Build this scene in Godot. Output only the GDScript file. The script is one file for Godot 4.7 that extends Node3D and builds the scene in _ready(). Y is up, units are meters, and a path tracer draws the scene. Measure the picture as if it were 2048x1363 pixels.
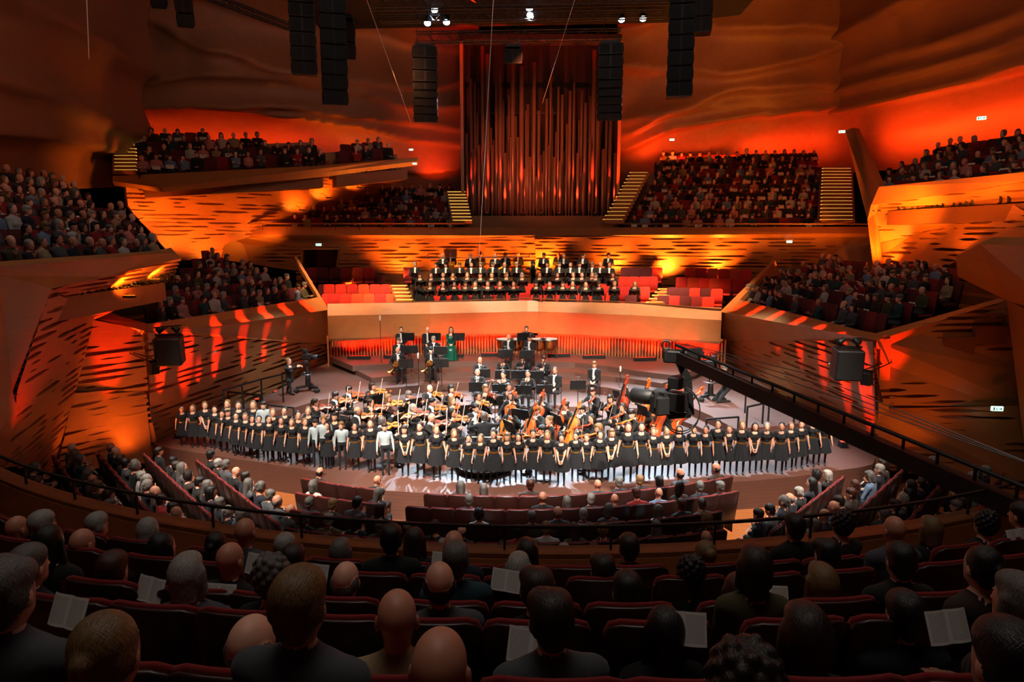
extends Node3D
# A concert hall in mid performance, seen from a row high in the stalls. World: y up, metres, stage floor at y = 0,
# the camera stands at (0, 6, 0) and looks along -z, nine degrees down.
const FOCAL := 1365.0
const CAM_H := 6.0
var SN := sin(deg_to_rad(9.0))
var CS := cos(deg_to_rad(9.0))
var rng := RandomNumberGenerator.new()
var M := {}
var used := {}

# ---------------------------------------------------------------- pixels of the photograph to places
func ray(px: float, py: float) -> Vector3:
	var x := (px - 1024.0) / FOCAL
	var y := (681.5 - py) / FOCAL
	return Vector3(x, y * CS - SN, -CS - y * SN)
func P(px: float, py: float, z: float) -> Vector3:      # the point of that pixel at the distance z
	var d := ray(px, py)
	return Vector3(0, CAM_H, 0) + d * (z / -d.z)
func PY(px: float, py: float, y: float) -> Vector3:     # the point of that pixel on the level y
	var d := ray(px, py)
	return Vector3(0, CAM_H, 0) + d * ((y - CAM_H) / d.y)
func PF(px: float, py: float, pts: Array) -> Vector3:   # the point of that pixel on the plane of three points
	var n: Vector3 = (pts[1] - pts[0]).cross(pts[2] - pts[0]).normalized()
	var d := ray(px, py)
	var o := Vector3(0, CAM_H, 0)
	return o + d * (n.dot(pts[0] - o) / n.dot(d))
func PL(list: Array) -> Array:
	var o := []
	for a in list: o.append(P(a[0], a[1], a[2]))
	return o
func XY(list: Array, y: float) -> Array:
	var o := []
	for a in list: o.append(PY(a[0], a[1], y))
	return o

# ---------------------------------------------------------------- names, labels
func numbered(called: String) -> String:
	if not used.has(called):
		used[called] = 0
		return called
	used[called] += 1
	return "%s_%03d" % [called, used[called]]
func tag(o: Node, label: String, category: String, group := "", kind := "") -> Node:
	o.set_meta("label", label)
	o.set_meta("category", category)
	if group != "": o.set_meta("group", group)
	if kind != "": o.set_meta("kind", kind)
	return o
func thing(called: String, label: String, category: String, at := Vector3.ZERO, turn := 0.0, group := "") -> Node3D:
	var o := Node3D.new()
	o.name = numbered(called)
	add_child(o)
	o.position = at
	o.rotation.y = turn
	tag(o, label, category, group)
	return o
func obj(called: String, mesh: Mesh, mat, parent: Node = null) -> MeshInstance3D:
	var o := MeshInstance3D.new()
	o.mesh = mesh
	if mat != null: o.material_override = mat
	if parent == null:
		o.name = numbered(called)
		add_child(o)
	else:
		o.name = called
		parent.add_child(o, true)
	return o
func struct(called: String, mesh: Mesh, mat, label: String, category := "wall") -> MeshInstance3D:
	var o := obj(called, mesh, mat)
	tag(o, label, category, "", "structure")
	return o
func copy(src: Node3D, at: Vector3, turn := 0.0, label := "", group := "") -> Node3D:
	var r: Node3D = src.duplicate()
	r.name = numbered(str(src.name).rstrip("0123456789").rstrip("_"))
	add_child(r)
	r.position = at
	r.rotation = Vector3(0, turn, 0)
	if label != "": r.set_meta("label", label)
	if group != "": r.set_meta("group", group)
	return r

# ---------------------------------------------------------------- mesh helpers
func ST() -> SurfaceTool:
	var st := SurfaceTool.new()
	st.begin(Mesh.PRIMITIVE_TRIANGLES)
	return st
func done(st: SurfaceTool, smooth := false) -> ArrayMesh:
	if not smooth: st.set_smooth_group(-1)
	st.generate_normals()
	return st.commit()
func tri(st: SurfaceTool, a: Vector3, b: Vector3, c: Vector3, sg := 4294967295) -> void:
	st.set_smooth_group(sg)
	for v in [a, b, c]:
		st.set_uv(Vector2.ZERO)
		st.add_vertex(v)
func quad(st: SurfaceTool, a: Vector3, b: Vector3, c: Vector3, d: Vector3, sg := 4294967295) -> void:
	tri(st, a, b, c, sg)
	tri(st, a, c, d, sg)
func box(st: SurfaceTool, c: Vector3, s: Vector3, b := Basis.IDENTITY, bev := 0.0) -> void:
	# a box about c, its edges cut off by bev
	var h := s * 0.5
	if bev <= 0.0:
		var v := []
		for i in 8: v.append(c + b * Vector3(h.x * (1 if i & 1 else -1), h.y * (1 if i & 2 else -1), h.z * (1 if i & 4 else -1)))
		for f in [[0, 1, 3, 2], [5, 4, 6, 7], [4, 0, 2, 6], [1, 5, 7, 3], [2, 3, 7, 6], [4, 5, 1, 0]]:
			quad(st, v[f[3]], v[f[2]], v[f[1]], v[f[0]])
		return
	var pr := []
	for sx in [-1, 1]:
		for sy in [-1, 1]:
			for sz in [-1, 1]:
				pr.append(c + b * Vector3(sx * h.x, sy * (h.y - bev), sz * (h.z - bev)))
				pr.append(c + b * Vector3(sx * (h.x - bev), sy * h.y, sz * (h.z - bev)))
				pr.append(c + b * Vector3(sx * (h.x - bev), sy * (h.y - bev), sz * h.z))
	hull8(st, pr)
func hull8(st: SurfaceTool, pr: Array) -> void:
	var id := func(x, y, z, k): return pr[((x * 2 + y) * 2 + z) * 3 + k]
	for s in 2:
		var q0 := [id.call(s, 0, 0, 0), id.call(s, 1, 0, 0), id.call(s, 1, 1, 0), id.call(s, 0, 1, 0)]
		var q1 := [id.call(0, s, 0, 1), id.call(0, s, 1, 1), id.call(1, s, 1, 1), id.call(1, s, 0, 1)]
		var q2 := [id.call(0, 0, s, 2), id.call(1, 0, s, 2), id.call(1, 1, s, 2), id.call(0, 1, s, 2)]
		for q in [q0, q1, q2]:
			if s == 0: quad(st, q[0], q[1], q[2], q[3])
			else: quad(st, q[3], q[2], q[1], q[0])
	for a in 2:
		for b in 2:
			quad(st, id.call(a, b, 0, 0), id.call(a, b, 1, 0), id.call(a, b, 1, 1), id.call(a, b, 0, 1))
			quad(st, id.call(a, 0, b, 0), id.call(a, 1, b, 0), id.call(a, 1, b, 2), id.call(a, 0, b, 2))
			quad(st, id.call(0, a, b, 1), id.call(1, a, b, 1), id.call(1, a, b, 2), id.call(0, a, b, 2))
	for i in 8: tri(st, pr[i * 3], pr[i * 3 + 1], pr[i * 3 + 2])
func beam(st: SurfaceTool, a: Vector3, b: Vector3, w: float, h: float, up := Vector3.UP) -> void:
	var d := (b - a)
	if d.length() < 0.0001: return
	var z := d.normalized()
	var u := up if absf(z.dot(up)) < 0.98 else Vector3.RIGHT
	var x := u.cross(z).normalized()
	var y := z.cross(x)
	box(st, (a + b) * 0.5, Vector3(w, h, d.length()), Basis(x, y, z))
func tube(st: SurfaceTool, path: Array, r, n := 8, sg := 1) -> void:
	# a round bar along path; r is one radius or one for each point
	var rings := []
	var prev := Vector3.ZERO
	for i in path.size():
		var d: Vector3 = (path[mini(i + 1, path.size() - 1)] - path[maxi(i - 1, 0)]).normalized()
		var x := prev
		if i == 0: x = d.cross(Vector3.UP if absf(d.y) < 0.9 else Vector3.RIGHT).normalized()
		x = (x - d * x.dot(d)).normalized()
		prev = x
		var y := d.cross(x)
		var rr: float = r[i] if r is Array else r
		var ring := []
		for k in n:
			var t := TAU * k / n
			ring.append(path[i] + (x * cos(t) + y * sin(t)) * rr)
		rings.append(ring)
	for i in path.size() - 1:
		for k in n:
			quad(st, rings[i][k], rings[i][(k + 1) % n], rings[i + 1][(k + 1) % n], rings[i + 1][k], sg)
	for e in [0, path.size() - 1]:
		for k in range(1, n - 1):
			if e == 0: tri(st, rings[e][0], rings[e][k + 1], rings[e][k], sg + 1)
			else: tri(st, rings[e][0], rings[e][k], rings[e][k + 1], sg + 1)
func lathe(st: SurfaceTool, prof: Array, at := Vector3.ZERO, n := 16, b := Basis.IDENTITY) -> void:
	# prof: [radius, height] from below upwards, turned about y
	for i in prof.size() - 1:
		for k in n:
			var t0 := TAU * k / n
			var t1 := TAU * (k + 1) / n
			var f := func(q, t): return at + b * Vector3(q[0] * cos(t), q[1], q[0] * sin(t))
			quad(st, f.call(prof[i], t0), f.call(prof[i + 1], t0), f.call(prof[i + 1], t1), f.call(prof[i], t1), 1)
func facet_mesh(pts: Array, thick := 0.2, tile := Vector2(8, 4), face := Vector3.INF) -> ArrayMesh:
	# a flat (or slightly bent) many-cornered slab; its face looks to the camera or towards face, its texture lies along the level
	var n := Vector3.ZERO
	var mid := Vector3.ZERO
	for i in pts.size():
		var a: Vector3 = pts[i]
		var b: Vector3 = pts[(i + 1) % pts.size()]
		n += Vector3((a.y - b.y) * (a.z + b.z), (a.z - b.z) * (a.x + b.x), (a.x - b.x) * (a.y + b.y))
		mid += a / pts.size()
	n = n.normalized()
	var eye := (Vector3(0, CAM_H, 0) - mid) if face == Vector3.INF else face
	if n.dot(eye) < 0: n = -n
	var u := Vector3.UP.cross(n)
	u = Vector3.RIGHT if u.length() < 0.05 else u.normalized()
	var v := n.cross(u)
	var flat := PackedVector2Array()
	for p in pts: flat.append(Vector2((p - mid).dot(u), (p - mid).dot(v)))
	var idx := Geometry2D.triangulate_polygon(flat)
	var st := ST()
	st.set_smooth_group(4294967295)
	var put := func(p: Vector3):
		st.set_uv(Vector2(p.dot(u) / tile.x, -p.dot(v) / tile.y))
		st.add_vertex(p)
	for i in range(0, idx.size(), 3):
		var t := [pts[idx[i]], pts[idx[i + 1]], pts[idx[i + 2]]]
		if (t[1] - t[0]).cross(t[2] - t[0]).dot(n) > 0: t = [t[0], t[2], t[1]]
		for p in t: put.call(p)
		for p in [t[0], t[2], t[1]]: put.call(p - n * thick)
	for i in pts.size():
		var a: Vector3 = pts[i]
		var b: Vector3 = pts[(i + 1) % pts.size()]
		for p in [a, b, b - n * thick, a, b - n * thick, a - n * thick]: put.call(p)
	return done(st)
func facet(called: String, pts: Array, m, label: String, thick := 0.2, tile := Vector2(8, 4), category := "wall") -> MeshInstance3D:
	if m is String: return boarded(called, pts, label, int(str(m).trim_prefix("boards")), thick)
	return struct(called, facet_mesh(pts, thick, tile), m, label, category)
func boarded(called: String, pts: Array, label: String, seed_: int, thick: float) -> MeshInstance3D:
	# a wall of level boards with cut-out edges: between two boards run long lens-shaped slits, and behind them lies the backing
	var n := Vector3.ZERO
	var mid := Vector3.ZERO
	for i in pts.size():
		var a: Vector3 = pts[i]
		var b: Vector3 = pts[(i + 1) % pts.size()]
		n += Vector3((a.y - b.y) * (a.z + b.z), (a.z - b.z) * (a.x + b.x), (a.x - b.x) * (a.y + b.y))
		mid += a / pts.size()
	n = n.normalized()
	if n.dot(Vector3(0, CAM_H, 0) - mid) < 0: n = -n
	var u := Vector3.UP.cross(n).normalized()
	var v := n.cross(u)
	var back := []
	var flat := []
	for p in pts:
		back.append(p - n * 0.11)
		flat.append(Vector2((p - mid).dot(u), (p - mid).dot(v)))
	var wall := struct(called, facet_mesh(back, thick, Vector2(4, 4)), M.veneer, label)
	var lo := INF
	var hi := -INF
	for q in flat:
		lo = minf(lo, q.y)
		hi = maxf(hi, q.y)
	var cuts := func(y: float) -> Array:
		var xs := []
		for i in flat.size():
			var a: Vector2 = flat[i]
			var b: Vector2 = flat[(i + 1) % flat.size()]
			if (a.y <= y) != (b.y <= y): xs.append(a.x + (b.x - a.x) * (y - a.y) / (b.y - a.y))
		xs.sort()
		return xs
	var rows := maxi(3, int((hi - lo) / 0.17))
	var hgt := (hi - lo) / rows
	var n1 := noise(seed_ * 13 + 5, 0.55, 2)
	var n2 := noise(seed_ * 13 + 6, 0.16, 2)
	var gap := func(x: float, j: int) -> float:
		if j == 0 or j == rows: return 0.0
		var dense := 0.22 + 0.55 * n2.get_noise_2d(x, j * 1.6)
		return 0.052 * sqrt(clampf((n1.get_noise_2d(x, j * 37.0) + dense - 0.16) * 2.2, 0.0, 1.0))
	for j in rows:
		var y0 := lo + hgt * j
		var y1 := y0 + hgt
		var m0: Array = cuts.call(y0 + 0.004)
		var m1: Array = cuts.call(y1 - 0.004)
		var mm: Array = cuts.call((y0 + y1) * 0.5)
		if m0.size() != mm.size(): m0 = mm
		if m1.size() != mm.size(): m1 = mm
		for s in range(0, mm.size() - 1, 2):
			var cols := maxi(2, int((mm[s + 1] - mm[s]) / 0.11))
			var st := ST()
			st.set_smooth_group(4294967295)
			var put := func(x: float, y: float, z: float):
				st.set_uv(Vector2(x / 4.0 + j * 0.37, -y / 4.0))
				st.add_vertex(mid + u * x + v * y - n * z)
			for c in cols:
				var e := []
				for k in 2:
					var f := float(c + k) / cols
					var xa := lerpf(m0[s], m0[s + 1], f)
					var xb := lerpf(m1[s], m1[s + 1], f)
					var ga: float = gap.call(xa, j)
					var gb: float = gap.call(xb, j + 1)
					e.append([Vector2(xa, y0 + minf(ga, hgt * 0.4)), Vector2(xb, y1 - minf(gb, hgt * 0.4))])
				for q in [[0, 0, 0.0], [0, 1, 0.0], [1, 1, 0.0], [0, 0, 0.0], [1, 1, 0.0], [1, 0, 0.0]]: put.call(e[q[0]][q[1]].x, e[q[0]][q[1]].y, q[2])
				for t in 2:
					for q in [[0, 0.0], [1, 0.0], [1, 0.1], [0, 0.0], [1, 0.1], [0, 0.1]]: put.call(e[q[0]][t].x, e[q[0]][t].y, q[1])
			obj("board", done(st), M.veneer, wall)
	return wall
func prism_mesh(pts: Array, y0: float, y1: float, tile := Vector2(4, 4)) -> ArrayMesh:
	# a level slab between y0 and y1 over the outline pts
	var flat := PackedVector2Array()
	for p in pts: flat.append(Vector2(p.x, p.z))
	var idx := Geometry2D.triangulate_polygon(flat)
	var st := ST()
	st.set_smooth_group(4294967295)
	for i in range(0, idx.size(), 3):
		var t := [pts[idx[i]], pts[idx[i + 1]], pts[idx[i + 2]]]
		if (t[1] - t[0]).cross(t[2] - t[0]).y > 0: t = [t[0], t[2], t[1]]
		for p in t:
			st.set_uv(Vector2(p.x / tile.x, p.z / tile.y))
			st.add_vertex(Vector3(p.x, y1, p.z))
		for p in [t[0], t[2], t[1]]:
			st.set_uv(Vector2(p.x / tile.x, p.z / tile.y))
			st.add_vertex(Vector3(p.x, y0, p.z))
	var run := 0.0
	var area := 0.0
	for i in flat.size(): area += flat[i].cross(flat[(i + 1) % flat.size()])
	for i in pts.size():
		var a: Vector3 = pts[i]
		var b: Vector3 = pts[(i + 1) % pts.size()]
		var w := a.distance_to(b)
		var q := [[a, y0, 0], [a, y1, 0], [b, y1, w], [b, y0, w]]
		if area < 0: q.reverse()
		for k in [0, 1, 2, 0, 2, 3]:
			st.set_uv(Vector2((run + q[k][2]) / tile.x, -q[k][1] / tile.y))
			st.add_vertex(Vector3(q[k][0].x, q[k][1], q[k][0].z))
		run += w
	return done(st)

# ---------------------------------------------------------------- materials
func mat(c: Color, rough := 0.7, metal := 0.0) -> StandardMaterial3D:
	var m := StandardMaterial3D.new()
	m.albedo_color = c
	m.roughness = rough
	m.metallic = metal
	return m
func glow(c: Color, energy: float) -> StandardMaterial3D:
	var m := mat(c, 0.5)
	m.emission_enabled = true
	m.emission = c
	m.emission_energy_multiplier = energy
	return m
func noise(seed_: int, freq: float, oct := 3) -> FastNoiseLite:
	var n := FastNoiseLite.new()
	n.seed = seed_
	n.frequency = freq
	n.fractal_octaves = oct
	return n
func image_tex(w: int, h: int, f: Callable) -> ImageTexture:
	var data := PackedByteArray()
	data.resize(w * h * 3)
	var k := 0
	for y in h:
		for x in w:
			var c: Color = f.call(x, y)
			data[k] = int(clampf(c.r, 0, 1) * 255)
			data[k + 1] = int(clampf(c.g, 0, 1) * 255)
			data[k + 2] = int(clampf(c.b, 0, 1) * 255)
			k += 3
	return ImageTexture.create_from_image(Image.create_from_data(w, h, false, Image.FORMAT_RGB8, data))
func wood_plain(a: Color, b: Color, seed_: int, seam := 0) -> ImageTexture:
	var n1 := noise(seed_, 0.02)
	var n2 := noise(seed_ + 1, 0.01, 2)
	return image_tex(512, 512, func(x, y):
		var g := 0.5 + 0.5 * n1.get_noise_2d(x * 0.5, y * 8.0)
		var k := 0.5 + 0.5 * n2.get_noise_2d(x, y)
		var c := a.lerp(b, g * 0.6 + k * 0.4)
		if seam > 0 and (y % seam == 0): c = c.darkened(0.45)
		return c)
func textured(t: Texture2D, rough: float, hei: Texture2D = null, depth := 1.0) -> StandardMaterial3D:
	var m := mat(Color.WHITE, rough)
	m.albedo_texture = t
	if hei != null:
		m.heightmap_enabled = true
		m.heightmap_texture = hei
		m.heightmap_scale = depth
	return m
func cloth(c: Color, sheen := 0.35) -> StandardMaterial3D:
	var m := mat(c, 0.92)
	if sheen > 0:
		m.rim_enabled = true
		m.rim = sheen
		m.rim_tint = 0.6
	return m
func make_materials() -> void:
	M.veneer = textured(wood_plain(Color(0.60, 0.37, 0.20), Color(0.70, 0.46, 0.26), 5), 0.42)
	M.bridge_maple = mat(Color(0.72, 0.53, 0.34), 0.5)
	M.stage = textured(wood_plain(Color(0.30, 0.185, 0.15), Color(0.39, 0.25, 0.20), 7, 16), 0.46)
	M.stage.metallic_specular = 0.8
	M.riser = textured(wood_plain(Color(0.31, 0.155, 0.115), Color(0.37, 0.19, 0.14), 8), 0.5)
	M.parquet = textured(wood_plain(Color(0.52, 0.30, 0.15), Color(0.62, 0.37, 0.19), 9, 32), 0.4)
	M.drape = textured(wood_plain(Color(0.50, 0.35, 0.25), Color(0.59, 0.42, 0.31), 10), 0.5)
	M.black = mat(Color(0.035, 0.037, 0.04), 0.55)
	M.matte_black = mat(Color(0.02, 0.021, 0.023), 0.9)
	M.steel = mat(Color(0.5, 0.5, 0.5), 0.35, 1.0)
	M.chrome = mat(Color(0.85, 0.85, 0.85), 0.15, 1.0)
	M.brass = mat(Color(0.88, 0.62, 0.26), 0.22, 1.0)
	M.copper = mat(Color(0.86, 0.52, 0.28), 0.25, 1.0)
	M.pipe = mat(Color(0.60, 0.42, 0.34), 0.35, 0.35)
	M.rail = textured(wood_plain(Color(0.42, 0.24, 0.13), Color(0.5, 0.30, 0.17), 12), 0.35)
	M.paper = mat(Color(0.86, 0.85, 0.82), 0.9)
	M.white = mat(Color(0.9, 0.9, 0.9), 0.8)
	M.slat = textured(wood_plain(Color(0.55, 0.30, 0.17), Color(0.62, 0.36, 0.2), 14), 0.5)
	M.rubber = mat(Color(0.05, 0.05, 0.05), 0.8)
	M.grille = mat(Color(0.045, 0.047, 0.05), 0.8)
	M.grey_box = mat(Color(0.16, 0.16, 0.165), 0.5)
	M.glass = mat(Color(0.06, 0.07, 0.09), 0.08)
	M.step_light = glow(Color(1.0, 0.78, 0.35), 0.9)
	M.exit = glow(Color(0.75, 1.0, 0.9), 1.6)
	M.exit_mark = mat(Color(0.1, 0.45, 0.3), 0.6)
	M.shell = mat(Color(0.20, 0.12, 0.08), 0.8)

# ---------------------------------------------------------------- view, lamps
func setup_view() -> void:
	var cam := Camera3D.new()
	cam.position = Vector3(0, CAM_H, 0)
	cam.rotation_degrees = Vector3(-9, 0, 0)
	cam.fov = rad_to_deg(2.0 * atan(681.5 / FOCAL))
	cam.near = 0.2
	cam.far = 120
	add_child(cam)
	cam.current = true
	var env := Environment.new()
	env.background_mode = Environment.BG_COLOR
	env.background_color = Color(0.0, 0.0, 0.0)
	env.tonemap_mode = Environment.TONE_MAPPER_LINEAR
	env.tonemap_exposure = 1.0
	env.sdfgi_enabled = true
	env.ssao_enabled = true
	env.ssil_enabled = true
	var we := WorldEnvironment.new()
	we.environment = env
	add_child(we)
	# unseen house lights in the ceiling, without lamp bodies, placed to light the audience dimly
	for a in [[-7, 17.2, -14, 18.0], [7, 17.2, -14, 18.0], [0, 17.2, -3, 27.0]]:
		var l := AreaLight3D.new()
		l.area_size = Vector2(6, 4)
		l.light_color = Color(1.0, 0.93, 0.88)
		l.light_energy = a[3]
		l.shadow_enabled = true
		l.area_range = 80
		l.rotation_degrees = Vector3(-90, 0, 0)
		l.position = Vector3(a[0], a[1], a[2])
		add_child(l)
	var gl := AreaLight3D.new()  # unseen area light without lamp body, placed to lift the gallery audience
	gl.area_size = Vector2(8, 1.5)
	gl.light_color = Color(1.0, 0.93, 0.88)
	gl.light_energy = 9.0
	gl.shadow_enabled = true
	gl.area_range = 80
	add_child(gl)
	gl.look_at_from_position(Vector3(0.5, 15.2, -22), Vector3(0.5, 6.5, -38))
func spot(at: Vector3, to: Vector3, c: Color, energy: float, half_angle: float, size := 0.15, soft := 0.6) -> void:
	var l := SpotLight3D.new()
	l.light_color = c
	l.light_energy = energy
	l.spot_angle = half_angle
	l.spot_angle_attenuation = soft
	l.spot_range = 90
	l.spot_attenuation = 2.0
	l.light_size = size
	l.shadow_enabled = true
	add_child(l)
	l.look_at_from_position(at, to, Vector3.UP if absf((to - at).normalized().y) < 0.97 else Vector3.RIGHT)
func strip(a: Vector3, b: Vector3, aim: Vector3, c: Color, energy: float, w := 0.15) -> void:
	# a long light without lamp body between a and b, shining along aim
	var l := AreaLight3D.new()
	l.area_size = Vector2(a.distance_to(b), w)
	l.light_color = c
	l.light_energy = energy
	l.area_range = 60
	l.shadow_enabled = true
	add_child(l)
	var x := (b - a).normalized()
	var z := -(aim - x * aim.dot(x)).normalized()
	l.global_transform = Transform3D(Basis(x, z.cross(x), z), (a + b) * 0.5)
func omni(at: Vector3, c: Color, energy: float, size := 0.1) -> void:
	var l := OmniLight3D.new()
	l.light_color = c
	l.light_energy = energy
	l.omni_range = 60
	l.omni_attenuation = 2.0
	l.light_size = size
	l.shadow_enabled = true
	l.position = at
	add_child(l)
func stage_lights() -> void:
	var warm := Color(1.0, 0.93, 0.86)
	var cool := Color(0.80, 0.93, 1.0)
	# unseen spotlights high above stalls and stage, placed to light players and choir
	for a in [[-6.5, -8, -5.0, -17.2, 900, 16], [6.5, -8, 5.0, -17.2, 900, 16], [0.0, -7, 0.0, -17.2, 900, 15], [-5, -12, -4.0, -24, 700, 14], [6, -12, 5.0, -24, 700, 14], [0.5, -12, 0.5, -25, 640, 13]]:
		lamp_head(Vector3(a[0], 16.0, a[1]), Vector3(a[2], 0.8, a[3]), warm, a[4], a[5], 0.2, "front", 4.0)
	for a in [[-4.4, -23, -3.8, -30.3], [5.2, -23, 5.0, -30.3], [0.5, -23, 0.6, -30.3]]:
		lamp_head(Vector3(a[0], 15.2, a[1]), Vector3(a[2], 4.2, a[3]), Color(1.0, 0.86, 0.70), 480, 14, 0.2, "choir", 4.0)
	for a in [[-6.6, -23, -7.2, -29.6], [7.2, -23, 7.6, -28.9]]:
		lamp_head(Vector3(a[0], 15.2, a[1]), Vector3(a[2], 3.4, a[3]), Color(1.0, 0.78, 0.56), 560, 12, 0.2, "choir", 4.0)
	for a in [[-4.4, -22.8, -6.9, -24.2], [4.8, -22.8, 7.3, -23.8]]:  # unseen cool spotlights, placed to light the side floors of the stage
		lamp_head(Vector3(a[0], 15.2, a[1]), Vector3(a[2], 0.4, a[3]), cool, 360, 12, 0.2, "front", 4.0)
	# the rig over the back of the stage, which shines towards the stalls
	for a in [[869, 20], [803, 12], [855, 47], [893, 45], [1059, 18], [1243, 40], [1286, 38], [1325, 8], [1060, 31], [845, 6]]:
		var at := P(a[0], a[1], 31.5)
		lamp_head(at, Vector3(clampf(at.x * 0.8, -6, 6), 0, -19.5), cool, 560, 17, 0.16, "back", 9.0)
var head_proto := {}
func lamp_head(at: Vector3, to: Vector3, c: Color, energy: float, angle: float, size: float, row: String, shine: float) -> void:
	# a theatre spotlight: barrel, yoke, clamp, lens; its light stands just before the lens
	var words := {"front": "unseen black theatre spotlight high above, placed to light the stage", "choir": "unseen black theatre spotlight high above, placed to light the choir", "side": "unseen narrow black beam light high above, placed to stripe the stage wall", "back": "lit black theatre spotlight in the dark rig above the stage"}
	var t := thing("stage_spotlight", words[row], "spotlight", at, 0.0, row + " spotlights")
	var z := (at - to).normalized()
	var x := Vector3.UP.cross(z).normalized()
	var b := Basis(x, z.cross(x), z)
	if not head_proto.has(row):
		var s1 := ST()
		lathe(s1, [[0.0, 0.42], [0.09, 0.42], [0.13, 0.34], [0.15, 0.1], [0.17, 0.0], [0.15, 0.01], [0.145, 0.06]], Vector3.ZERO, 14, Basis(Vector3.RIGHT, Vector3(0, 0, 1), Vector3(0, -1, 0)))
		var s2 := ST()
		lathe(s2, [[0.0, 0.035], [0.1, 0.03], [0.145, 0.02]], Vector3.ZERO, 14, Basis(Vector3.RIGHT, Vector3(0, 0, 1), Vector3(0, -1, 0)))
		head_proto[row] = [done(s1, true), done(s2, true), glow(c, shine)]
	var barrel := obj("barrel", head_proto[row][0], M.black, t)
	barrel.basis = b
	var lens := obj("lens", head_proto[row][1], head_proto[row][2], t)
	lens.basis = b
	var s3 := ST()
	for s in [-1, 1]: beam(s3, b * Vector3(s * 0.18, 0, 0.2), b * Vector3(s * 0.18, 0, 0.2) + Vector3(0, 0.28, 0), 0.03, 0.02)
	beam(s3, b * Vector3(-0.19, 0, 0.2) + Vector3(0, 0.28, 0), b * Vector3(0.19, 0, 0.2) + Vector3(0, 0.28, 0), 0.03, 0.02)
	beam(s3, b * Vector3(0, 0, 0.2) + Vector3(0, 0.28, 0), b * Vector3(0, 0, 0.2) + Vector3(0, 0.5, 0), 0.05, 0.05)
	obj("yoke", done(s3), M.black, t)
	spot(at - z * 0.06, to, c, energy, angle, size)
var up_proto: Array = []
func uplight(at: Vector3, to: Vector3, c: Color, energy: float, angle: float, label: String, group: String, size := 0.05, fixture := true) -> void:
	# a small floor lamp: box on a foot with a round lens on top
	if fixture:
		if up_proto.is_empty():
			var s1 := ST()
			box(s1, Vector3(0, 0.09, 0), Vector3(0.2, 0.14, 0.2), Basis.IDENTITY, 0.012)
			box(s1, Vector3(0, 0.01, 0), Vector3(0.24, 0.02, 0.24))
			var s2 := ST()
			lathe(s2, [[0.0, 0.166], [0.07, 0.166], [0.08, 0.16]], Vector3.ZERO, 12)
			up_proto = [done(s1), done(s2, true)]
		var t := thing("wall_uplight", label, "floor lamp", at, 0.0, group)
		obj("housing", up_proto[0], M.black, t)
		obj("lens", up_proto[1], glow(c, 1.5), t)
	spot(at + Vector3(0, 0.2, 0), to, c, energy, angle, size, 0.8)

# ---------------------------------------------------------------- the hall
func wavy(called: String, c: Array, nu: int, nv: int, folds: Array, label: String, m = null) -> MeshInstance3D:
	# a draped wooden wall over four corners (bottom a, bottom b, top b, top a); each fold: [[v at u = 0, .., v at u = 1], depth, width above, width below]
	var n: Vector3 = (c[1] - c[0]).cross(c[3] - c[0]).normalized()
	if n.dot(Vector3(0, 8, -12) - c[0]) < 0: n = -n
	var st := ST()
	st.set_smooth_group(1)
	var noise_ := noise(91, 0.9, 2)
	var at := func(i: int, j: int) -> Vector3:
		var u := float(i) / nu
		var v := float(j) / nv
		var p: Vector3 = c[0].lerp(c[1], u).lerp(c[3].lerp(c[2], u), v)
		var d := 0.12 * noise_.get_noise_2d(u * 4.0, v * 5.0)
		for f in folds:
			var k: Array = f[0]
			var x := u * (k.size() - 1)
			var a := mini(int(x), k.size() - 2)
			var w := x - a
			var w2 := w * w * (3 - 2 * w)
			var v0: float = lerpf(k[a], k[a + 1], w2)
			var dep: float = f[1]
			if f.size() > 4: dep *= lerpf(f[4][mini(int(x), f[4].size() - 2)], f[4][mini(int(x) + 1, f[4].size() - 1)], w2)
			var s := v - v0
			d += dep * (exp(-s / f[2]) * minf(1.0, 1.0) if s > 0 else exp(s / f[3]))
		return p + n * d
	for j in nv:
		for i in nu:
			var q := [at.call(i, j), at.call(i + 1, j), at.call(i + 1, j + 1), at.call(i, j + 1)]
			var uv := [Vector2(i, j), Vector2(i + 1, j), Vector2(i + 1, j + 1), Vector2(i, j + 1)]
			for k in [0, 2, 1, 0, 3, 2]:
				st.set_uv(uv[k] * Vector2(4.0 / nu, -5.0 / nv))
				st.add_vertex(q[k])
	return struct(called, done(st, true), M.drape if m == null else m, label)

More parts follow.
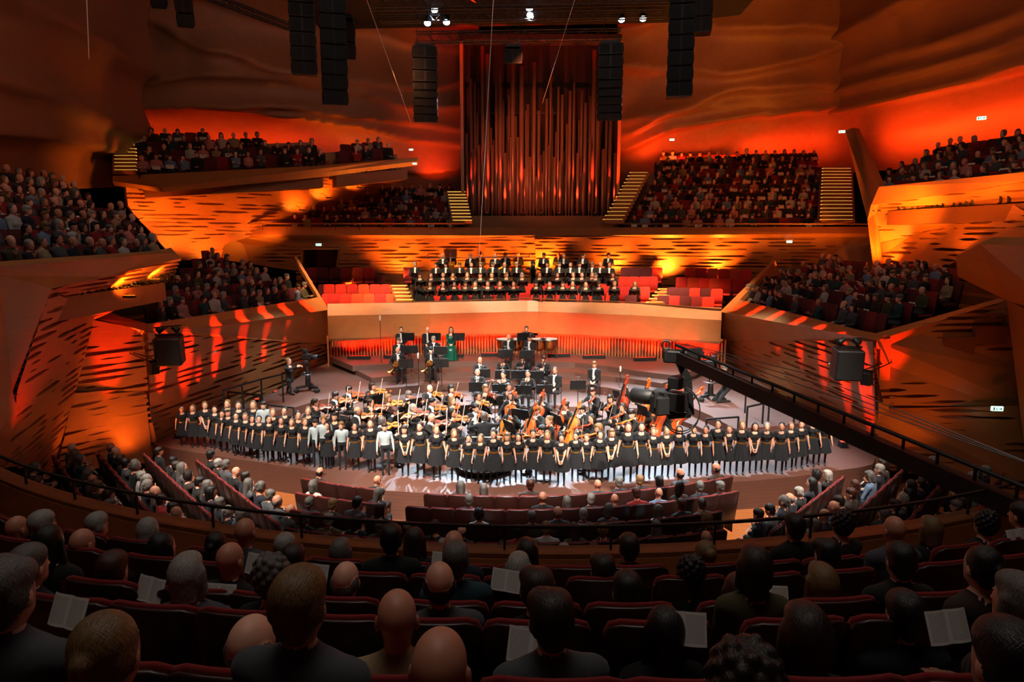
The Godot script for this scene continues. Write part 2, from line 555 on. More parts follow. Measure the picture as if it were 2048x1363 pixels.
func build_shell() -> void:
	var st := ST()
	struct("floor", prism_mesh([Vector3(-24, 0, 8), Vector3(24, 0, 8), Vector3(24, 0, -48), Vector3(-24, 0, -48)], -4.2, -4.0), M.shell, "dark concrete base under the whole hall", "floor")
	struct("ceiling", prism_mesh([Vector3(-24, 0, 8), Vector3(24, 0, 8), Vector3(24, 0, -48), Vector3(-24, 0, -48)], 19.0, 19.3), M.shell, "dark brown ceiling high above the hall", "ceiling")
	for a in [["wall_back", Vector3(0, 7.5, 8.2), Vector3(48, 23, 0.4)], ["wall_far", Vector3(0, 7.5, -48.2), Vector3(48, 23, 0.4)], ["wall_east", Vector3(24.2, 7.5, -20), Vector3(0.4, 23, 56)], ["wall_west", Vector3(-24.2, 7.5, -20), Vector3(0.4, 23, 56)]]:
		st = ST()
		box(st, a[1], a[2])
		struct(a[0], done(st), M.shell, "plain dark outer wall of the hall, %s side" % str(a[0]).trim_prefix("wall_"))
	# black technical ceiling over the stage
	var y := 15.6
	struct("ceiling_rig_void", prism_mesh([PY(640, 58, y), PY(700, 58, y), PY(1350, 45, y), PY(1480, 30, y), Vector3(9.5, 0, -18), Vector3(-8.5, 0, -18)], y, y + 0.3), M.matte_black, "matt black technical ceiling above the stage", "ceiling")

func build_draped_walls() -> void:
	wavy("wall_draped_west", [Vector3(-19, 5.5, -6), P(256, 372, 33.5), P(292, -160, 28.5), Vector3(-15, 19, -6)], 60, 60, [
		[[0.30, 0.26, 0.20, 0.16], 0.9, 0.10, 0.012], [[0.42, 0.40, 0.34, 0.24], 0.8, 0.14, 0.03], [[0.66, 0.60, 0.56, 0.50], 0.9, 0.16, 0.04], [[0.85, 0.82, 0.86, 0.80], 0.6, 0.12, 0.05]],
		"brown draped wooden wall curving above the side terrace beside the stage")
	wavy("wall_draped_north_west", [P(225, 372, 35.5), P(945, 440, 42.0), P(960, -110, 39.0), P(290, -160, 29.5)], 90, 90, [
		[[0.395, 0.405, 0.40, 0.36, 0.31, 0.30], 1.3, 0.10, 0.006, [0.9, 1.0, 1.0, 0.7, 0.35, 0.3]],
		[[0.40, 0.43, 0.44, 0.41, 0.38, 0.36], 0.7, 0.07, 0.006, [0.3, 1.0, 1.0, 1.0, 0.5, 0.3]],
		[[0.48, 0.54, 0.54, 0.50, 0.45, 0.46], 0.9, 0.10, 0.03, [0.6, 1.0, 0.9, 0.6, 0.7, 0.5]],
		[[0.70, 0.62, 0.57, 0.54, 0.52, 0.56], 0.6, 0.08, 0.015, [0.5, 1.0, 1.0, 1.0, 0.6, 0.6]],
		[[0.86, 0.78, 0.72, 0.70, 0.66, 0.66], 0.7, 0.10, 0.02, [1.0, 1.0, 0.9, 0.4, 0.6, 0.8]],
		[[0.1, 0.1, 0.1, 0.15, 0.185, 0.22], 0.5, 0.05, 0.008, [0.0, 0.0, 0.0, 0.2, 1.0, 1.0]]],
		"brown draped wooden wall with long folds between side gallery and organ")
	wavy("wall_draped_north_east", [P(1240, 440, 43.5), P(1705, 345, 42.0), P(1690, -160, 36.0), P(1230, -110, 39.0)], 80, 80, [
		[[0.28, 0.34, 0.35, 0.33, 0.31], 1.3, 0.10, 0.006, [0.3, 0.8, 1.0, 1.0, 0.9]],
		[[0.34, 0.41, 0.40, 0.38, 0.37], 0.6, 0.05, 0.006, [0.6, 1.0, 0.3, 0.6, 0.4]],
		[[0.40, 0.42, 0.46, 0.44, 0.40], 0.7, 0.08, 0.02, [0.5, 0.6, 1.0, 1.0, 0.7]],
		[[0.60, 0.56, 0.52, 0.53, 0.56], 0.7, 0.10, 0.015, [1.0, 0.6, 1.0, 1.0, 0.8]],
		[[0.72, 0.74, 0.68, 0.66, 0.62], 0.6, 0.09, 0.02, [1.0, 0.5, 0.8, 1.0, 1.0]]],
		"brown draped wooden wall with long folds behind the gallery beside the organ")
	wavy("wall_draped_east", [P(1697, 345, 42.0), Vector3(21.5, 7.5, -5), Vector3(16, 19, -5), P(1690, -160, 36.0)], 70, 70, [
		[[0.29, 0.30, 0.34, 0.40], 1.3, 0.10, 0.006], [[0.38, 0.37, 0.42, 0.50], 0.7, 0.07, 0.008, [1.0, 0.9, 0.7, 0.7]],
		[[0.46, 0.44, 0.50, 0.58], 0.6, 0.06, 0.01, [0.4, 0.8, 1.0, 0.8]], [[0.60, 0.62, 0.70, 0.78], 0.9, 0.12, 0.03], [[0.80, 0.86, 0.9, 0.95], 0.6, 0.12, 0.04]],
		"brown draped wooden wall sweeping above the upper side balcony")

func build_stage() -> void:
	var lip := [[340, 896], [480, 919], [560, 931], [625, 941], [654, 946.5], [628, 965], [700, 975], [770, 980.5], [840, 985], [920, 989.5], [1000, 992], [1120, 994], [1226, 993], [1220, 972], [1310, 971], [1400, 968], [1500, 961.5], [1588, 953], [1720, 934], [1745, 928]]
	var o := XY(lip, 0.0)
	o.append_array([PY(1757, 905, 0), Vector3(9.6, 0, -30), Vector3(-8.4, 0, -30), PY(306, 884, 0)])
	struct("floor_stage", prism_mesh(o, -0.9, 0.0, Vector2(3, 3)), M.stage, "dark brown boarded stage floor with curved front edge", "stage")
	var m1 := XY([[560, 850], [700, 838], [850, 824], [1000, 816], [1130, 813], [1215, 812], [1300, 818], [1390, 850], [1440, 872]], 0.15)
	m1.append_array([Vector3(8.9, 0, -20), Vector3(9.0, 0, -29), Vector3(-8.0, 0, -29), Vector3(-8.6, 0, -22)])
	struct("floor_low_riser", prism_mesh(m1, 0.0, 0.15, Vector2(3, 3)), M.stage, "low curved stage step under the string players", "stage")
	var p1 := XY([[470, 832], [587, 815], [640, 799], [728, 787], [757, 777], [848, 769], [960, 763], [1060, 763], [1150, 767], [1215, 774.5], [1270, 785], [1330, 797], [1374, 810], [1420, 830], [1470, 857], [1572, 850], [1640, 838]], 0.43)
	p1.append_array([Vector3(9.4, 0, -29.6), Vector3(-8.2, 0, -29.6)])
	struct("floor_wide_riser", prism_mesh(p1, 0.1, 0.43, Vector2(3, 3)), M.stage, "wide stage platform reaching to both side walls", "stage")
	var p3 := XY([[743, 755], [800, 750], [890, 744.5], [975, 742], [1060, 741.5], [1150, 744.5], [1215, 751.5], [1270, 757.5], [1324, 766], [1349, 759], [1390, 748]], 0.62)
	p3.append_array([Vector3(8.9, 0, -29.2), Vector3(-7.9, 0, -29.4), PY(690, 729, 0.62)])
	struct("floor_middle_riser", prism_mesh(p3, 0.4, 0.62, Vector2(3, 3)), M.stage, "curved stage platform of the woodwind players", "stage")
	var p4 := XY([[659, 713], [705, 731], [785, 726.5], [882, 723], [970, 721], [1060, 721], [1150, 724], [1215, 731.5], [1273, 741], [1349, 750], [1392, 739]], 0.82)
	p4.append_array([Vector3(8.8, 0, -28.2), Vector3(0.7, 0, -30), Vector3(-7.9, 0, -29)])
	struct("floor_top_riser", prism_mesh(p4, 0.6, 0.82, Vector2(3, 3)), M.stage, "highest stage platform before the slatted back wall", "stage")
	# back wall of the stage: dark recess, slats one by one, veneered band, pale parapet of the choir gallery
	var A := PY(654, 713, 0.82)
	var C := PY(1053, 704.5, 0.82)
	var B := PY(1452, 722, 0.82)
	var slat_top := P(1053, 668, 29.6).y
	var recess := struct("wall_stage_back", facet_mesh([A + Vector3(0, -0.7, -0.55), C + Vector3(0, -0.7, -0.55), C + Vector3(0, slat_top - 0.82, -0.55), A + Vector3(0, slat_top - 0.82, -0.55)], 0.1), M.veneer, "slatted wooden back wall of the stage in warm red light")
	obj("backing", facet_mesh([C + Vector3(0, -0.7, -0.55), B + Vector3(0, -0.7, -0.55), B + Vector3(0, slat_top - 0.82, -0.55), C + Vector3(0, slat_top - 0.82, -0.55)], 0.1), M.veneer, recess)
	var slat := BoxMesh.new()
	slat.size = Vector3(0.072, slat_top + 0.1 - 0.4, 0.1)
	for seg in [[A, C, 68], [C, B, 66]]:
		var dir: Vector3 = (seg[1] - seg[0]).normalized()
		for i in seg[2]:
			var p: Vector3 = seg[0].lerp(seg[1], (i + 0.5) / seg[2])
			var s := obj("slat", slat, M.slat, recess)
			s.position = Vector3(p.x, (slat_top + 0.1 + 0.4) * 0.5, p.z)
			s.rotation.y = atan2(-dir.z, dir.x)
	# bend points of the parapet: [px, py of its lower edge, py of its upper edge, distance]
	var run := [[655, 631, 607, 27.6], [860, 627, 604, 28.7], [1055, 622.5, 600.5, 29.3], [1076, 622.5, 600.5, 29.3], [1260, 629.5, 606.5, 28.2], [1443, 640, 615, 26.9]]
	var band := ST()
	var mats := [M.veneer, M.veneer]
	for layer in 2:
		var pieces := run.size() - 1
		for i in pieces:
			var a: Array = run[i]
			var b: Array = run[i + 1]
			var la := P(a[0], a[1], a[3])
			var lb := P(b[0], b[1], b[3])
			var pts: Array
			if layer == 0: pts = [Vector3(la.x, slat_top, la.z), Vector3(lb.x, slat_top, lb.z), lb, la]
			else: pts = [la, lb, P(b[0], b[2], b[3] + 0.25), P(a[0], a[2], a[3] + 0.25)]
			facet(["wall_stage_band", "trim_choir_parapet"][layer], pts, mats[layer], ["plain veneered band above the stage slats, panel in red light", "pale wooden parapet panel before the choir gallery"][layer] , 0.15, Vector2(4, 4), ["wall", "parapet"][layer]).set_meta("group", ["veneered band over the slats", "choir parapet panels"][layer])
	# soffit between slats and band
	var sof := []
	for a in run: sof.append(P(a[0], a[1], a[3]))
	for v in [B, C, A]: sof.append(Vector3(v.x, 0, v.z - 0.3))
	struct("trim_soffit", prism_mesh(sof, slat_top, slat_top + 0.1), M.veneer, "wooden underside above the stage slats", "trim")
	# hand rail of the choir gallery
	var rail := ST()
	var pos: Array = []
	for a in [[657, 612, 27.9], [860, 606, 29.0], [1060, 599, 29.6], [1260, 607, 28.5], [1443, 621, 27.1]]: pos.append(P(a[0], a[1] - 3, a[2]))
	for i in pos.size() - 1: beam(rail, pos[i], pos[i + 1], 0.09, 0.05)
	var rt := thing("choir_handrail", "pale wooden handrail on thin posts before the choir", "railing")
	obj("handrail", done(rail), M.rail, rt)
	for i in pos.size() - 1:
		for k in 4:
			var q: Vector3 = pos[i].lerp(pos[i + 1], (k + 0.5) / 4.0)
			var ps := ST()
			tube(ps, [q - Vector3(0, 0.3, 0), q], 0.012, 6)
			obj("post", done(ps, true), M.black, rt)

func steps(called: String, pts: Array, back: Vector3, n: int, tread: float, rise: float, m, label: String) -> void:
	# a stepped floor: the front edge pts (world, on the lowest level) moved back and up n times, one slab each
	var t := Node3D.new()
	t.name = numbered(called)
	add_child(t)
	tag(t, label, "stepped floor", "", "structure")
	for i in n:
		var o := []
		for p in pts: o.append(p + back * tread * i)
		for k in range(pts.size() - 1, -1, -1): o.append(pts[k] + back * tread * (n if i < n else 1))
		obj("step", prism_mesh(o, pts[0].y - 0.4, pts[0].y + rise * i), m, t)

func build_side_walls() -> void:
	# west of the stage, from the back to the front
	facet("wall_stage_west", PL([[305, 886, 19.3], [650, 738, 29.3], [655, 688, 29.0], [292, 664, 19.0]]), "boards1", "streaked wooden wall along the stage under the side terrace", 0.3)
	facet("wall_stage_west_band", PL([[292, 664, 19.0], [655, 688, 29.0], [657, 618, 28.4], [360, 662, 20.4]]), M.veneer, "plain band above the streaked wall along the stage", 0.3)
	facet("trim_terrace_parapet_west", PL([[289, 662, 19.0], [360, 663, 20.4], [657, 619, 28.3], [636, 594, 28.6], [297, 647, 19.3]]), M.veneer, "sloping wooden parapet of the lower terrace beside the stage", 0.3, Vector2(4, 4), "parapet")
	facet("trim_terrace_end_west", PL([[189, 636, 18.2], [196, 616, 18.6], [253, 636, 19.0], [297, 647, 19.3], [289, 661, 19.0], [249, 651, 18.7]]), M.veneer, "pale parapet end of the lower terrace over the stalls", 0.25, Vector2(4, 4), "parapet")
	facet("wall_terrace_end_west", PL([[187, 640, 18.1], [249, 651, 18.7], [290, 661, 19.0], [294, 779, 19.2], [148, 787, 17.6]]), "boards2", "upper streaked wall facing the stalls beside the stage", 0.3)
	facet("wall_terrace_end_west_low", PL([[148, 787, 17.5], [294, 779, 19.1], [307, 884, 19.3], [310, 925, 18.9], [108, 945, 17.0]]), "boards3", "lower streaked wall facing the stalls beside the stage", 0.3)
	# the high terrace in the west: parapet, the lamp lit wall below it, its leaning support
	facet("trim_high_parapet_west", PL([[-60, 536, 11.6], [0, 533, 12.2], [342, 505, 18.6], [364, 516, 19.2], [209, 553, 15.6], [103, 577, 13.6], [0, 551, 12.3], [-60, 545, 11.6]]), M.veneer, "deep sloping wooden parapet of the high side terrace", 0.3, Vector2(4, 4), "parapet")
	facet("wall_high_terrace_west", PL([[103, 577, 13.7], [209, 553, 15.6], [363, 518, 19.2], [352, 548, 20.2], [300, 592, 19.2], [196, 616, 18.4], [187, 640, 17.8]]), "boards4", "streaked wall with two lamps under the high side terrace", 0.3)
	facet("wall_high_support_west", PL([[103, 577, 13.6], [190, 628, 17.6], [187, 640, 17.8], [148, 787, 17.4], [108, 945, 16.8], [10, 930, 13.0], [36, 820, 13.0], [25, 782, 12.8]]), "boards5", "tall leaning streaked wall between side terrace and stalls", 0.3)
	facet("wall_high_outer_west", PL([[0, 550, 12.3], [103, 577, 13.6], [25, 782, 12.8], [36, 820, 13.0], [10, 930, 13.0], [-80, 950, 10.5], [-80, 545, 11.0]]), M.veneer, "dark outer wall of the high side terrace", 0.3)
	# the amber panels of the upper west side
	var gw := PL([[256, 372, 29.6], [838, 322, 41.0]])
	gw.append(gw[0] - Vector3(0, 3, 0))
	var gp := []
	for a in [[250, 362], [322, 372], [838, 318], [834, 380], [700, 424], [560, 458], [450, 486], [440, 520], [350, 520], [256, 412]]: gp.append(PF(a[0], a[1], gw))
	facet("wall_gallery_west", gp, "boards31", "large amber streaked wall under the upper gallery", 0.2)
	facet("trim_gallery_parapet_west", PL([[225, 352, 29.6], [285, 349, 29.0], [640, 331, 31.8], [836, 314, 33.6], [836, 322, 33.5], [645, 345, 31.6], [322, 375, 28.4], [225, 362, 29.6]]), M.veneer, "wooden parapet of the upper gallery with pointed corner", 0.25, Vector2(4, 4), "parapet")
	# east side
	facet("wall_stage_east", PL([[1450, 738, 29.3], [1747, 906, 18.2], [1753, 681, 18.0], [1446, 681, 28.6]]), "boards8", "streaked wooden wall along the stage opposite the camera crane", 0.3)
	facet("wall_stage_east_band", PL([[1446, 681, 28.6], [1753, 681, 18.0], [1753, 679, 18.0], [1440, 622, 27.6]]), M.veneer, "plain tapering band under the crowded side terrace", 0.3)
	facet("trim_terrace_parapet_east", PL([[1440, 623, 27.4], [1753, 680, 17.95], [1748, 667, 18.3], [1480, 599, 27.6]]), M.veneer, "sloping wooden parapet before the crowded side terrace", 0.3, Vector2(4, 4), "parapet")
	facet("trim_terrace_stair_east", PL([[1440, 623, 27.4], [1480, 599, 27.6], [1551, 521, 29.5], [1546, 519, 29.7]]), M.veneer, "pale sloping end of the terrace beside the choir seats", 0.2, Vector2(4, 4), "parapet")
	facet("trim_terrace_stair_west", PL([[657, 618, 28.3], [636, 594, 28.6], [588, 513, 30.2], [594, 513, 30.2]]), M.veneer, "pale sloping end of the lower terrace beside the empty choir seats", 0.2, Vector2(4, 4), "parapet")
	facet("trim_terrace_end_east", PL([[1753, 680, 17.95], [1748, 667, 18.3], [1998, 596, 19.6], [2013, 600, 19.3]]), M.veneer, "rising parapet of the terrace over the stalls", 0.25, Vector2(4, 4), "parapet")
	facet("wall_terrace_end_east", PL([[1753, 680, 18.0], [2013, 599, 19.3], [2048, 745, 18.4], [2060, 812, 18.2], [1756, 815, 18.2]]), "boards9", "broad streaked wall facing the stalls below the crowded terrace", 0.3)
	facet("wall_terrace_end_east_low", PL([[1756, 815, 18.1], [2060, 812, 18.1], [2100, 985, 17.0], [1746, 935, 17.9]]), "boards10", "lower streaked wall beside the stalls and the crane base", 0.3)
	facet("wall_high_support_east", PL([[1911, 512, 17.5], [1960, 488, 16.5], [2120, 492, 14.0], [2140, 640, 14.0], [2090, 700, 15.5], [2013, 600, 18.5], [1916, 553, 18.6]]), M.veneer, "dark jutting wall beside the crowded terrace", 0.3)
	facet("wall_high_outer_east", PL([[2013, 599, 18.6], [2090, 640, 15.0], [2160, 990, 14.0], [2060, 985, 16.5]]), M.veneer, "dark leaning wall at the edge of the stalls", 0.3)
	facet("wall_gallery_east", PL([[1740, 404, 25.5], [2060, 354, 20.0], [2060, 413, 20.8], [1748, 488, 27.4]]), "boards11", "amber streaked wall under the upper side balcony", 0.2)
	facet("wall_gallery_east_low", PL([[1748, 487, 27.5], [2060, 412, 20.9], [2120, 492, 18.0], [1960, 488, 21.0], [1911, 512, 22.5], [1916, 553, 24.0], [1757, 548, 28.0]]), "boards12", "amber streaked wall behind the crowded terrace", 0.2)
	facet("trim_balcony_parapet_east", PL([[1758, 373, 25.0], [2060, 343, 20.0], [2060, 361, 19.9], [1742, 410, 25.4]]), M.veneer, "broad sloping parapet of the upper side balcony", 0.25, Vector2(4, 4), "parapet")
	facet("trim_balcony_edge_east", PL([[1690, 261, 31.5], [1707, 255, 31.8], [1758, 373, 25.0], [1742, 410, 25.4], [1735, 440, 26.4]]), M.veneer, "rising edge of the upper side balcony parapet", 0.25, Vector2(4, 4), "parapet")
	facet("trim_balcony_post_east", PL([[1735, 440, 26.4], [1745, 405, 25.6], [1760, 548, 27.6], [1748, 548, 27.8]]), M.veneer, "narrow amber lit upright edge below the upper side balcony", 0.2, Vector2(4, 4), "trim")

func build_back() -> void:
	# wall behind the choir, its doors, and the organ gallery
	facet("wall_choir_back_west", PL([[440, 468, 33.5], [1072, 470, 35.0], [1072, 600, 35.2], [664, 622, 34.8], [680, 495, 34.2], [606, 496, 34.0], [600, 640, 34.8], [590, 640, 34.8], [596, 540, 34.6], [440, 520, 33.6]]), "boards40", "streaked amber wall behind the choir, western half", 0.25)
	# an unlit passage behind the doorway
	var pa := PL([[606, 496, 34.1], [680, 495, 34.3], [664, 622, 34.9], [600, 640, 34.9]])
	for i in 4:
		var in_ := Vector3(-0.4, 0, -3.0)
		var q0: Vector3 = pa[i]
		var q1: Vector3 = pa[(i + 1) % 4]
		facet("wall_passage", [q0, q1, q1 + in_, q0 + in_], M.veneer, "wooden side of the unlit passage beside the empty choir seats", 0.08, Vector2(4, 4)).set_meta("group", "passage sides")
	facet("door_choir", [pa[0] + Vector3(-0.4, 0, -3.0), pa[1] + Vector3(-0.4, 0, -3.0), pa[2] + Vector3(-0.4, 0, -3.0), pa[3] + Vector3(-0.4, 0, -3.0)], M.veneer, "wooden door at the end of the unlit passage", 0.08, Vector2(4, 4), "door")
	facet("wall_choir_back_east", PL([[1072, 470, 35.0], [1740, 466, 31.5], [1756, 560, 31.2], [1540, 540, 33.6], [1500, 620, 34.6], [1072, 600, 35.2]]), "boards14", "streaked amber wall behind the choir, eastern half", 0.25)
	for a in [["trim_organ_parapet", [[440, 469, 33.2], [1073, 471, 34.8], [1073, 455, 35.2], [440, 452, 33.6]], "pale wooden parapet of the organ gallery, western half"], ["trim_organ_parapet", [[1073, 471, 34.8], [1738, 467, 31.2], [1738, 453, 31.6], [1073, 455, 35.2]], "pale wooden parapet of the organ gallery, eastern half"]]:
		facet(a[0], PL(a[1]), M.veneer, a[2], 0.2, Vector2(4, 4), "parapet")
	for a in [[[500, 447, 33.4], [930, 447, 34.6], "dark handrail along the seats west of the organ"], [[1200, 447, 34.4], [1737, 448, 31.6], "dark handrail along the seats east of the organ"]]:
		var t := thing("gallery_handrail", a[2], "railing")
		var p0 := P(a[0][0], a[0][1], a[0][2])
		var p1 := P(a[1][0], a[1][1], a[1][2])
		var st := ST()
		beam(st, p0, p1, 0.12, 0.06)
		obj("handrail", done(st), M.rail, t)
		for i in 9:
			var q := p0.lerp(p1, (i + 0.5) / 9.0)
			st = ST()
			tube(st, [q - Vector3(0, 0.3, 0), q], 0.015, 6)
			obj("post", done(st, true), M.black, t)
	var fl := [P(440, 452, 33.6), P(1073, 455, 35.2), P(1738, 453, 31.6)]
	var slab := [fl[0], fl[1], fl[2], fl[2] + Vector3(2, 0, -9), fl[1] + Vector3(0, 0, -7), fl[0] + Vector3(-1, 0, -8)]
	for i in slab.size(): slab[i].z -= 1.0
	struct("floor_organ_gallery", prism_mesh(slab, 5.2, 5.62), M.parquet, "wooden floor of the organ gallery", "floor")
	build_organ()

func build_organ() -> void:
	var base := P(1080, 432, 37.0)
	var t := thing("pipe_organ", "tall organ with many slender metal pipes above the choir", "organ", Vector3(base.x, base.y, base.z))
	var pl := ST()
	box(pl, Vector3(0, -0.55, 0.1), Vector3(8.1, 1.1, 1.6), Basis.IDENTITY, 0.02)
	obj("plinth", done(pl), M.veneer, t)
	var bk := ST()
	box(bk, Vector3(0, 4.6, -1.3), Vector3(8.2, 9.2, 0.2))
	obj("case_back", done(bk), M.matte_black, t)
	for s in [-1, 1]:
		var sd := ST()
		box(sd, Vector3(s * 4.1, 4.4, -0.6), Vector3(0.16, 8.8, 1.5))
		obj("case_side", done(sd), M.veneer, t)
	var tp := ST()
	box(tp, Vector3(0, 9.05, -0.7), Vector3(8.3, 0.25, 1.4))
	obj("case_top", done(tp), M.matte_black, t)
	var bar := ST()
	beam(bar, Vector3(-3.9, 5.4, -0.75), Vector3(3.9, 5.4, -0.75), 0.05, 0.05)
	obj("pipe_rail", done(bar), M.black, t)
	# pipes: a tall row behind, shorter ones before; cylinder, foot cone, mouth
	rng.seed = 77
	var shared := {}
	var px := -3.92
	var k := 0
	while px < 3.95:
		var front := k % 3 == 1
		var hh := rng.randf_range(3.2, 6.2) if k % 2 == 0 else rng.randf_range(5.0, 8.6)
		if front: hh = rng.randf_range(1.8, 4.2)
		hh = snappedf(hh, 0.2)
		var r := 0.055 + 0.01 * (k % 4) + (0.035 if hh > 7.2 else 0.0)
		var key := "%.1f/%.3f" % [hh, r]
		if not shared.has(key):
			var st := ST()
			lathe(st, [[r * 0.3, 0.0], [r, 0.45], [r, hh], [r * 0.86, hh], [r * 0.86, hh - 0.3]], Vector3.ZERO, 12)
			shared[key] = done(st, true)
		var p := obj("organ_pipe", shared[key], M.pipe, t)
		p.position = Vector3(px, 0.02, 0.35 if front else (-0.55 if k % 2 == 0 else -0.15))
		px += r * 1.45
		k += 1
	# red lamps at the foot of the pipes
	for i in 9:
		var x := -3.75 + i * 0.94
		var q: Vector3 = t.position + Vector3(x, 0.0, 0.80)
		uplight(q, q + Vector3(0, 3.6, -0.75), Color(1.0, 0.26, 0.13), 150.0, 16.0, "small black floor lamp shining up the organ pipes", "lamps at the organ foot", 0.04)

func stair(called: String, a: Vector3, b: Vector3, width: Vector3, n: int, label: String) -> void:
	# a flight from a to b; each step carries a lit strip on its edge
	var t := thing(called, label, "stairs")
	var d := (b - a) / n
	var side := width.normalized()
	var box1 := BoxMesh.new()
	var run := Vector2(d.x, d.z).length()
	var ang := atan2(-side.z, side.x)
	box1.size = Vector3(width.length(), d.y, maxf(run, 0.2) + 0.05)
	var box2 := BoxMesh.new()
	box2.size = Vector3(width.length() * 0.96, 0.035, 0.05)
	for i in n:
		var c := a + d * (i + 0.5) + width * 0.5
		var s := obj("step", box1, M.parquet, t)
		s.position = c
		s.rotation.y = ang
		var l := obj("lit_nosing", box2, M.step_light, t)
		l.position = c + Vector3(0, d.y * 0.5, 0) - Vector3(d.x, 0, d.z) * 0.52
		l.rotation.y = ang

func build_stairs() -> void:
	stair("gallery_stairs", P(905, 447, 34.6), P(893, 384, 37.4), P(945, 447, 34.6) - P(905, 447, 34.6), 10, "lit stairs beside the organ, next to the smaller gallery")
	stair("gallery_stairs", P(1205, 447, 34.2), P(1262, 346, 38.6), P(1246, 447, 34.2) - P(1205, 447, 34.2), 14, "lit stairs beside the organ, next to the larger gallery")
	stair("gallery_stairs", P(1638, 447, 32.2), P(1643, 338, 37.6), P(1706, 447, 32.2) - P(1638, 447, 32.2), 16, "lit stairs between the larger gallery and the side balcony")
	stair("gallery_stairs", P(229, 348, 29.8), P(228, 292, 31.5), P(277, 348, 29.8) - P(229, 348, 29.8), 8, "lit stairs at the end of the upper gallery")
	# wooden stairs between the choir seats
	stair("choir_stairs", P(795, 612, 29.2), P(780, 569, 32.0), P(830, 612, 29.2) - P(795, 612, 29.2), 6, "pale stairs between choir and empty seats, west")
	stair("choir_stairs", P(1285, 616, 28.6), P(1320, 576, 31.4), P(1318, 616, 28.6) - P(1285, 616, 28.6), 6, "pale stairs between choir and empty seats, east")

func exit_sign(at: Vector3, w: float, turn: float, label: String) -> void:
	var t := thing("exit_sign", label, "exit sign", at, turn, "")
	var st := ST()
	box(st, Vector3(0, 0, -0.02), Vector3(w, w * 0.42, 0.05), Basis.IDENTITY, 0.008)
	obj("panel", done(st), M.exit, t)
	st = ST()
	# running figure, door and arrow
	box(st, Vector3(-w * 0.3, 0, 0.012), Vector3(w * 0.1, w * 0.26, 0.006))
	box(st, Vector3(-w * 0.08, w * 0.03, 0.012), Vector3(w * 0.05, w * 0.16, 0.006), Basis(Vector3(0, 0, 1), 0.4))
	box(st, Vector3(-w * 0.06, -w * 0.09, 0.012), Vector3(w * 0.16, w * 0.04, 0.006), Basis(Vector3(0, 0, 1), -0.5))
	box(st, Vector3(w * 0.2, 0, 0.012), Vector3(w * 0.24, w * 0.05, 0.006))
	box(st, Vector3(w * 0.3, w * 0.04, 0.012), Vector3(w * 0.14, w * 0.05, 0.006), Basis(Vector3(0, 0, 1), -0.75))
	box(st, Vector3(w * 0.3, -w * 0.04, 0.012), Vector3(w * 0.14, w * 0.05, 0.006), Basis(Vector3(0, 0, 1), 0.75))
	obj("pictogram", done(st), M.exit_mark, t)

func build_signs() -> void:
	for a in [[637, 489, 32.6, 0.26, 0.1, "lit exit sign above the dark choir doorway"], [1579, 483, 32.0, 0.26, -0.1, "lit exit sign on the amber wall behind the choir seats"], [1963, 236, 27.0, 0.30, -0.6, "lit exit sign on the orange wall above the upper balcony"],
		[1684, 263, 31.3, 0.26, -0.3, "lit exit sign at the tip of the balcony parapet"], [1344, 279, 38.0, 0.26, 0.0, "lit exit sign on the draped wall beside the organ"], [1995, 817, 17.5, 0.3, -0.1, "large lit exit sign on the streaked wall by the stalls"],
		[1666, 728, 20.3, 0.26, -0.9, "lit exit sign half hidden by the hanging speaker"], [424, 698, 22.0, 0.30, 0.9, "lit exit sign on the striped wall along the stage"], [18, 288, 25.4, 0.28, 0.8, "small lit exit sign on the dark draped wall"],
		[822, 299, 34.0, 0.2, 0.0, "small lit exit sign at the end of the upper gallery"], [829, 327, 33.2, 0.2, 0.0, "small lit exit sign under the upper gallery parapet"]]:
		exit_sign(P(a[0], a[1], a[2]), a[3], a[4], a[5])

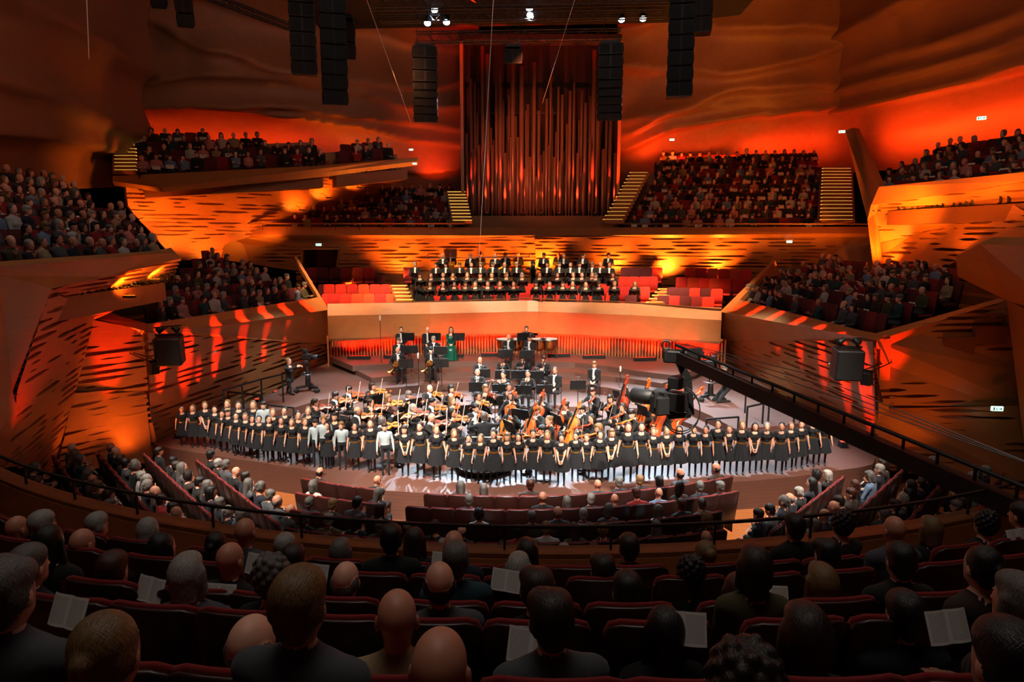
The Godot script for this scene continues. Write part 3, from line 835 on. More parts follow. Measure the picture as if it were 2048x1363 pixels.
func colour_lights() -> void:
	var red := Color(1.0, 0.13, 0.03)
	var orange := Color(1.0, 0.20, 0.06)
	var amber := Color(1.0, 0.52, 0.12)
	# LED bars on the top platform wash the slats
	for x in [718, 790, 905, 985, 1118, 1188, 1290, 1400]:
		var a := [x, (lerpf(713.0, 704.5, (x - 654.0) / 399.0) if x < 1053 else lerpf(704.5, 722.0, (x - 1053.0) / 399.0)) + 6.0]
		var q := PY(a[0], a[1], 0.82)
		var t := thing("light_bar", "long black light bar on the floor before the red slats", "light bar", q, -0.05 if a[0] < 1053 else 0.12, "light bars before the slats")
		var st := ST()
		box(st, Vector3(0, 0.07, 0), Vector3(0.95, 0.13, 0.16), Basis.IDENTITY, 0.01)
		obj("housing", done(st), M.black, t)
		st = ST()
		box(st, Vector3(0, 0.14, -0.03), Vector3(0.85, 0.012, 0.06))
		obj("led_strip", done(st), glow(red, 0.35), t)
		for dx in [-0.3, 0.3]:
			spot(q + Vector3(dx, 0.2, -0.05), q + Vector3(dx * 1.5, 0.9, -0.7), red if (a[0] < 760 or a[0] > 1330) else Color(1.0, 0.20, 0.04), 6.5, 48.0, 0.08, 0.9)
	# narrow lamps at the foot of the two stage walls: one stripe each
	var ww := PL([[305, 886, 19.3], [650, 738, 29.3], [292, 664, 19.0]])
	var we := PL([[1450, 738, 29.3], [1747, 906, 18.2], [1753, 681, 18.0]])
	var west := [[318, 876, 12.0], [360, 862, 9.0], [392, 846, 6.0], [424, 832, 9.0], [480, 806, 7.0], [520, 790, 9.0], [560, 773, 10.0], [600, 757, 10.0], [634, 745, 10.0]]
	for a in west:
		var q := PF(a[0], a[1], ww)
		q.y = maxf(q.y, 0.0)
		q.x += 0.6
		uplight(q, q + Vector3(-0.6, 2.4, 0.0), orange, a[2] * 3.0, 7.0, "small black floor lamp throwing an orange stripe up the wall", "stripe lamps at the western stage wall", 0.05, true)
	var east := [[1458, 745, 10.0], [1487, 760, 10.0], [1516, 777, 10.0], [1556, 800, 9.0], [1600, 824, 9.0], [1645, 850, 8.0], [1690, 873, 9.0], [1728, 893, 8.0]]
	for a in east:
		var q := PF(a[0], a[1], we)
		q.y = maxf(q.y, 0.0)
		q.x -= 0.6
		uplight(q, q + Vector3(0.6, 2.4, 0.0), orange, a[2] * 3.0, 7.0, "small black floor lamp throwing an orange stripe up the crane side wall", "stripe lamps at the eastern stage wall", 0.05, true)
	# unseen beam lights above: placed to throw one stripe each on the stage walls
	for a in [[648, 645], [606, 645], [566, 645], [527, 655], [482, 675], [430, 700], [372, 740], [322, 720]]:
		var hit := PF(a[0], a[1], ww)
		lamp_head(Vector3(hit.x + 6.5, 15.0, hit.z + 0.4), hit, orange, 1500, 1.15, 0.05, "side", 1.0)
		spot(Vector3(hit.x + 6.5, 14.9, hit.z + 0.4), hit + Vector3(0, 0.65, 0), orange, 1300, 1.15, 0.05)
	for a in [[1464, 650], [1492, 658], [1524, 668], [1562, 682], [1606, 700], [1650, 735], [1694, 770], [1736, 800]]:
		var hit := PF(a[0], a[1], we)
		lamp_head(Vector3(hit.x - 6.5, 15.0, hit.z + 0.4), hit, orange, 1500, 1.15, 0.05, "side", 1.0)
		spot(Vector3(hit.x - 6.5, 14.9, hit.z + 0.4), hit + Vector3(0, 0.65, 0), orange, 1300, 1.15, 0.05)
	# walls that face the stalls
	for a in [[240, 925, 18.0, 70.0, "west"], [1792, 935, 17.5, 70.0, "east"]]:
		var q := P(a[0], a[1], a[2])
		uplight(q + Vector3(0, 0, 0.3), q + Vector3(0, 3.2, -0.3), orange, a[3], 14.0, "small black floor lamp below the streaked %s wall of the stalls" % a[4], "", 0.05, true)
	# amber: low wall lamps
	for a in [[255, 587, 17.0, 7.0], [306, 554, 18.6, 7.0]]:
		wall_lamp(P(a[0] + 4, a[1] + 6, a[2] - 0.35), P(a[0], a[1], a[2]), amber, a[3])
	var gw := PL([[256, 372, 29.6], [838, 322, 41.0]])
	gw.append(gw[0] - Vector3(0, 3, 0))
	for a in [[592, 410], [645, 386], [706, 366], [768, 352]]:
		var w := PF(a[0], a[1], gw)
		wall_lamp(w + Vector3(0.45, -0.25, 0.5), w, amber, 5.0)
	for a in [[300, 420, 9.0], [360, 470, 11.0], [430, 490, 11.0], [520, 455, 7.0]]:  # unseen amber lights, no lamp bodies, placed to light the western gallery wall
		var w := PF(a[0], a[1], gw) + Vector3(0.9, -0.6, 1.2)
		spot(w, w + Vector3(-0.7, 1.5, -1.0), amber, a[2], 68.0, 0.1, 0.9)
	for a in [[900, 575, 33.4, 24.0], [790, 570, 33.0, 30.0], [1000, 560, 34.0, 16.0], [1080, 560, 34.0, 34.0], [1230, 560, 33.4, 20.0], [1335, 566, 33.0, 36.0], [1440, 560, 32.4, 26.0], [700, 575, 33.0, 20.0]]:  # unseen amber lights behind the choir, no lamp bodies, for the wall there
		var q := P(a[0], a[1], a[2])
		spot(q, q + Vector3(0, 1.6, -0.7), amber, a[3], 55.0, 0.1, 0.9)
	for a in [[1560, 545, 29.6, 22.0], [1690, 540, 28.6, 34.0], [1765, 545, 26.2, 26.0], [1900, 540, 22.0, 20.0]]:  # unseen amber lights behind the crowded terrace, no lamp bodies
		var q := P(a[0], a[1], a[2])
		spot(q, q + Vector3(0, 2.0, -0.8), amber, a[3], 60.0, 0.1, 0.9)
	for a in [[1800, 480, 23.0, 44.0], [1950, 450, 19.2, 40.0]]:  # unseen amber lights, placed to light the wall under the side balcony
		var q := P(a[0], a[1], a[2])
		spot(q, q + Vector3(0.4, 1.6, -1.4), amber, a[3], 65.0, 0.1, 0.9)
	# unseen lights from below where the walls meet the stalls, no lamp bodies
	for a in [[165, 955, 16.6, 5.0], [250, 935, 17.8, 8.0], [1860, 955, 16.6, 3.0], [1960, 965, 15.8, 2.5]]:
		var q := P(a[0], a[1], a[2])
		spot(q + Vector3(0, 0, 0.25), q + Vector3(0, 1.5, -0.7), amber, a[3], 50.0, 0.1, 0.9)
	for a in [[70, 915, 12.9, 4.0]]:  # unseen orange light, placed for the red patch at the wall foot
		var q := P(a[0], a[1], a[2])
		spot(q + Vector3(0.5, 0, 0.3), q + Vector3(-0.1, 1.2, -0.5), orange, a[3], 32.0, 0.1, 0.9)
	# unseen strips, no lamp bodies: red and orange washes on the walls above the top rows
	var wash := Color(1.0, 0.27, 0.06)
	for a in [[235, 318, 33.6, 620, 298, 36.6, 13.0], [620, 298, 36.6, 800, 322, 38.0, 4.0], [1300, 316, 40.9, 1500, 312, 40.8, 16.0], [1500, 312, 40.8, 1690, 308, 40.0, 16.0]]:
		strip(P(a[0], a[1], a[2]), P(a[3], a[4], a[5]), Vector3(0, 0.9, -0.8), wash, a[6])
	for a in [[1720, 300, 37.5, 1880, 280, 31.5, 30.0], [1880, 280, 31.5, 2150, 250, 23.5, 30.0]]:
		strip(P(a[0], a[1], a[2]), P(a[3], a[4], a[5]), Vector3(1.0, 0.75, -0.4), wash, a[6])
	# unseen lights: orange up the draped walls beside the organ, red behind the truss
	for a in [[870, 365, 39.0, 12.0], [1290, 330, 40.5, 10.0]]:
		var q := P(a[0], a[1], a[2])
		spot(q, q + Vector3(0, 2.2, -1.0), Color(1.0, 0.27, 0.04), a[3], 60.0, 0.1, 0.9)
	for x in [930, 1000, 1070, 1140, 1200]:
		var q := P(x, 84, 33.8)
		spot(q, q + Vector3(0, 1.0, -1.0), Color(1.0, 0.05, 0.03), 7.0, 60.0, 0.1, 0.9)
	spot(Vector3(0.6, 13.0, -27.5), P(1080, 300, 37.0), Color(1.0, 0.5, 0.3), 70.0, 24.0, 0.2, 0.9)  # unseen warm light without lamp body, placed to brighten the organ pipes
	# unseen lights: a warm wash that grazes the high draped walls
	for a in [[-7, 12.5, -14, -18, 13, -24, 14.0], [7, 12.5, -14, 17, 13, -24, 14.0], [-4.0, 12.0, -26, -10, 12, -38, 9.0], [5.5, 12.0, -26, 10, 12, -40, 9.0]]:
		spot(Vector3(a[0], a[1], a[2]), Vector3(a[3], a[4], a[5]), Color(1.0, 0.60, 0.34), a[6], 55.0, 0.2, 0.9)
func wall_lamp(at: Vector3, aim: Vector3, c: Color, energy: float) -> void:
	var t := thing("wall_lamp", "small black lamp on an arm lighting the streaked wall amber", "wall lamp", at, 0.0, "lamps on arms at the streaked walls")
	var d := (aim - at).normalized()
	var st := ST()
	tube(st, [aim, at + Vector3(0, -0.02, 0)], 0.012, 6)
	obj("arm", done(st, true), M.black, t).position = -at
	st = ST()
	box(st, Vector3.ZERO, Vector3(0.3, 0.06, 0.1), Basis.IDENTITY, 0.01)
	obj("head", done(st), M.black, t)
	st = ST()
	box(st, Vector3(0, 0.034, 0), Vector3(0.26, 0.008, 0.07))
	obj("led_strip", done(st), glow(c, 1.5), t)
	spot(at + Vector3(0, 0.06, 0) + d * 0.05, aim + Vector3(0, 0.35, 0), c, energy, 65.0, 0.06, 0.9)

# ---------------------------------------------------------------- figures: a distance field of tapered bones, meshed as surface nets
# slots: 0 skin, 1 hair, 2 coat or dress, 3 shirt, 4 trousers, 5 shoes and tights, 6 eyes and open mouth, 7 tie, 8 lips
func cap(a: Vector3, b: Vector3, ra: float, rb: float, slot: int, k := 0.03) -> Array: return [0, a, b, ra, rb, slot, k]
func ell(c: Vector3, r: Vector3, slot: int, k := 0.03, b := Basis.IDENTITY) -> Array: return [1, c, r, b, 0.0, slot, k]
func field(prims: Array, cell: float) -> Dictionary:
	var lo := Vector3.INF
	var hi := -Vector3.INF
	var boxes := []
	for p in prims:
		var l: Vector3
		var h: Vector3
		if p[0] == 0:
			var ra: Vector3 = Vector3.ONE * p[3]
			var rb: Vector3 = Vector3.ONE * p[4]
			l = (p[1] - ra).min(p[2] - rb)
			h = (p[1] + ra).max(p[2] + rb)
		else:
			var r: Vector3 = Vector3.ONE * maxf(p[2].x, maxf(p[2].y, p[2].z)) if p[3] != Basis.IDENTITY else p[2]
			l = p[1] - r
			h = p[1] + r
		var m: float = p[6] * 0.6 + cell * 1.6
		l -= Vector3.ONE * m
		h += Vector3.ONE * m
		boxes.append([l, h])
		lo = lo.min(l)
		hi = hi.max(h)
	var nx := int((hi.x - lo.x) / cell) + 2
	var ny := int((hi.y - lo.y) / cell) + 2
	var nz := int((hi.z - lo.z) / cell) + 2
	var D := PackedFloat32Array()
	D.resize(nx * ny * nz)
	D.fill(9.0)
	var R := D.duplicate()
	var S := PackedByteArray()
	S.resize(nx * ny * nz)
	for pi in prims.size():
		var p: Array = prims[pi]
		var i0 := Vector3i((boxes[pi][0] - lo) / cell)
		var i1 := Vector3i((boxes[pi][1] - lo) / cell)
		var slot: int = p[5]
		var k: float = p[6]
		var is_cap: bool = p[0] == 0
		var a: Vector3 = p[1]
		var ba := Vector3.ZERO
		var bb := 1.0
		var ra := 0.0
		var dr := 0.0
		var inv := Basis.IDENTITY
		var rad := Vector3.ONE
		var rad2 := Vector3.ONE
		if is_cap:
			ba = p[2] - a
			bb = maxf(ba.length_squared(), 1e-9)
			ra = p[3]
			dr = p[4] - p[3]
		else:
			inv = p[3].inverse()
			rad = p[2]
			rad2 = rad * rad
		for z in range(maxi(i0.z, 0), mini(i1.z + 1, nz)):
			for y in range(maxi(i0.y, 0), mini(i1.y + 1, ny)):
				var at := (z * ny + y) * nx
				for x in range(maxi(i0.x, 0), mini(i1.x + 1, nx)):
					var q := lo + Vector3(x, y, z) * cell - a
					var d: float
					if is_cap:
						var h := clampf(q.dot(ba) / bb, 0.0, 1.0)
						d = (q - ba * h).length() - ra - dr * h
					else:
						q = inv * q
						var k0 := (q / rad).length()
						d = k0 * (k0 - 1.0) / maxf((q / rad2).length(), 1e-5)
					var o := D[at + x]
					if d < R[at + x]:
						R[at + x] = d
						S[at + x] = slot
					var hh := maxf(k - absf(d - o), 0.0)
					D[at + x] = minf(d, o) - hh * hh * 0.25 / k
	var V := PackedVector3Array()
	var N := PackedVector3Array()
	var VS := PackedByteArray()
	var id := PackedInt32Array()
	id.resize(nx * ny * nz)
	id.fill(-1)
	var sy := nx
	var sz := nx * ny
	var off := [0, 1, sy, sy + 1, sz, sz + 1, sz + sy, sz + sy + 1]
	var edges := [[0, 1], [2, 3], [4, 5], [6, 7], [0, 2], [1, 3], [4, 6], [5, 7], [0, 4], [1, 5], [2, 6], [3, 7]]
	var cells := PackedInt32Array()
	var lim := cell * 2.0
	for z in nz - 1:
		for y in ny - 1:
			var row := (z * ny + y) * nx
			for x in nx - 1:
				var at := row + x
				var d0 := D[at]
				if d0 > lim or d0 < -lim: continue
				var d1 := D[at + 1]
				var d2 := D[at + sy]
				var d3 := D[at + sy + 1]
				var d4 := D[at + sz]
				var d5 := D[at + sz + 1]
				var d6 := D[at + sz + sy]
				var d7 := D[at + sz + sy + 1]
				var mn := minf(minf(minf(d0, d1), minf(d2, d3)), minf(minf(d4, d5), minf(d6, d7)))
				if mn >= 0.0: continue
				if maxf(maxf(maxf(d0, d1), maxf(d2, d3)), maxf(maxf(d4, d5), maxf(d6, d7))) < 0.0: continue
				var g := [d0, d1, d2, d3, d4, d5, d6, d7]
				var sum := Vector3.ZERO
				var cnt := 0
				for e in edges:
					var da: float = g[e[0]]
					var db: float = g[e[1]]
					if (da < 0.0) != (db < 0.0):
						var t := da / (da - db)
						var ca := Vector3(e[0] & 1, (e[0] >> 1) & 1, e[0] >> 2)
						sum += ca + (Vector3(e[1] & 1, (e[1] >> 1) & 1, e[1] >> 2) - ca) * t
						cnt += 1
				id[at] = V.size()
				V.append(lo + (Vector3(x, y, z) + sum / cnt) * cell)
				N.append(Vector3(d1 + d3 + d5 + d7 - d0 - d2 - d4 - d6, d2 + d3 + d6 + d7 - d0 - d1 - d4 - d5, d4 + d5 + d6 + d7 - d0 - d1 - d2 - d3).normalized())
				var bs := 0
				var br := 9.0
				for c in 8:
					if R[at + off[c]] < br:
						br = R[at + off[c]]
						bs = S[at + off[c]]
				VS.append(bs)
				cells.append(at)
	var out := {}
	var maps := {}
	for c in cells.size():
		var at := cells[c]
		var a0 := D[at] < 0.0
		for ax in 3:
			var s: int = [1, sy, sz][ax]
			var u: int = [sy, sz, 1][ax]
			var w: int = [sz, 1, sy][ax]
			if (D[at + s] < 0.0) == a0 or at - u - w < 0: continue
			var q := [id[at], id[at - u], id[at - u - w], id[at - w]]
			if q[1] < 0 or q[2] < 0 or q[3] < 0: continue
			if not a0: q.reverse()
			var slot := VS[q[0]]
			if not out.has(slot):
				out[slot] = [PackedVector3Array(), PackedVector3Array(), PackedInt32Array()]
				var mp := PackedInt32Array()
				mp.resize(V.size())
				mp.fill(-1)
				maps[slot] = mp
			var r := []
			for k in q:
				if maps[slot][k] < 0:
					maps[slot][k] = out[slot][0].size()
					out[slot][0].append(V[k])
					out[slot][1].append(N[k])
				r.append(maps[slot][k])
			for k in [0, 2, 1, 0, 3, 2]: out[slot][2].append(r[k])
	return out
func add_shape(dst: Dictionary, src: Dictionary, xf: Transform3D, only := -1) -> Dictionary:
	for s in src:
		var t: int = s if only < 0 else only
		if not dst.has(t): dst[t] = [PackedVector3Array(), PackedVector3Array(), PackedInt32Array()]
		var base: int = dst[t][0].size()
		dst[t][0].append_array(xf * src[s][0])
		var nb := Transform3D(xf.basis.orthonormalized(), Vector3.ZERO)
		dst[t][1].append_array(nb * src[s][1])
		var ix: PackedInt32Array = src[s][2].duplicate()
		for i in ix.size(): ix[i] += base
		dst[t][2].append_array(ix)
	return dst
func rings(dst: Dictionary, slot: int, ring_list: Array, close := true) -> void:
	# a skin over rings of points (each an Array of Vector3 of one length), smooth
	var n: int = ring_list[0].size()
	if not dst.has(slot): dst[slot] = [PackedVector3Array(), PackedVector3Array(), PackedInt32Array()]
	var base: int = dst[slot][0].size()
	for r in ring_list.size():
		for k in n:
			dst[slot][0].append(ring_list[r][k])
			var du: Vector3 = ring_list[r][(k + 1) % n] - ring_list[r][(k + n - 1) % n]
			var dv: Vector3 = ring_list[mini(r + 1, ring_list.size() - 1)][k] - ring_list[maxi(r - 1, 0)][k]
			dst[slot][1].append(dv.cross(du).normalized())
	for r in ring_list.size() - 1:
		for k in (n if close else n - 1):
			var a: int = base + r * n + k
			var b: int = base + r * n + (k + 1) % n
			for i in [a, b, b + n, a, b + n, a + n]: dst[slot][2].append(i)
func shape_mesh(sh: Dictionary) -> ArrayMesh:
	var m := ArrayMesh.new()
	var keys := sh.keys()
	keys.sort()
	for s in keys:
		var arr := []
		arr.resize(Mesh.ARRAY_MAX)
		arr[Mesh.ARRAY_VERTEX] = sh[s][0]
		arr[Mesh.ARRAY_NORMAL] = sh[s][1]
		arr[Mesh.ARRAY_INDEX] = sh[s][2]
		m.add_surface_from_arrays(Mesh.PRIMITIVE_TRIANGLES, arr)
	m.set_meta("slots", keys)
	return m
func dress(o: MeshInstance3D, pal: Dictionary) -> MeshInstance3D:
	var keys: Array = o.mesh.get_meta("slots")
	for i in keys.size(): o.set_surface_override_material(i, pal.get(keys[i], M.matte_black))
	return o
func person(called: String, mesh: ArrayMesh, pal: Dictionary, at: Vector3, turn: float, label: String, category: String, group := "", size := 1.0) -> MeshInstance3D:
	var o := obj(called, mesh, null)
	dress(o, pal)
	o.position = at
	o.rotation.y = turn
	o.scale = Vector3.ONE * size
	tag(o, label, category, group)
	return o

# ---------------------------------------------------------------- heads and hands (facing +z)
var heads := {}
func head(style: String, open_mouth := false, cell := 0.011) -> Dictionary:
	var key := style + str(open_mouth) + str(cell)
	if heads.has(key): return heads[key]
	var p := [
		ell(Vector3(0, 0.03, -0.012), Vector3(0.076, 0.094, 0.096), 0, 0.02), ell(Vector3(0, -0.03, 0.018), Vector3(0.063, 0.085, 0.07), 0, 0.03),
		ell(Vector3(0, -0.078, 0.036), Vector3(0.042, 0.032, 0.044), 0, 0.03), cap(Vector3(0, -0.05, -0.02), Vector3(0, -0.15, -0.022), 0.05, 0.052, 0, 0.03),
		cap(Vector3(0, 0.008, 0.086), Vector3(0, -0.03, 0.1), 0.008, 0.013, 0, 0.012)]
	for s in [-1, 1]:
		p.append(ell(Vector3(s * 0.079, -0.012, -0.008), Vector3(0.011, 0.032, 0.02), 0, 0.006))
	var hk := 0.012
	var capped := style != "bald" and style != "fringe"
	if capped:
		p.append(ell(Vector3(0, 0.05, -0.027), Vector3(0.086, 0.09, 0.096), 1, hk))
		for s in [-1, 1]: p.append(ell(Vector3(s * 0.066, 0.005, -0.035), Vector3(0.022, 0.052, 0.05), 1, hk))
		p.append(ell(Vector3(0, -0.03, -0.062), Vector3(0.064, 0.07, 0.046), 1, hk))
	match style:
		"fringe":
			p.append(ell(Vector3(0, -0.025, -0.06), Vector3(0.07, 0.06, 0.05), 1, hk))
			for s in [-1, 1]: p.append(ell(Vector3(s * 0.068, 0.0, -0.035), Vector3(0.02, 0.045, 0.045), 1, hk))
		"full":
			p.append(ell(Vector3(0, 0.07, 0.01), Vector3(0.08, 0.065, 0.08), 1, 0.02))
		"parted":
			p.append(ell(Vector3(0.03, 0.075, 0.02), Vector3(0.062, 0.052, 0.068), 1, 0.02))
			p.append(ell(Vector3(-0.04, 0.07, 0.01), Vector3(0.05, 0.05, 0.065), 1, 0.02))
		"curly":
			for i in 70:
				var t := i * 2.4
				var y := 0.135 - i * 0.0032
				var r := 0.09 * sqrt(maxf(0.03, 1.0 - pow((y - 0.03) / 0.118, 2)))
				var at := Vector3(cos(t) * r, y, sin(t) * r * 0.95 - 0.035)
				if at.z < 0.05 or at.y > 0.07: p.append(ell(at, Vector3.ONE * 0.021, 1, 0.016))
		"bob":
			for s in [-1, 1]: p.append(cap(Vector3(s * 0.07, 0.03, -0.02), Vector3(s * 0.078, -0.1, -0.01), 0.034, 0.028, 1, 0.02))
			p.append(cap(Vector3(0, 0.02, -0.06), Vector3(0, -0.1, -0.065), 0.075, 0.066, 1, 0.03))
			p.append(ell(Vector3(0, 0.085, 0.02), Vector3(0.068, 0.045, 0.07), 1, 0.02))
		"long":
			for s in [-1, 1]: p.append(cap(Vector3(s * 0.07, 0.03, -0.02), Vector3(s * 0.09, -0.26, 0.0), 0.032, 0.024, 1, 0.02))
			p.append(cap(Vector3(0, 0.02, -0.06), Vector3(0, -0.3, -0.1), 0.074, 0.06, 1, 0.03))
		"pony":
			p.append(cap(Vector3(0, 0.04, -0.12), Vector3(0.015, -0.2, -0.15), 0.03, 0.016, 1, 0.02))
		"bun":
			p.append(ell(Vector3(0, 0.06, -0.125), Vector3(0.045, 0.045, 0.04), 1, 0.015))
		"plaits":
			for s in [-1, 1]:
				for i in 7: p.append(ell(Vector3(s * (0.078 + 0.003 * i), -0.04 - 0.033 * i, -0.02 + 0.01 * i), Vector3.ONE * (0.021 - 0.001 * i), 1, 0.008))
		"beard":
			p.append(ell(Vector3(0, -0.085, 0.03), Vector3(0.054, 0.042, 0.056), 1, 0.01))
	var out := field(p, cell)
	if cell < 0.0135:
		for s in [-1, 1]:
			blob(out, 6, Vector3(s * 0.031, 0.008, 0.0745), Vector3(0.0125, 0.0062, 0.0085), Basis(Vector3.UP, s * 0.35))
			blob(out, 1, Vector3(s * 0.032, 0.029, 0.0765), Vector3(0.018, 0.0034, 0.007), Basis(Vector3.UP, s * 0.4) * Basis(Vector3(0, 0, 1), -s * 0.12))
		if open_mouth:
			blob(out, 8, Vector3(0, -0.064, 0.0795), Vector3(0.0185, 0.0125, 0.009))
			blob(out, 6, Vector3(0, -0.064, 0.0815), Vector3(0.0135, 0.0085, 0.009))
		else: blob(out, 8, Vector3(0, -0.062, 0.081), Vector3(0.021, 0.0065, 0.008))
	heads[key] = out
	return heads[key]
func blob(dst: Dictionary, slot: int, c: Vector3, r: Vector3, b := Basis.IDENTITY) -> void:
	# a small flattened ball
	var list := []
	for i in 7:
		var a := PI * (i + 0.02) / 6.04
		var ring := []
		for k in 10: ring.append(c + b * (Vector3(sin(a) * cos(TAU * k / 10), cos(a), -sin(a) * sin(TAU * k / 10)) * r))
		list.append(ring)
	rings(dst, slot, list)
var hands := {}
func hand(kind: String, cell := 0.0075) -> Dictionary:
	# wrist at the origin, fingers down -y, palm towards +z, thumb towards +x
	var key := kind + str(cell)
	if hands.has(key): return hands[key]
	var bend: float = {"relaxed": 0.45, "grip": 1.25, "flat": 0.12}[kind]
	var p := [ell(Vector3(0, -0.045, 0), Vector3(0.038, 0.05, 0.014), 0, 0.012), cap(Vector3(0, 0.02, 0), Vector3(0, -0.02, 0), 0.024, 0.026, 0, 0.02)]
	var lens := [0.068, 0.08, 0.076, 0.06]
	for i in 4:
		var b := Vector3(0.029 - 0.0195 * i, -0.083 - 0.004 * (1 if i in [1, 2] else 0), 0)
		var l: float = lens[i]
		var d1 := Vector3(0, -cos(bend * 0.5), sin(bend * 0.5))
		var d2 := Vector3(0, -cos(bend * 1.4), sin(bend * 1.4))
		p.append(cap(b, b + d1 * l * 0.5, 0.0088, 0.008, 0, 0.004))
		p.append(cap(b + d1 * l * 0.5, b + d1 * l * 0.5 + d2 * l * 0.5, 0.008, 0.0066, 0, 0.004))
	var tb := Vector3(0.03, -0.03, 0.004)
	var tm := tb + Vector3(0.026, -0.03, 0.008 + 0.01 * bend)
	p.append(cap(tb, tm, 0.012, 0.0095, 0, 0.006))
	p.append(cap(tm, tm + Vector3(0.004 - 0.012 * bend, -0.03, 0.006 + 0.008 * bend), 0.0095, 0.0075, 0, 0.004))
	hands[key] = field(p, cell)
	return hands[key]
func elbow(s: Vector3, w: Vector3, pole: Vector3, l1 := 0.285, l2 := 0.26) -> Vector3:
	var d := w - s
	var L := minf(d.length(), (l1 + l2) * 0.995)
	var u := d.normalized()
	var a := (l1 * l1 - l2 * l2 + L * L) / (2.0 * L)
	var hgt := sqrt(maxf(0.0, l1 * l1 - a * a))
	var pp := (pole - u * pole.dot(u)).normalized()
	return s + u * a + pp * hgt
func human(o: Dictionary) -> ArrayMesh:
	# an adult of 1.75 m (or a child's build, scaled later); o says the pose and the clothes
	var sit: bool = o.get("sit", false)
	var female: bool = o.get("female", false)
	var cell: float = o.get("cell", 0.02)
	var wide: float = o.get("wide", 1.0)
	var dy := -0.43 if sit else 0.0
	var lean: float = o.get("lean", 0.0)          # radians forwards
	var hip := Vector3(0, 0.95 + dy, 0)
	var tip := Basis(Vector3.RIGHT, lean)
	var up := func(v: Vector3) -> Vector3: return hip + tip * (v + Vector3(0, dy, 0) - hip)
	var top: int = 2
	var p := []
	var sw := 0.17 if female else 0.19
	p.append(ell(up.call(Vector3(0, 0.965, -0.005)), Vector3(0.165 * wide, 0.13, 0.12 * wide), 4 if o.get("trousers", true) else top, 0.06, tip))
	p.append(ell(up.call(Vector3(0, 1.12, 0.0)), Vector3((0.135 if female else 0.15) * wide, 0.17, 0.112 * wide), top, 0.06, tip))
	p.append(ell(up.call(Vector3(0, 1.3, 0.005)), Vector3(0.165 if female else 0.18, 0.19, 0.118), top, 0.06, tip))
	p.append(cap(up.call(Vector3(-sw + 0.03, 1.405, -0.01)), up.call(Vector3(sw - 0.03, 1.405, -0.01)), 0.062, 0.062, top, 0.06))
	if female:
		for s in [-1, 1]: p.append(ell(up.call(Vector3(s * 0.07, 1.27, 0.09)), Vector3(0.06, 0.06, 0.05), top, 0.05))
	var neck: int = o.get("neck", 0)
	p.append(cap(up.call(Vector3(0, 1.43, -0.01)), up.call(Vector3(0, 1.5, 0.0)), 0.062, 0.054, neck, 0.04))
	if o.get("decollete", false): p.append(ell(up.call(Vector3(0, 1.41, 0.055)), Vector3(0.085, 0.075, 0.055), 0, 0.012))
	if o.get("shirt", false):
		p.append(ell(up.call(Vector3(0, 1.27, 0.085)), Vector3(0.05, 0.19, 0.048), 3, 0.008))
		p.append(cap(up.call(Vector3(0, 1.455, -0.005)), up.call(Vector3(0, 1.49, 0.0)), 0.065, 0.062, 3, 0.008))
		for s in [-1, 1]: p.append(ell(up.call(Vector3(s * 0.026, 1.455, 0.075)), Vector3(0.028, 0.016, 0.012), 7, 0.003))
	if o.get("collar", false):
		p.append(cap(up.call(Vector3(0, 1.45, -0.01)), up.call(Vector3(0, 1.475, -0.005)), 0.068, 0.064, 2, 0.008))
	# legs
	var knees: Array = o.get("knees", [Vector3(-0.1, 0.5, 0.02), Vector3(0.1, 0.5, 0.02)] if not sit else [Vector3(-0.11, 0.52, 0.44), Vector3(0.11, 0.52, 0.44)])
	var ankles: Array = o.get("ankles", [Vector3(-0.1, 0.09, -0.02), Vector3(0.1, 0.09, -0.02)] if not sit else [Vector3(-0.11, 0.09, 0.42), Vector3(0.11, 0.09, 0.42)])
	var legs: int = 4 if o.get("trousers", true) else 5
	if o.get("legs", true):
		for s in 2:
			var hp := Vector3(-0.085 if s == 0 else 0.085, 0.93 + dy, 0.0 if not sit else 0.03)
			var thin := 0.82 if o.get("child", false) else 1.0
			p.append(cap(hp, knees[s], 0.085 * thin, 0.058 * thin, legs, 0.05))
			p.append(cap(knees[s], ankles[s], 0.056 * thin, 0.038 * thin, legs, 0.03))
			p.append(cap(ankles[s] + Vector3(0, -0.05, -0.02), ankles[s] + Vector3(0.0, -0.06, 0.13), 0.038, 0.032, 5, 0.02))
	# arms: wrists and poles as given
	var wr: Array = o.get("wrists", [Vector3(-0.24, 0.86 + dy, 0.05), Vector3(0.24, 0.86 + dy, 0.05)])
	var poles: Array = o.get("poles", [Vector3(-0.6, -0.3, -1), Vector3(0.6, -0.3, -1)])
	var sleeve: String = o.get("sleeve", "long")
	var ends := []
	for s in 2:
		var sh: Vector3 = up.call(Vector3(-sw if s == 0 else sw, 1.4, -0.01))
		var el := elbow(sh, wr[s], poles[s])
		var fore: Vector3 = (wr[s] - el)
		var w: Vector3 = el + fore.normalized() * 0.26
		var thin := 0.85 if female else 1.0
		var a1: int = top if sleeve != "none" else 0
		p.append(cap(sh, el, 0.054 * thin, 0.044 * thin, a1 if sleeve != "short" else 0, 0.03))
		if sleeve == "short": p.append(cap(sh, sh.lerp(el, 0.5), 0.06 * thin, 0.055 * thin, top, 0.02))
		p.append(cap(el, w, 0.042 * thin, (0.033 if sleeve == "long" else 0.026) * thin, top if sleeve == "long" else 0, 0.02))
		if o.get("shirt", false): p.append(cap(el.lerp(w, 0.95), w, 0.034, 0.033, 3, 0.004))
		ends.append([w, fore.normalized()])
	var sh := field(p, cell)
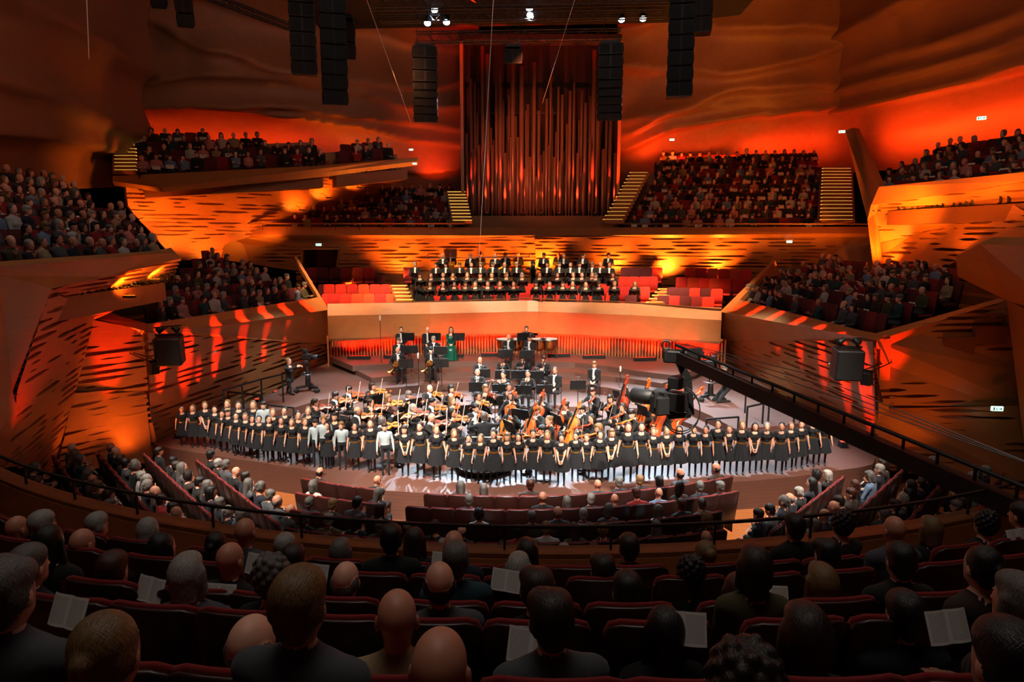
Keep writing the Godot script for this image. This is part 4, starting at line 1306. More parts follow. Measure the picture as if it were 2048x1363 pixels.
	if o.get("skirt", "") != "":
		var hem: float = {"knee": 0.5, "long": 0.03, "lap": 0.5}[o.skirt]
		var list := []
		var n := 44
		var rows := 8
		for r in rows + 1:
			var f := float(r) / rows
			var y := lerpf(1.06, hem, f)
			var rr := lerpf(0.128, 0.275 if o.skirt == "knee" else 0.3, pow(f, 0.75))
			var ring := []
			for k in n:
				var t := TAU * k / n
				var q := 1.0 + 0.085 * f * sin(t * 11.0 + sin(t * 3.0))
				ring.append(Vector3(cos(t) * rr * q * 1.06, y + 0.012 * f * sin(t * 11.0), -sin(t) * rr * q * 0.92))
			list.append(ring)
		rings(sh, 2, list)
	# hands, head
	var hk: Array = o.get("hands", ["relaxed", "relaxed"])
	for s in 2:
		if hk[s] == "": continue
		var y: Vector3 = -ends[s][1]
		var palm: Vector3 = o.get("palms", [Vector3(1, 0, 0.2), Vector3(-1, 0, 0.2)])[s]
		var z := (palm - y * palm.dot(y)).normalized()
		var x := y.cross(z)
		# the thumb of the other hand lies on the other side
		if s == 0: x = -x
		var hb := Basis(x, y, z)
		if s == 0:
			var mir := hand_mirrored(hk[s], o.get("hand_cell", 0.0085))
			add_shape(sh, mir, Transform3D(Basis(-x, y, z), ends[s][0]))
		else: add_shape(sh, hand(hk[s], o.get("hand_cell", 0.0085)), Transform3D(hb, ends[s][0]))
	if o.has("head"):
		var nb: Basis = Basis.from_euler(o.get("look", Vector3.ZERO))
		var hc: Vector3 = up.call(Vector3(0, 1.49, 0.0)) + nb * Vector3(0, 0.135, 0.02)
		var big: float = o.get("head_size", 1.0)
		add_shape(sh, head(o.head, o.get("sing", false), o.get("head_cell", 0.011)), Transform3D(nb.scaled(Vector3.ONE * big), hc))
	return shape_mesh(sh)
func hand_mirrored(kind: String, cell: float) -> Dictionary:
	var key := kind + str(cell) + "m"
	if hands.has(key): return hands[key]
	var src := hand(kind, cell)
	var out := {}
	for s in src:
		var v: PackedVector3Array = src[s][0].duplicate()
		var n: PackedVector3Array = src[s][1].duplicate()
		var ix: PackedInt32Array = src[s][2].duplicate()
		for i in v.size():
			v[i].x = -v[i].x
			n[i].x = -n[i].x
		for i in range(0, ix.size(), 3):
			var t := ix[i + 1]
			ix[i + 1] = ix[i + 2]
			ix[i + 2] = t
		out[s] = [v, n, ix]
	hands[key] = out
	return out

# ---------------------------------------------------------------- seats
func bent_panel(st: SurfaceTool, w: float, y0: float, y1: float, thick: float, z: float, r: float, bend: float, tilt: float, n := 8) -> void:
	# an upholstered panel with rounded top corners, hollow towards the sitter (+z), leaning back by tilt
	var cols := []
	for i in n + 1:
		var f := -cos(PI * i / n)
		var x := f * w * 0.5
		var e := maxf(0.0, absf(x) - (w * 0.5 - r))
		var top := y1 - (r - sqrt(maxf(0.0, r * r - e * e)))
		var zz := z + bend * (x * x) / (w * w * 0.25)
		var hw := thick * 0.5 * (1.0 if absf(f) < 0.98 else 0.5)
		var c := []
		for q in [[y0, hw], [lerpf(y0, top, 0.5), hw * 1.15], [top - thick * 0.3, hw], [top, hw * 0.35], [top, -hw * 0.35], [top - thick * 0.3, -hw], [lerpf(y0, top, 0.5), -hw], [y0, -hw]]:
			c.append(Vector3(x, q[0], zz + q[1] - (q[0] - y0) * tilt))
		cols.append(c)
	for i in n:
		for k in 8:
			quad(st, cols[i][k], cols[i][(k + 1) % 8], cols[i + 1][(k + 1) % 8], cols[i + 1][k], 1)
	for k in range(1, 7):
		tri(st, cols[0][0], cols[0][k + 1], cols[0][k], 2)
		tri(st, cols[n][0], cols[n][k], cols[n][k + 1], 2)
var seat_mesh := {}
func make_seat_meshes() -> void:
	var st := ST()
	bent_panel(st, 0.50, 0.44, 1.11, 0.032, -0.194, 0.07, 0.035, 0.16)
	seat_mesh.cushion = done(st, true)
	st = ST()
	bent_panel(st, 0.515, 0.36, 1.105, 0.03, -0.222, 0.075, 0.035, 0.16)
	seat_mesh.shell = done(st, true)
	st = ST()
	box(st, Vector3(0, 0.42, 0.03), Vector3(0.45, 0.09, 0.44), Basis.IDENTITY, 0.025)
	seat_mesh.seat = done(st)
	st = ST()
	box(st, Vector3(0, 0.585, -0.02), Vector3(0.04, 0.035, 0.34), Basis.IDENTITY, 0.01)
	box(st, Vector3(0, 0.34, -0.02), Vector3(0.025, 0.48, 0.26), Basis.IDENTITY, 0.006)
	seat_mesh.arm = done(st)
	st = ST()
	box(st, Vector3(0, 0.2, -0.03), Vector3(0.1, 0.38, 0.16), Basis.IDENTITY, 0.01)
	seat_mesh.foot = done(st)
	# one mesh for the small ones: upholstery, shell
	var sh := {}
	for a in [["cushion", 0], ["seat", 0], ["shell", 1], ["foot", 1]]:
		var ar: Array = seat_mesh[a[0]].surface_get_arrays(0)
		var ix = ar[Mesh.ARRAY_INDEX]
		if ix == null or ix.size() == 0: ix = PackedInt32Array(range(ar[Mesh.ARRAY_VERTEX].size()))
		add_shape(sh, {a[1]: [ar[Mesh.ARRAY_VERTEX], ar[Mesh.ARRAY_NORMAL], ix]}, Transform3D.IDENTITY)
	seat_mesh.small = shape_mesh(sh)
	for a in [["orange", Color(0.80, 0.25, 0.10)], ["red", Color(0.68, 0.10, 0.075)], ["scarlet", Color(0.78, 0.15, 0.08)], ["wine", Color(0.30, 0.045, 0.065)], ["dark red", Color(0.46, 0.065, 0.06)]]:
		M["seat_" + a[0]] = cloth(a[1], 0.5)
	M.shell_wood = mat(Color(0.16, 0.07, 0.05), 0.35)
	M.shell_amber = textured(wood_plain(Color(0.45, 0.25, 0.1), Color(0.55, 0.31, 0.13), 31), 0.4)
func seat_full(called: String, at: Vector3, turn: float, fabric: String, label: String, category: String, group: String) -> Node3D:
	var t := thing(called, label, category, at, turn, group)
	obj("back_cushion", seat_mesh.cushion, M["seat_" + fabric], t)
	obj("back_shell", seat_mesh.shell, M.shell_wood, t)
	obj("seat_cushion", seat_mesh.seat, M["seat_" + fabric], t)
	for s in [-1, 1]: obj("armrest", seat_mesh.arm, M.shell_wood, t).position = Vector3(s * 0.245, 0, 0)
	obj("pedestal", seat_mesh.foot, M.black, t)
	return t
func seat_small(called: String, at: Vector3, turn: float, fabric: String, label: String, category: String, group: String) -> void:
	var o := obj(called, seat_mesh.small, null)
	o.set_surface_override_material(0, M["seat_" + fabric])
	o.set_surface_override_material(1, M.shell_wood)
	o.position = at
	o.rotation.y = turn
	tag(o, label, category, group)

# ---------------------------------------------------------------- listeners
var hair_names := {"white": Color(0.74, 0.72, 0.69), "grey": Color(0.47, 0.45, 0.43), "dark": Color(0.055, 0.042, 0.036), "brown": Color(0.17, 0.10, 0.06), "blond": Color(0.58, 0.43, 0.25), "auburn": Color(0.33, 0.14, 0.07)}
var cloth_names := {"black": Color(0.03, 0.032, 0.036), "navy": Color(0.05, 0.065, 0.12), "grey": Color(0.24, 0.25, 0.27), "white": Color(0.62, 0.61, 0.60), "pale blue": Color(0.36, 0.45, 0.56), "beige": Color(0.52, 0.44, 0.33), "red": Color(0.48, 0.06, 0.06), "pink": Color(0.66, 0.42, 0.40), "teal": Color(0.07, 0.21, 0.23), "brown": Color(0.17, 0.11, 0.08), "olive": Color(0.24, 0.22, 0.11)}
var lib := {}
func skin_mat(k: int) -> StandardMaterial3D: return M["skin%d" % k]
func make_people_materials() -> void:
	var tones := [Color(0.80, 0.56, 0.46), Color(0.84, 0.63, 0.53), Color(0.72, 0.48, 0.38), Color(0.62, 0.40, 0.29)]
	for i in 4:
		var m := mat(tones[i], 0.5)
		m.subsurf_scatter_enabled = true
		m.subsurf_scatter_strength = 0.12
		M["skin%d" % i] = m
	for k in hair_names: M["hair_" + k] = hair_mat(hair_names[k])
	for k in cloth_names: M["cloth_" + k] = cloth(cloth_names[k], 0.3)
	M.eye = mat(Color(0.2, 0.13, 0.10), 0.3)
	M.lip = mat(Color(0.62, 0.33, 0.30), 0.5)
	M.suit = cloth(Color(0.035, 0.037, 0.043), 0.3)
	M.suit_blue = cloth(Color(0.055, 0.068, 0.10), 0.3)
	M.shoe = mat(Color(0.02, 0.02, 0.02), 0.3)
	M.shirt = mat(Color(0.83, 0.82, 0.80), 0.8)
	M.dress = cloth(Color(0.022, 0.034, 0.062), 0.0)
	M.tights = mat(Color(0.028, 0.033, 0.045), 0.7)
	M.boy_shirt = cloth(Color(0.60, 0.66, 0.68), 0.2)
	M.boy_trousers = cloth(Color(0.04, 0.055, 0.08), 0.3)
	M.gold = mat(Color(0.80, 0.60, 0.30), 0.3, 0.9)
	M.gown_green = mat(Color(0.04, 0.30, 0.24), 0.3, 0.15)
var strand_tex: Texture2D
func hair_mat(c: Color) -> StandardMaterial3D:
	if strand_tex == null:
		var n1 := noise(40, 0.06, 3)
		strand_tex = image_tex(256, 256, func(x, y):
			var g := 0.72 + 0.42 * n1.get_noise_2d(x * 5.0, y * 0.5)
			return Color(g, g, g))
	var m := mat(c, 0.5)
	m.albedo_texture = strand_tex
	m.uv1_triplanar = true
	m.uv1_scale = Vector3.ONE * 4.0
	m.heightmap_enabled = true
	m.heightmap_texture = strand_tex
	m.heightmap_scale = 0.6
	return m
func sitter(pose: int, style: String, fine: bool) -> ArrayMesh:
	var key := "%d %s %s" % [pose, style, fine]
	if lib.has(key): return lib[key]
	var fem := style in ["bob", "long", "pony", "bun", "curly"]
	var o := {"sit": true, "female": fem, "cell": 0.021 if fine else 0.036, "collar": not fem, "head": style, "head_cell": 0.0062 if fine else 0.0145, "hand_cell": 0.0085 if fine else 0.0115, "wide": 1.0 + 0.09 * (pose % 3)}
	match pose:
		0: o.merge({"wrists": [Vector3(-0.05, 0.65, 0.25), Vector3(0.06, 0.66, 0.24)], "palms": [Vector3(0, -1, 0.2), Vector3(0, -1, 0.2)], "lean": -0.08})
		1: o.merge({"wrists": [Vector3(-0.12, 0.74, 0.30), Vector3(0.12, 0.74, 0.30)], "hands": ["grip", "grip"], "palms": [Vector3(1, 0.4, 0), Vector3(-1, 0.4, 0)], "look": Vector3(0.28, 0, 0), "lean": -0.04})
		2: o.merge({"wrists": [Vector3(0.09, 0.76, 0.2), Vector3(-0.09, 0.78, 0.2)], "palms": [Vector3(0, 0, -1), Vector3(0, 0, -1)], "lean": -0.12, "look": Vector3(0.05, 0.3, 0)})
		3: o.merge({"wrists": [Vector3(-0.06, 0.94, 0.15), Vector3(0.08, 0.66, 0.24)], "palms": [Vector3(0, 0.2, -1), Vector3(0, -1, 0)], "lean": 0.06, "look": Vector3(0.1, -0.25, 0.1)})
	lib[key] = human(o)
	return lib[key]
func palette(hair: String, top: String, bottom: String, tone: int) -> Dictionary:
	return {0: skin_mat(tone), 1: M["hair_" + hair], 2: M["cloth_" + top], 3: M.shirt, 4: M["cloth_" + bottom], 5: M.shoe, 6: M.eye, 7: M.shirt, 8: M.lip}
func project(p: Vector3) -> Vector2:
	var v := p - Vector3(0, CAM_H, 0)
	var dep := -v.z * CS - v.y * SN
	return Vector2(1024.0 + FOCAL * v.x / dep, 681.5 - FOCAL * (v.y * CS - v.z * SN) / dep)
func listener(called: String, at: Vector3, turn: float, where: String, group: String) -> void:
	var style: String = ["full", "parted", "fringe", "bald", "full", "bob", "long", "curly", "bob", "pony"][rng.randi() % 10]
	var hair: String = ["white", "grey", "grey", "white", "brown", "dark", "blond", "grey", "brown", "auburn"][rng.randi() % 10]
	var top: String = ["black", "black", "navy", "grey", "white", "pale blue", "beige", "red", "pink", "teal", "brown", "black", "navy", "grey", "white", "olive"][rng.randi() % 16]
	if called == "stalls_listener" and rng.randf() < 0.6: top = ["black", "navy", "brown", "grey", "black"][rng.randi() % 5]
	var pose := rng.randi() % 4
	var o := person(called, sitter(pose, style, false), palette(hair, top, ["black", "navy", "grey", "brown"][rng.randi() % 4], rng.randi() % 3), at, turn + rng.randf_range(-0.15, 0.15), "", "person", group, rng.randf_range(0.93, 1.04))
	var crown: String = "bald-headed" if style == "bald" else (hair + "-haired")
	o.set_meta("label", "seated %s listener in %s %s" % [crown, top, where])
	if pose == 1 and rng.randf() < 0.7: booklet(o, at, turn, where, group)
var booklet_mesh: ArrayMesh
var page_mat: StandardMaterial3D
func booklet(_o: Node, at: Vector3, turn: float, where: String, group: String, tilt := 0.9, dist := 0.36, high := 0.72) -> Node3D:
	if booklet_mesh == null:
		var st := ST()
		for s in [-1, 1]:
			for i in 3:
				var x0: float = s * 0.15 * i / 3.0
				var x1: float = s * 0.15 * (i + 1) / 3.0
				var h := func(x): return 0.02 * sin(absf(x) / 0.15 * PI)
				var q := [Vector3(x0, h.call(x0), -0.105), Vector3(x1, h.call(x1), -0.105), Vector3(x1, h.call(x1), 0.105), Vector3(x0, h.call(x0), 0.105)]
				for lay in 2:
					for k in ([0, 1, 2, 0, 2, 3] if (s > 0) == (lay == 0) else [0, 2, 1, 0, 3, 2]):
						st.set_smooth_group(1 + lay)
						st.set_uv(Vector2(q[k].x / 0.3 + 0.5, q[k].z / 0.21 + 0.5))
						st.add_vertex(q[k] - Vector3(0, 0.004 * lay, 0))
		booklet_mesh = done(st, true)
		rng.seed = 5150
		var words := {}
		page_mat = textured(image_tex(128, 96, func(x, y):
			var xx: int = x % 64
			if xx < 6 or xx > 57 or y < 8 or y > 86 or y % 5 > 1 or (xx * 7 + y * 13) % 11 < 2: return Color(0.84, 0.83, 0.80)
			return Color(0.55, 0.54, 0.53)), 0.9)
	var t := thing("programme_booklet", "open printed programme %s" % where, "booklet", at, turn, group + " programmes")
	var b := obj("pages", booklet_mesh, page_mat, t)
	b.position = Vector3(0, high, dist)
	b.rotation.x = tilt
	return t
func inside(poly: PackedVector2Array, p: Vector2) -> bool: return Geometry2D.is_point_in_polygon(p, poly)
func section(o: Dictionary) -> void:
	var A: Vector3 = o.a
	var B: Vector3 = o.b
	var along := (B - A)
	along.y = 0
	along = along.normalized()
	var back: Vector3 = o.back if o.has("back") else along.cross(Vector3.UP)
	if back.dot(o.get("away", back)) < 0: back = -back
	var slope := (B.y - A.y) / Vector2(B.x - A.x, B.z - A.z).length()
	var turn := atan2(-back.x, -back.z) + float(o.get("twist", 0.0))
	var poly := PackedVector2Array(o.poly.map(func(q): return Vector2(q[0], q[1])))
	var pitch: float = o.get("pitch", 0.52)
	rng.seed = o.seed
	var n := int(A.distance_to(B) / pitch)
	if not o.has("full"): terraces(A, B, back, o)
	var ext: int = o.get("ext", 0)
	for r in o.rows:
		for i in range(-ext, n + 1 + ext):
			var p: Vector3 = A + along * pitch * (i + 0.5 * (r % 2)) + back * (o.tread * r + o.get("gap", 0.55))
			p.y = A.y + slope * pitch * i + o.rise * r + o.get("lift", 0.0)
			var h := project(p + Vector3(0, 1.12, 0))
			var fill := rng.randf()
			if not inside(poly, h): continue
			if o.has("aisle") and inside(PackedVector2Array(o.aisle.map(func(q): return Vector2(q[0], q[1]))), h): continue
			if o.has("full"): seat_full(o.seat, p, turn, "dark red", "dark red upholstered seat with brown shell %s" % o.where, "theatre seat", o.group + " seats")
			else: seat_small(o.seat, p, turn, ["dark red", "wine", "wine"][i % 3 if i >= 0 else 0], "%s upholstered seat %s" % [["dark red", "wine", "wine"][i % 3 if i >= 0 else 0], o.where], "theatre seat", o.group + " seats")
			if fill < o.get("fill", 0.9): listener(o.who, p + Vector3(sin(turn), 0, cos(turn)) * 0.04, turn, o.where, o.group)
func terraces(A: Vector3, B: Vector3, back: Vector3, o: Dictionary) -> void:
	# one sloping or level slab under each row
	var t := Node3D.new()
	t.name = numbered("floor_" + str(o.group).replace(" audience", "").replace(" ", "_"))
	add_child(t)
	tag(t, "stepped wooden floor %s" % str(o.where), "stepped floor", "", "structure")
	var al := (B - A).normalized()
	var e0: float = o.get("floor_ext", [0.0, 0.0])[0]
	var e1: float = o.get("floor_ext", [0.0, 0.0])[1]
	for r in o.rows:
		var near_: float = o.get("gap", 0.55) + o.tread * r - (0.35 if r > 0 else 0.5)
		var far_: float = o.get("gap", 0.55) + o.tread * r + 0.55
		var up := Vector3(0, o.rise * r, 0)
		var g: float = float(r) / maxf(1.0, o.rows - 1.0)
		var q := [A - al * e0 * g + back * near_ + up, B + al * e1 * g + back * near_ + up, B + al * e1 * g + back * far_ + up, A - al * e0 * g + back * far_ + up]
		var st := ST()
		var dn := Vector3(0, -0.5, 0)
		quad(st, q[0], q[1], q[2], q[3])
		quad(st, q[3] + dn, q[2] + dn, q[1] + dn, q[0] + dn)
		for i in 4: quad(st, q[i], q[i] + dn, q[(i + 1) % 4] + dn, q[(i + 1) % 4])
		obj("step", done(st), M.parquet, t)
func build_audience() -> void:
	var S1 := PY(424, 933, 0.30)
	var S2 := PY(553, 1036, 0.25)
	var T1 := PY(1550, 969, 0.30)
	var T2 := PY(1488, 1011, 0.28)
	var f := Vector3(0, -0.70, 0)
	var list := [
		{"seed": 1, "a": P(297, 647, 19.3) + f, "b": P(636, 594, 28.6) + f, "away": Vector3(-1, 0, 0), "rows": 6, "tread": 0.9, "rise": 0.30, "poly": [[296, 620], [330, 560], [395, 520], [440, 482], [530, 480], [592, 510], [628, 575], [610, 606], [300, 645]], "seat": "terrace_chair", "who": "terrace_listener", "where": "on the lower terrace beside the stage", "group": "lower terrace audience", "fill": 0.82},
		{"seed": 2, "a": Vector3(-9.3, 4.62, -11.4), "b": Vector3(-9.3, 4.62, -19.2), "gap": 0.95, "away": Vector3(-1, 0, 0), "rows": 9, "tread": 0.85, "rise": 0.35, "ext": 10, "floor_ext": [0.0, 5.2], "poly": [[-40, 330], [100, 338], [190, 395], [245, 415], [325, 490], [300, 505], [-40, 522]], "seat": "terrace_chair", "who": "terrace_listener", "where": "on the high terrace near the draped wall", "group": "high terrace audience", "fill": 0.93},
		{"seed": 3, "a": P(1480, 599, 27.6) + f, "b": P(1748, 667, 18.3) + f, "away": Vector3(1, 0, 0), "rows": 7, "tread": 0.9, "rise": 0.29, "ext": 3, "floor_ext": [1.2, 0.0], "poly": [[1488, 580], [1560, 515], [1600, 500], [1900, 525], [1918, 560], [1730, 646], [1690, 650], [1500, 605]], "aisle": [[1742, 500], [1765, 500], [1660, 640], [1640, 632]], "seat": "terrace_chair", "who": "terrace_listener", "where": "on the crowded terrace above the striped wall", "group": "crowded terrace audience", "fill": 0.86},
		{"seed": 4, "a": P(285, 349, 29.0) + Vector3(0, -0.45, 0), "b": P(645, 331, 31.8) + Vector3(0, -0.45, 0), "away": Vector3(0, 0, -1), "rows": 5, "tread": 0.8, "rise": 0.47, "ext": 3, "poly": [[262, 248], [640, 284], [642, 328], [285, 345]], "seat": "gallery_chair", "who": "gallery_listener", "where": "in the upper gallery under the red wall", "group": "upper gallery audience", "fill": 0.78},
		{"seed": 5, "a": P(672, 330, 32.0) + Vector3(0, -0.45, 0), "b": P(815, 317, 33.4) + Vector3(0, -0.45, 0), "away": Vector3(0, 0, -1), "rows": 4, "tread": 0.8, "rise": 0.42, "poly": [[672, 272], [760, 276], [818, 312], [672, 322]], "seat": "gallery_chair", "who": "gallery_listener", "where": "at the narrow end of the upper gallery", "group": "upper gallery end audience", "fill": 0.8},
		{"seed": 6, "a": P(560, 449, 33.6) + Vector3(0, -0.75, 0), "b": P(930, 449, 34.6) + Vector3(0, -0.75, 0), "away": Vector3(0, 0, -1), "gap": 1.15, "rows": 6, "tread": 0.85, "rise": 0.43, "ext": 1, "poly": [[562, 446], [600, 424], [800, 362], [898, 362], [914, 446]], "seat": "organ_gallery_chair", "who": "organ_gallery_listener", "where": "in the smaller gallery beside the organ", "group": "small organ gallery audience", "fill": 0.88},
		{"seed": 7, "a": P(1247, 449, 34.2) + Vector3(0, -0.75, 0), "b": P(1640, 449, 32.6) + Vector3(0, -0.75, 0), "away": Vector3(0, 0, -1), "gap": 1.15, "rows": 9, "tread": 0.80, "rise": 0.47, "ext": 4, "floor_ext": [0.0, 2.0], "poly": [[1250, 446], [1332, 296], [1640, 292], [1640, 446]], "seat": "organ_gallery_chair", "who": "organ_gallery_listener", "where": "in the larger gallery beside the organ", "group": "large organ gallery audience", "fill": 0.9},
		{"seed": 8, "a": P(1758, 373, 25.0) + Vector3(0, -0.85, 0), "b": P(2060, 343, 20.0) + Vector3(0, -0.85, 0), "gap": 1.0, "away": Vector3(1, 0, 0), "rows": 5, "tread": 0.85, "rise": 0.38, "ext": 3, "poly": [[1752, 345], [1762, 292], [1960, 262], [2062, 245], [2062, 350], [1772, 374]], "seat": "gallery_chair", "who": "gallery_listener", "where": "on the upper side balcony", "group": "upper balcony audience", "fill": 0.75},
		{"seed": 9, "a": S1 + Vector3(0, -0.9, 0), "b": Vector3(S2.x, S1.y, S2.z) + Vector3(0, -0.9, 0), "away": Vector3(-1, 0, 1), "gap": 0.0, "pitch": 0.5, "rows": 9, "tread": 0.88, "rise": 0.05, "ext": 12, "poly": [[60, 925], [150, 895], [250, 888], [345, 898], [430, 915], [600, 1010], [560, 1045], [300, 1035], [-20, 985], [-20, 950]], "full": true, "seat": "stalls_chair", "who": "stalls_listener", "where": "in the stalls block beside the amber wall", "group": "amber side stalls audience", "fill": 0.9},
		{"seed": 10, "a": T1 + Vector3(0, -0.9, 0), "b": Vector3(T2.x, T1.y, T2.z) + Vector3(0, -0.9, 0), "away": Vector3(1, 0, 1), "gap": 0.0, "pitch": 0.5, "rows": 9, "tread": 0.88, "rise": 0.05, "ext": 12, "poly": [[1480, 1000], [1550, 952], [1700, 940], [1800, 930], [2000, 935], [2060, 985], [1850, 1040], [1640, 1056], [1540, 1075]], "full": true, "seat": "stalls_chair", "who": "stalls_listener", "where": "in the stalls block under the crane", "group": "crane side stalls audience", "fill": 0.9}]
	for o in list: section(o)
	centre_stalls()
	near_rows()
func centre_stalls() -> void:
	rng.seed = 300
	var c := Vector3(0.0, 0, -25.0)
	var where := "in the middle of the stalls"
	for r in 7:
		var rad := 10.9 + 0.9 * r
		for i in range(-12, 13):
			var t := (i + 0.5 * (r % 2)) * 0.5 / rad - 0.01
			var p := c + Vector3(sin(t) * rad, -0.62 + 0.075 * r, cos(t) * rad)
			var h := project(p + Vector3(0, 0.9, 0))
			if h.x < 628 - r * 12 or h.x > 1445 - r * 4: continue
			if r == 0 and h.x > 765 and h.x < 845: continue
			if r == 1 and h.x > 765 and h.x < 805: continue
			var turn := t + PI
			seat_full("stalls_chair", p, turn, "dark red", "dark red upholstered seat with brown shell %s" % where, "theatre seat", "middle stalls seats")
			if rng.randf() < (0.55 if r == 0 else 0.78): listener("stalls_listener", p + Vector3(sin(turn), 0, cos(turn)) * 0.04, turn, where, "middle stalls audience")
var near_floor := [3.60, 3.28, 2.93, 2.67, 2.36, 2.06]
func near_rows() -> void:
	# [pixel x, pixel y of the head, row (0 is the row before the camera), hair style, hair colour, clothes, booklet]
	var who := [
		[240, 1306, 0, "pony", "blond", "teal", 0], [520, 1292, 0, "fringe", "grey", "brown", 0], [886, 1338, 0, "bald", "grey", "black", 0], [6, 1292, 0, "fringe", "brown", "brown", 0], [1985, 1325, 0, "full", "dark", "brown", 0], [1468, 1368, 0, "curly", "brown", "navy", 0],
		[613, 1212, 1, "full", "blond", "grey", 0], [798, 1238, 1, "bald", "grey", "beige", 0], [1098, 1240, 1, "parted", "brown", "grey", 1], [1322, 1262, 1, "long", "dark", "black", 0], [1598, 1272, 1, "bob", "brown", "black", 0], [1795, 1232, 1, "full", "dark", "navy", 1], [36, 1188, 1, "parted", "grey", "grey", 1], [2014, 1206, 1, "bob", "grey", "brown", 0],
		[385, 1152, 2, "bob", "white", "grey", 1], [556, 1154, 2, "curly", "grey", "black", 0], [238, 1142, 2, "full", "auburn", "beige", 1], [76, 1134, 2, "full", "grey", "navy", 0], [880, 1168, 2, "fringe", "brown", "grey", 0], [1072, 1182, 2, "parted", "brown", "black", 0], [1250, 1184, 2, "full", "dark", "white", 0], [1468, 1186, 2, "long", "auburn", "black", 1], [1634, 1168, 2, "bob", "blond", "brown", 0], [1790, 1124, 2, "full", "dark", "black", 0], [1948, 1136, 2, "pony", "dark", "brown", 0],
		[470, 1122, 3, "bald", "grey", "black", 1], [698, 1162, 3, "fringe", "grey", "navy", 0], [176, 1088, 3, "bald", "brown", "grey", 0], [237, 1092, 3, "full", "white", "black", 0], [912, 1122, 3, "full", "grey", "teal", 1], [1038, 1140, 3, "bob", "white", "grey", 1], [1145, 1128, 3, "long", "white", "brown", 0], [1202, 1142, 3, "parted", "brown", "white", 0], [1374, 1146, 3, "curly", "dark", "black", 0], [1502, 1136, 3, "bob", "brown", "olive", 1], [592, 1122, 3, "full", "brown", "grey", 0], [1644, 1110, 3, "parted", "dark", "black", 0],
		[112, 1086, 4, "long", "dark", "black", 0], [336, 1098, 4, "long", "dark", "brown", 0], [575, 1096, 4, "full", "white", "grey", 0], [686, 1106, 4, "bob", "grey", "beige", 0], [440, 1092, 4, "pony", "dark", "navy", 0], [785, 1080, 4, "full", "dark", "black", 0], [910, 1092, 4, "bald", "grey", "navy", 0], [1052, 1106, 4, "bob", "brown", "grey", 0], [1255, 1096, 4, "full", "brown", "brown", 0], [1404, 1110, 4, "bun", "blond", "black", 0],
		[46, 1058, 5, "bald", "grey", "grey", 0], [97, 1052, 5, "full", "white", "black", 0], [142, 1058, 5, "bob", "blond", "brown", 0], [204, 1052, 5, "full", "white", "grey", 0], [306, 1062, 5, "long", "white", "grey", 0], [336, 1046, 5, "fringe", "brown", "red", 0], [356, 1066, 5, "full", "grey", "navy", 0], [385, 1062, 5, "bob", "white", "beige", 0], [396, 1046, 5, "full", "blond", "grey", 0], [474, 1056, 5, "bob", "blond", "black", 0], [497, 1066, 5, "bald", "brown", "grey", 0], [740, 1070, 5, "full", "brown", "beige", 0], [832, 1082, 5, "long", "brown", "black", 0], [700, 1082, 5, "bob", "grey", "grey", 0], [1012, 1096, 5, "parted", "dark", "black", 0], [1098, 1082, 5, "full", "grey", "pale blue", 0], [1122, 1090, 5, "curly", "dark", "black", 0], [1582, 1056, 5, "full", "dark", "black", 0], [1676, 1048, 5, "curly", "dark", "brown", 1], [1780, 1062, 5, "bald", "white", "grey", 0], [1852, 1060, 5, "bob", "blond", "black", 0], [1960, 1048, 5, "curly", "dark", "black", 0], [2030, 1032, 5, "full", "brown", "black", 1]]
	var rows := [[], [], [], [], [], []]
	rng.seed = 808
	var c := Vector3(0.5, 0, -21.1)
	var taken := [[], [], [], [], [], []]
	for w in who:
		var row := -1
		for k in [w[2], w[2] - 1, w[2] + 1]:
			if k < 0 or k > 5 or row >= 0: continue
			var h0 := PY(w[0], w[1], near_floor[k] + 1.165)
			var ok := true
			for q in taken[k]:
				if absf(q - h0.x) < 0.47: ok = false
			if ok:
				row = k
				taken[k].append(h0.x)
		if row < 0: continue
		w[2] = row
		var fl: float = near_floor[w[2]]
		var hp := PY(w[0], w[1], fl + 1.165)
		var d := Vector2(hp.x - c.x, hp.z - c.z)
		var t := atan2(d.x, d.y)
		var turn := t + PI
		var face := Vector3(sin(turn), 0, cos(turn))
		var at := Vector3(hp.x, fl, hp.z) - face * 0.02
		rows[w[2]].append([t, d.length()])
		var pose := 0
		var o := person("balcony_listener", sitter(pose, w[3], true), palette(w[4], w[5], "black", 2 if w[3] == "bald" else rng.randi() % 2), at, turn + rng.randf_range(-0.2, 0.2), "", "person", "near balcony audience")
		var crown: String = "bald" if w[3] == "bald" else {"fringe": "balding " + w[4], "pony": w[4] + " ponytailed", "bun": w[4] + " haired with a bun", "bob": w[4] + " bobbed", "long": "long " + w[4] + " haired", "curly": "curly " + w[4] + " haired", "full": "short " + w[4] + " haired", "parted": "parted " + w[4] + " haired"}[w[3]]
		o.set_meta("label", "%s listener in %s, %s row of the near balcony" % [crown, w[5], ["last", "second to last", "third to last", "middle", "second", "front"][w[2]]])
	for q in [[516, 1128, 3], [136, 1222, 1], [300, 1178, 2], [436, 1192, 2], [1540, 1196, 2], [1896, 1252, 1], [1062, 1292, 1], [2034, 1074, 4], [628, 1148, 3], [888, 1122, 4], [1366, 1256, 1], [1012, 1160, 3]]:
		var hp := PY(q[0], q[1], near_floor[q[2]] + 0.9)
		var d := Vector2(hp.x - c.x, hp.z - c.z)
		var turn := atan2(d.x, d.y) + PI
		var row_name: String = ["last", "second to last", "third to last", "middle", "second", "front"][q[2]]
		var b := booklet(null, Vector3(hp.x, near_floor[q[2]], hp.z), turn + rng.randf_range(-0.3, 0.3), "in the %s row of the near balcony" % row_name, "near balcony row %d" % q[2], 0.0, 0.0, 0.9)
		b.get_child(0).rotation.x = -1.15
		b.get_child(0).scale = Vector3.ONE * 0.72
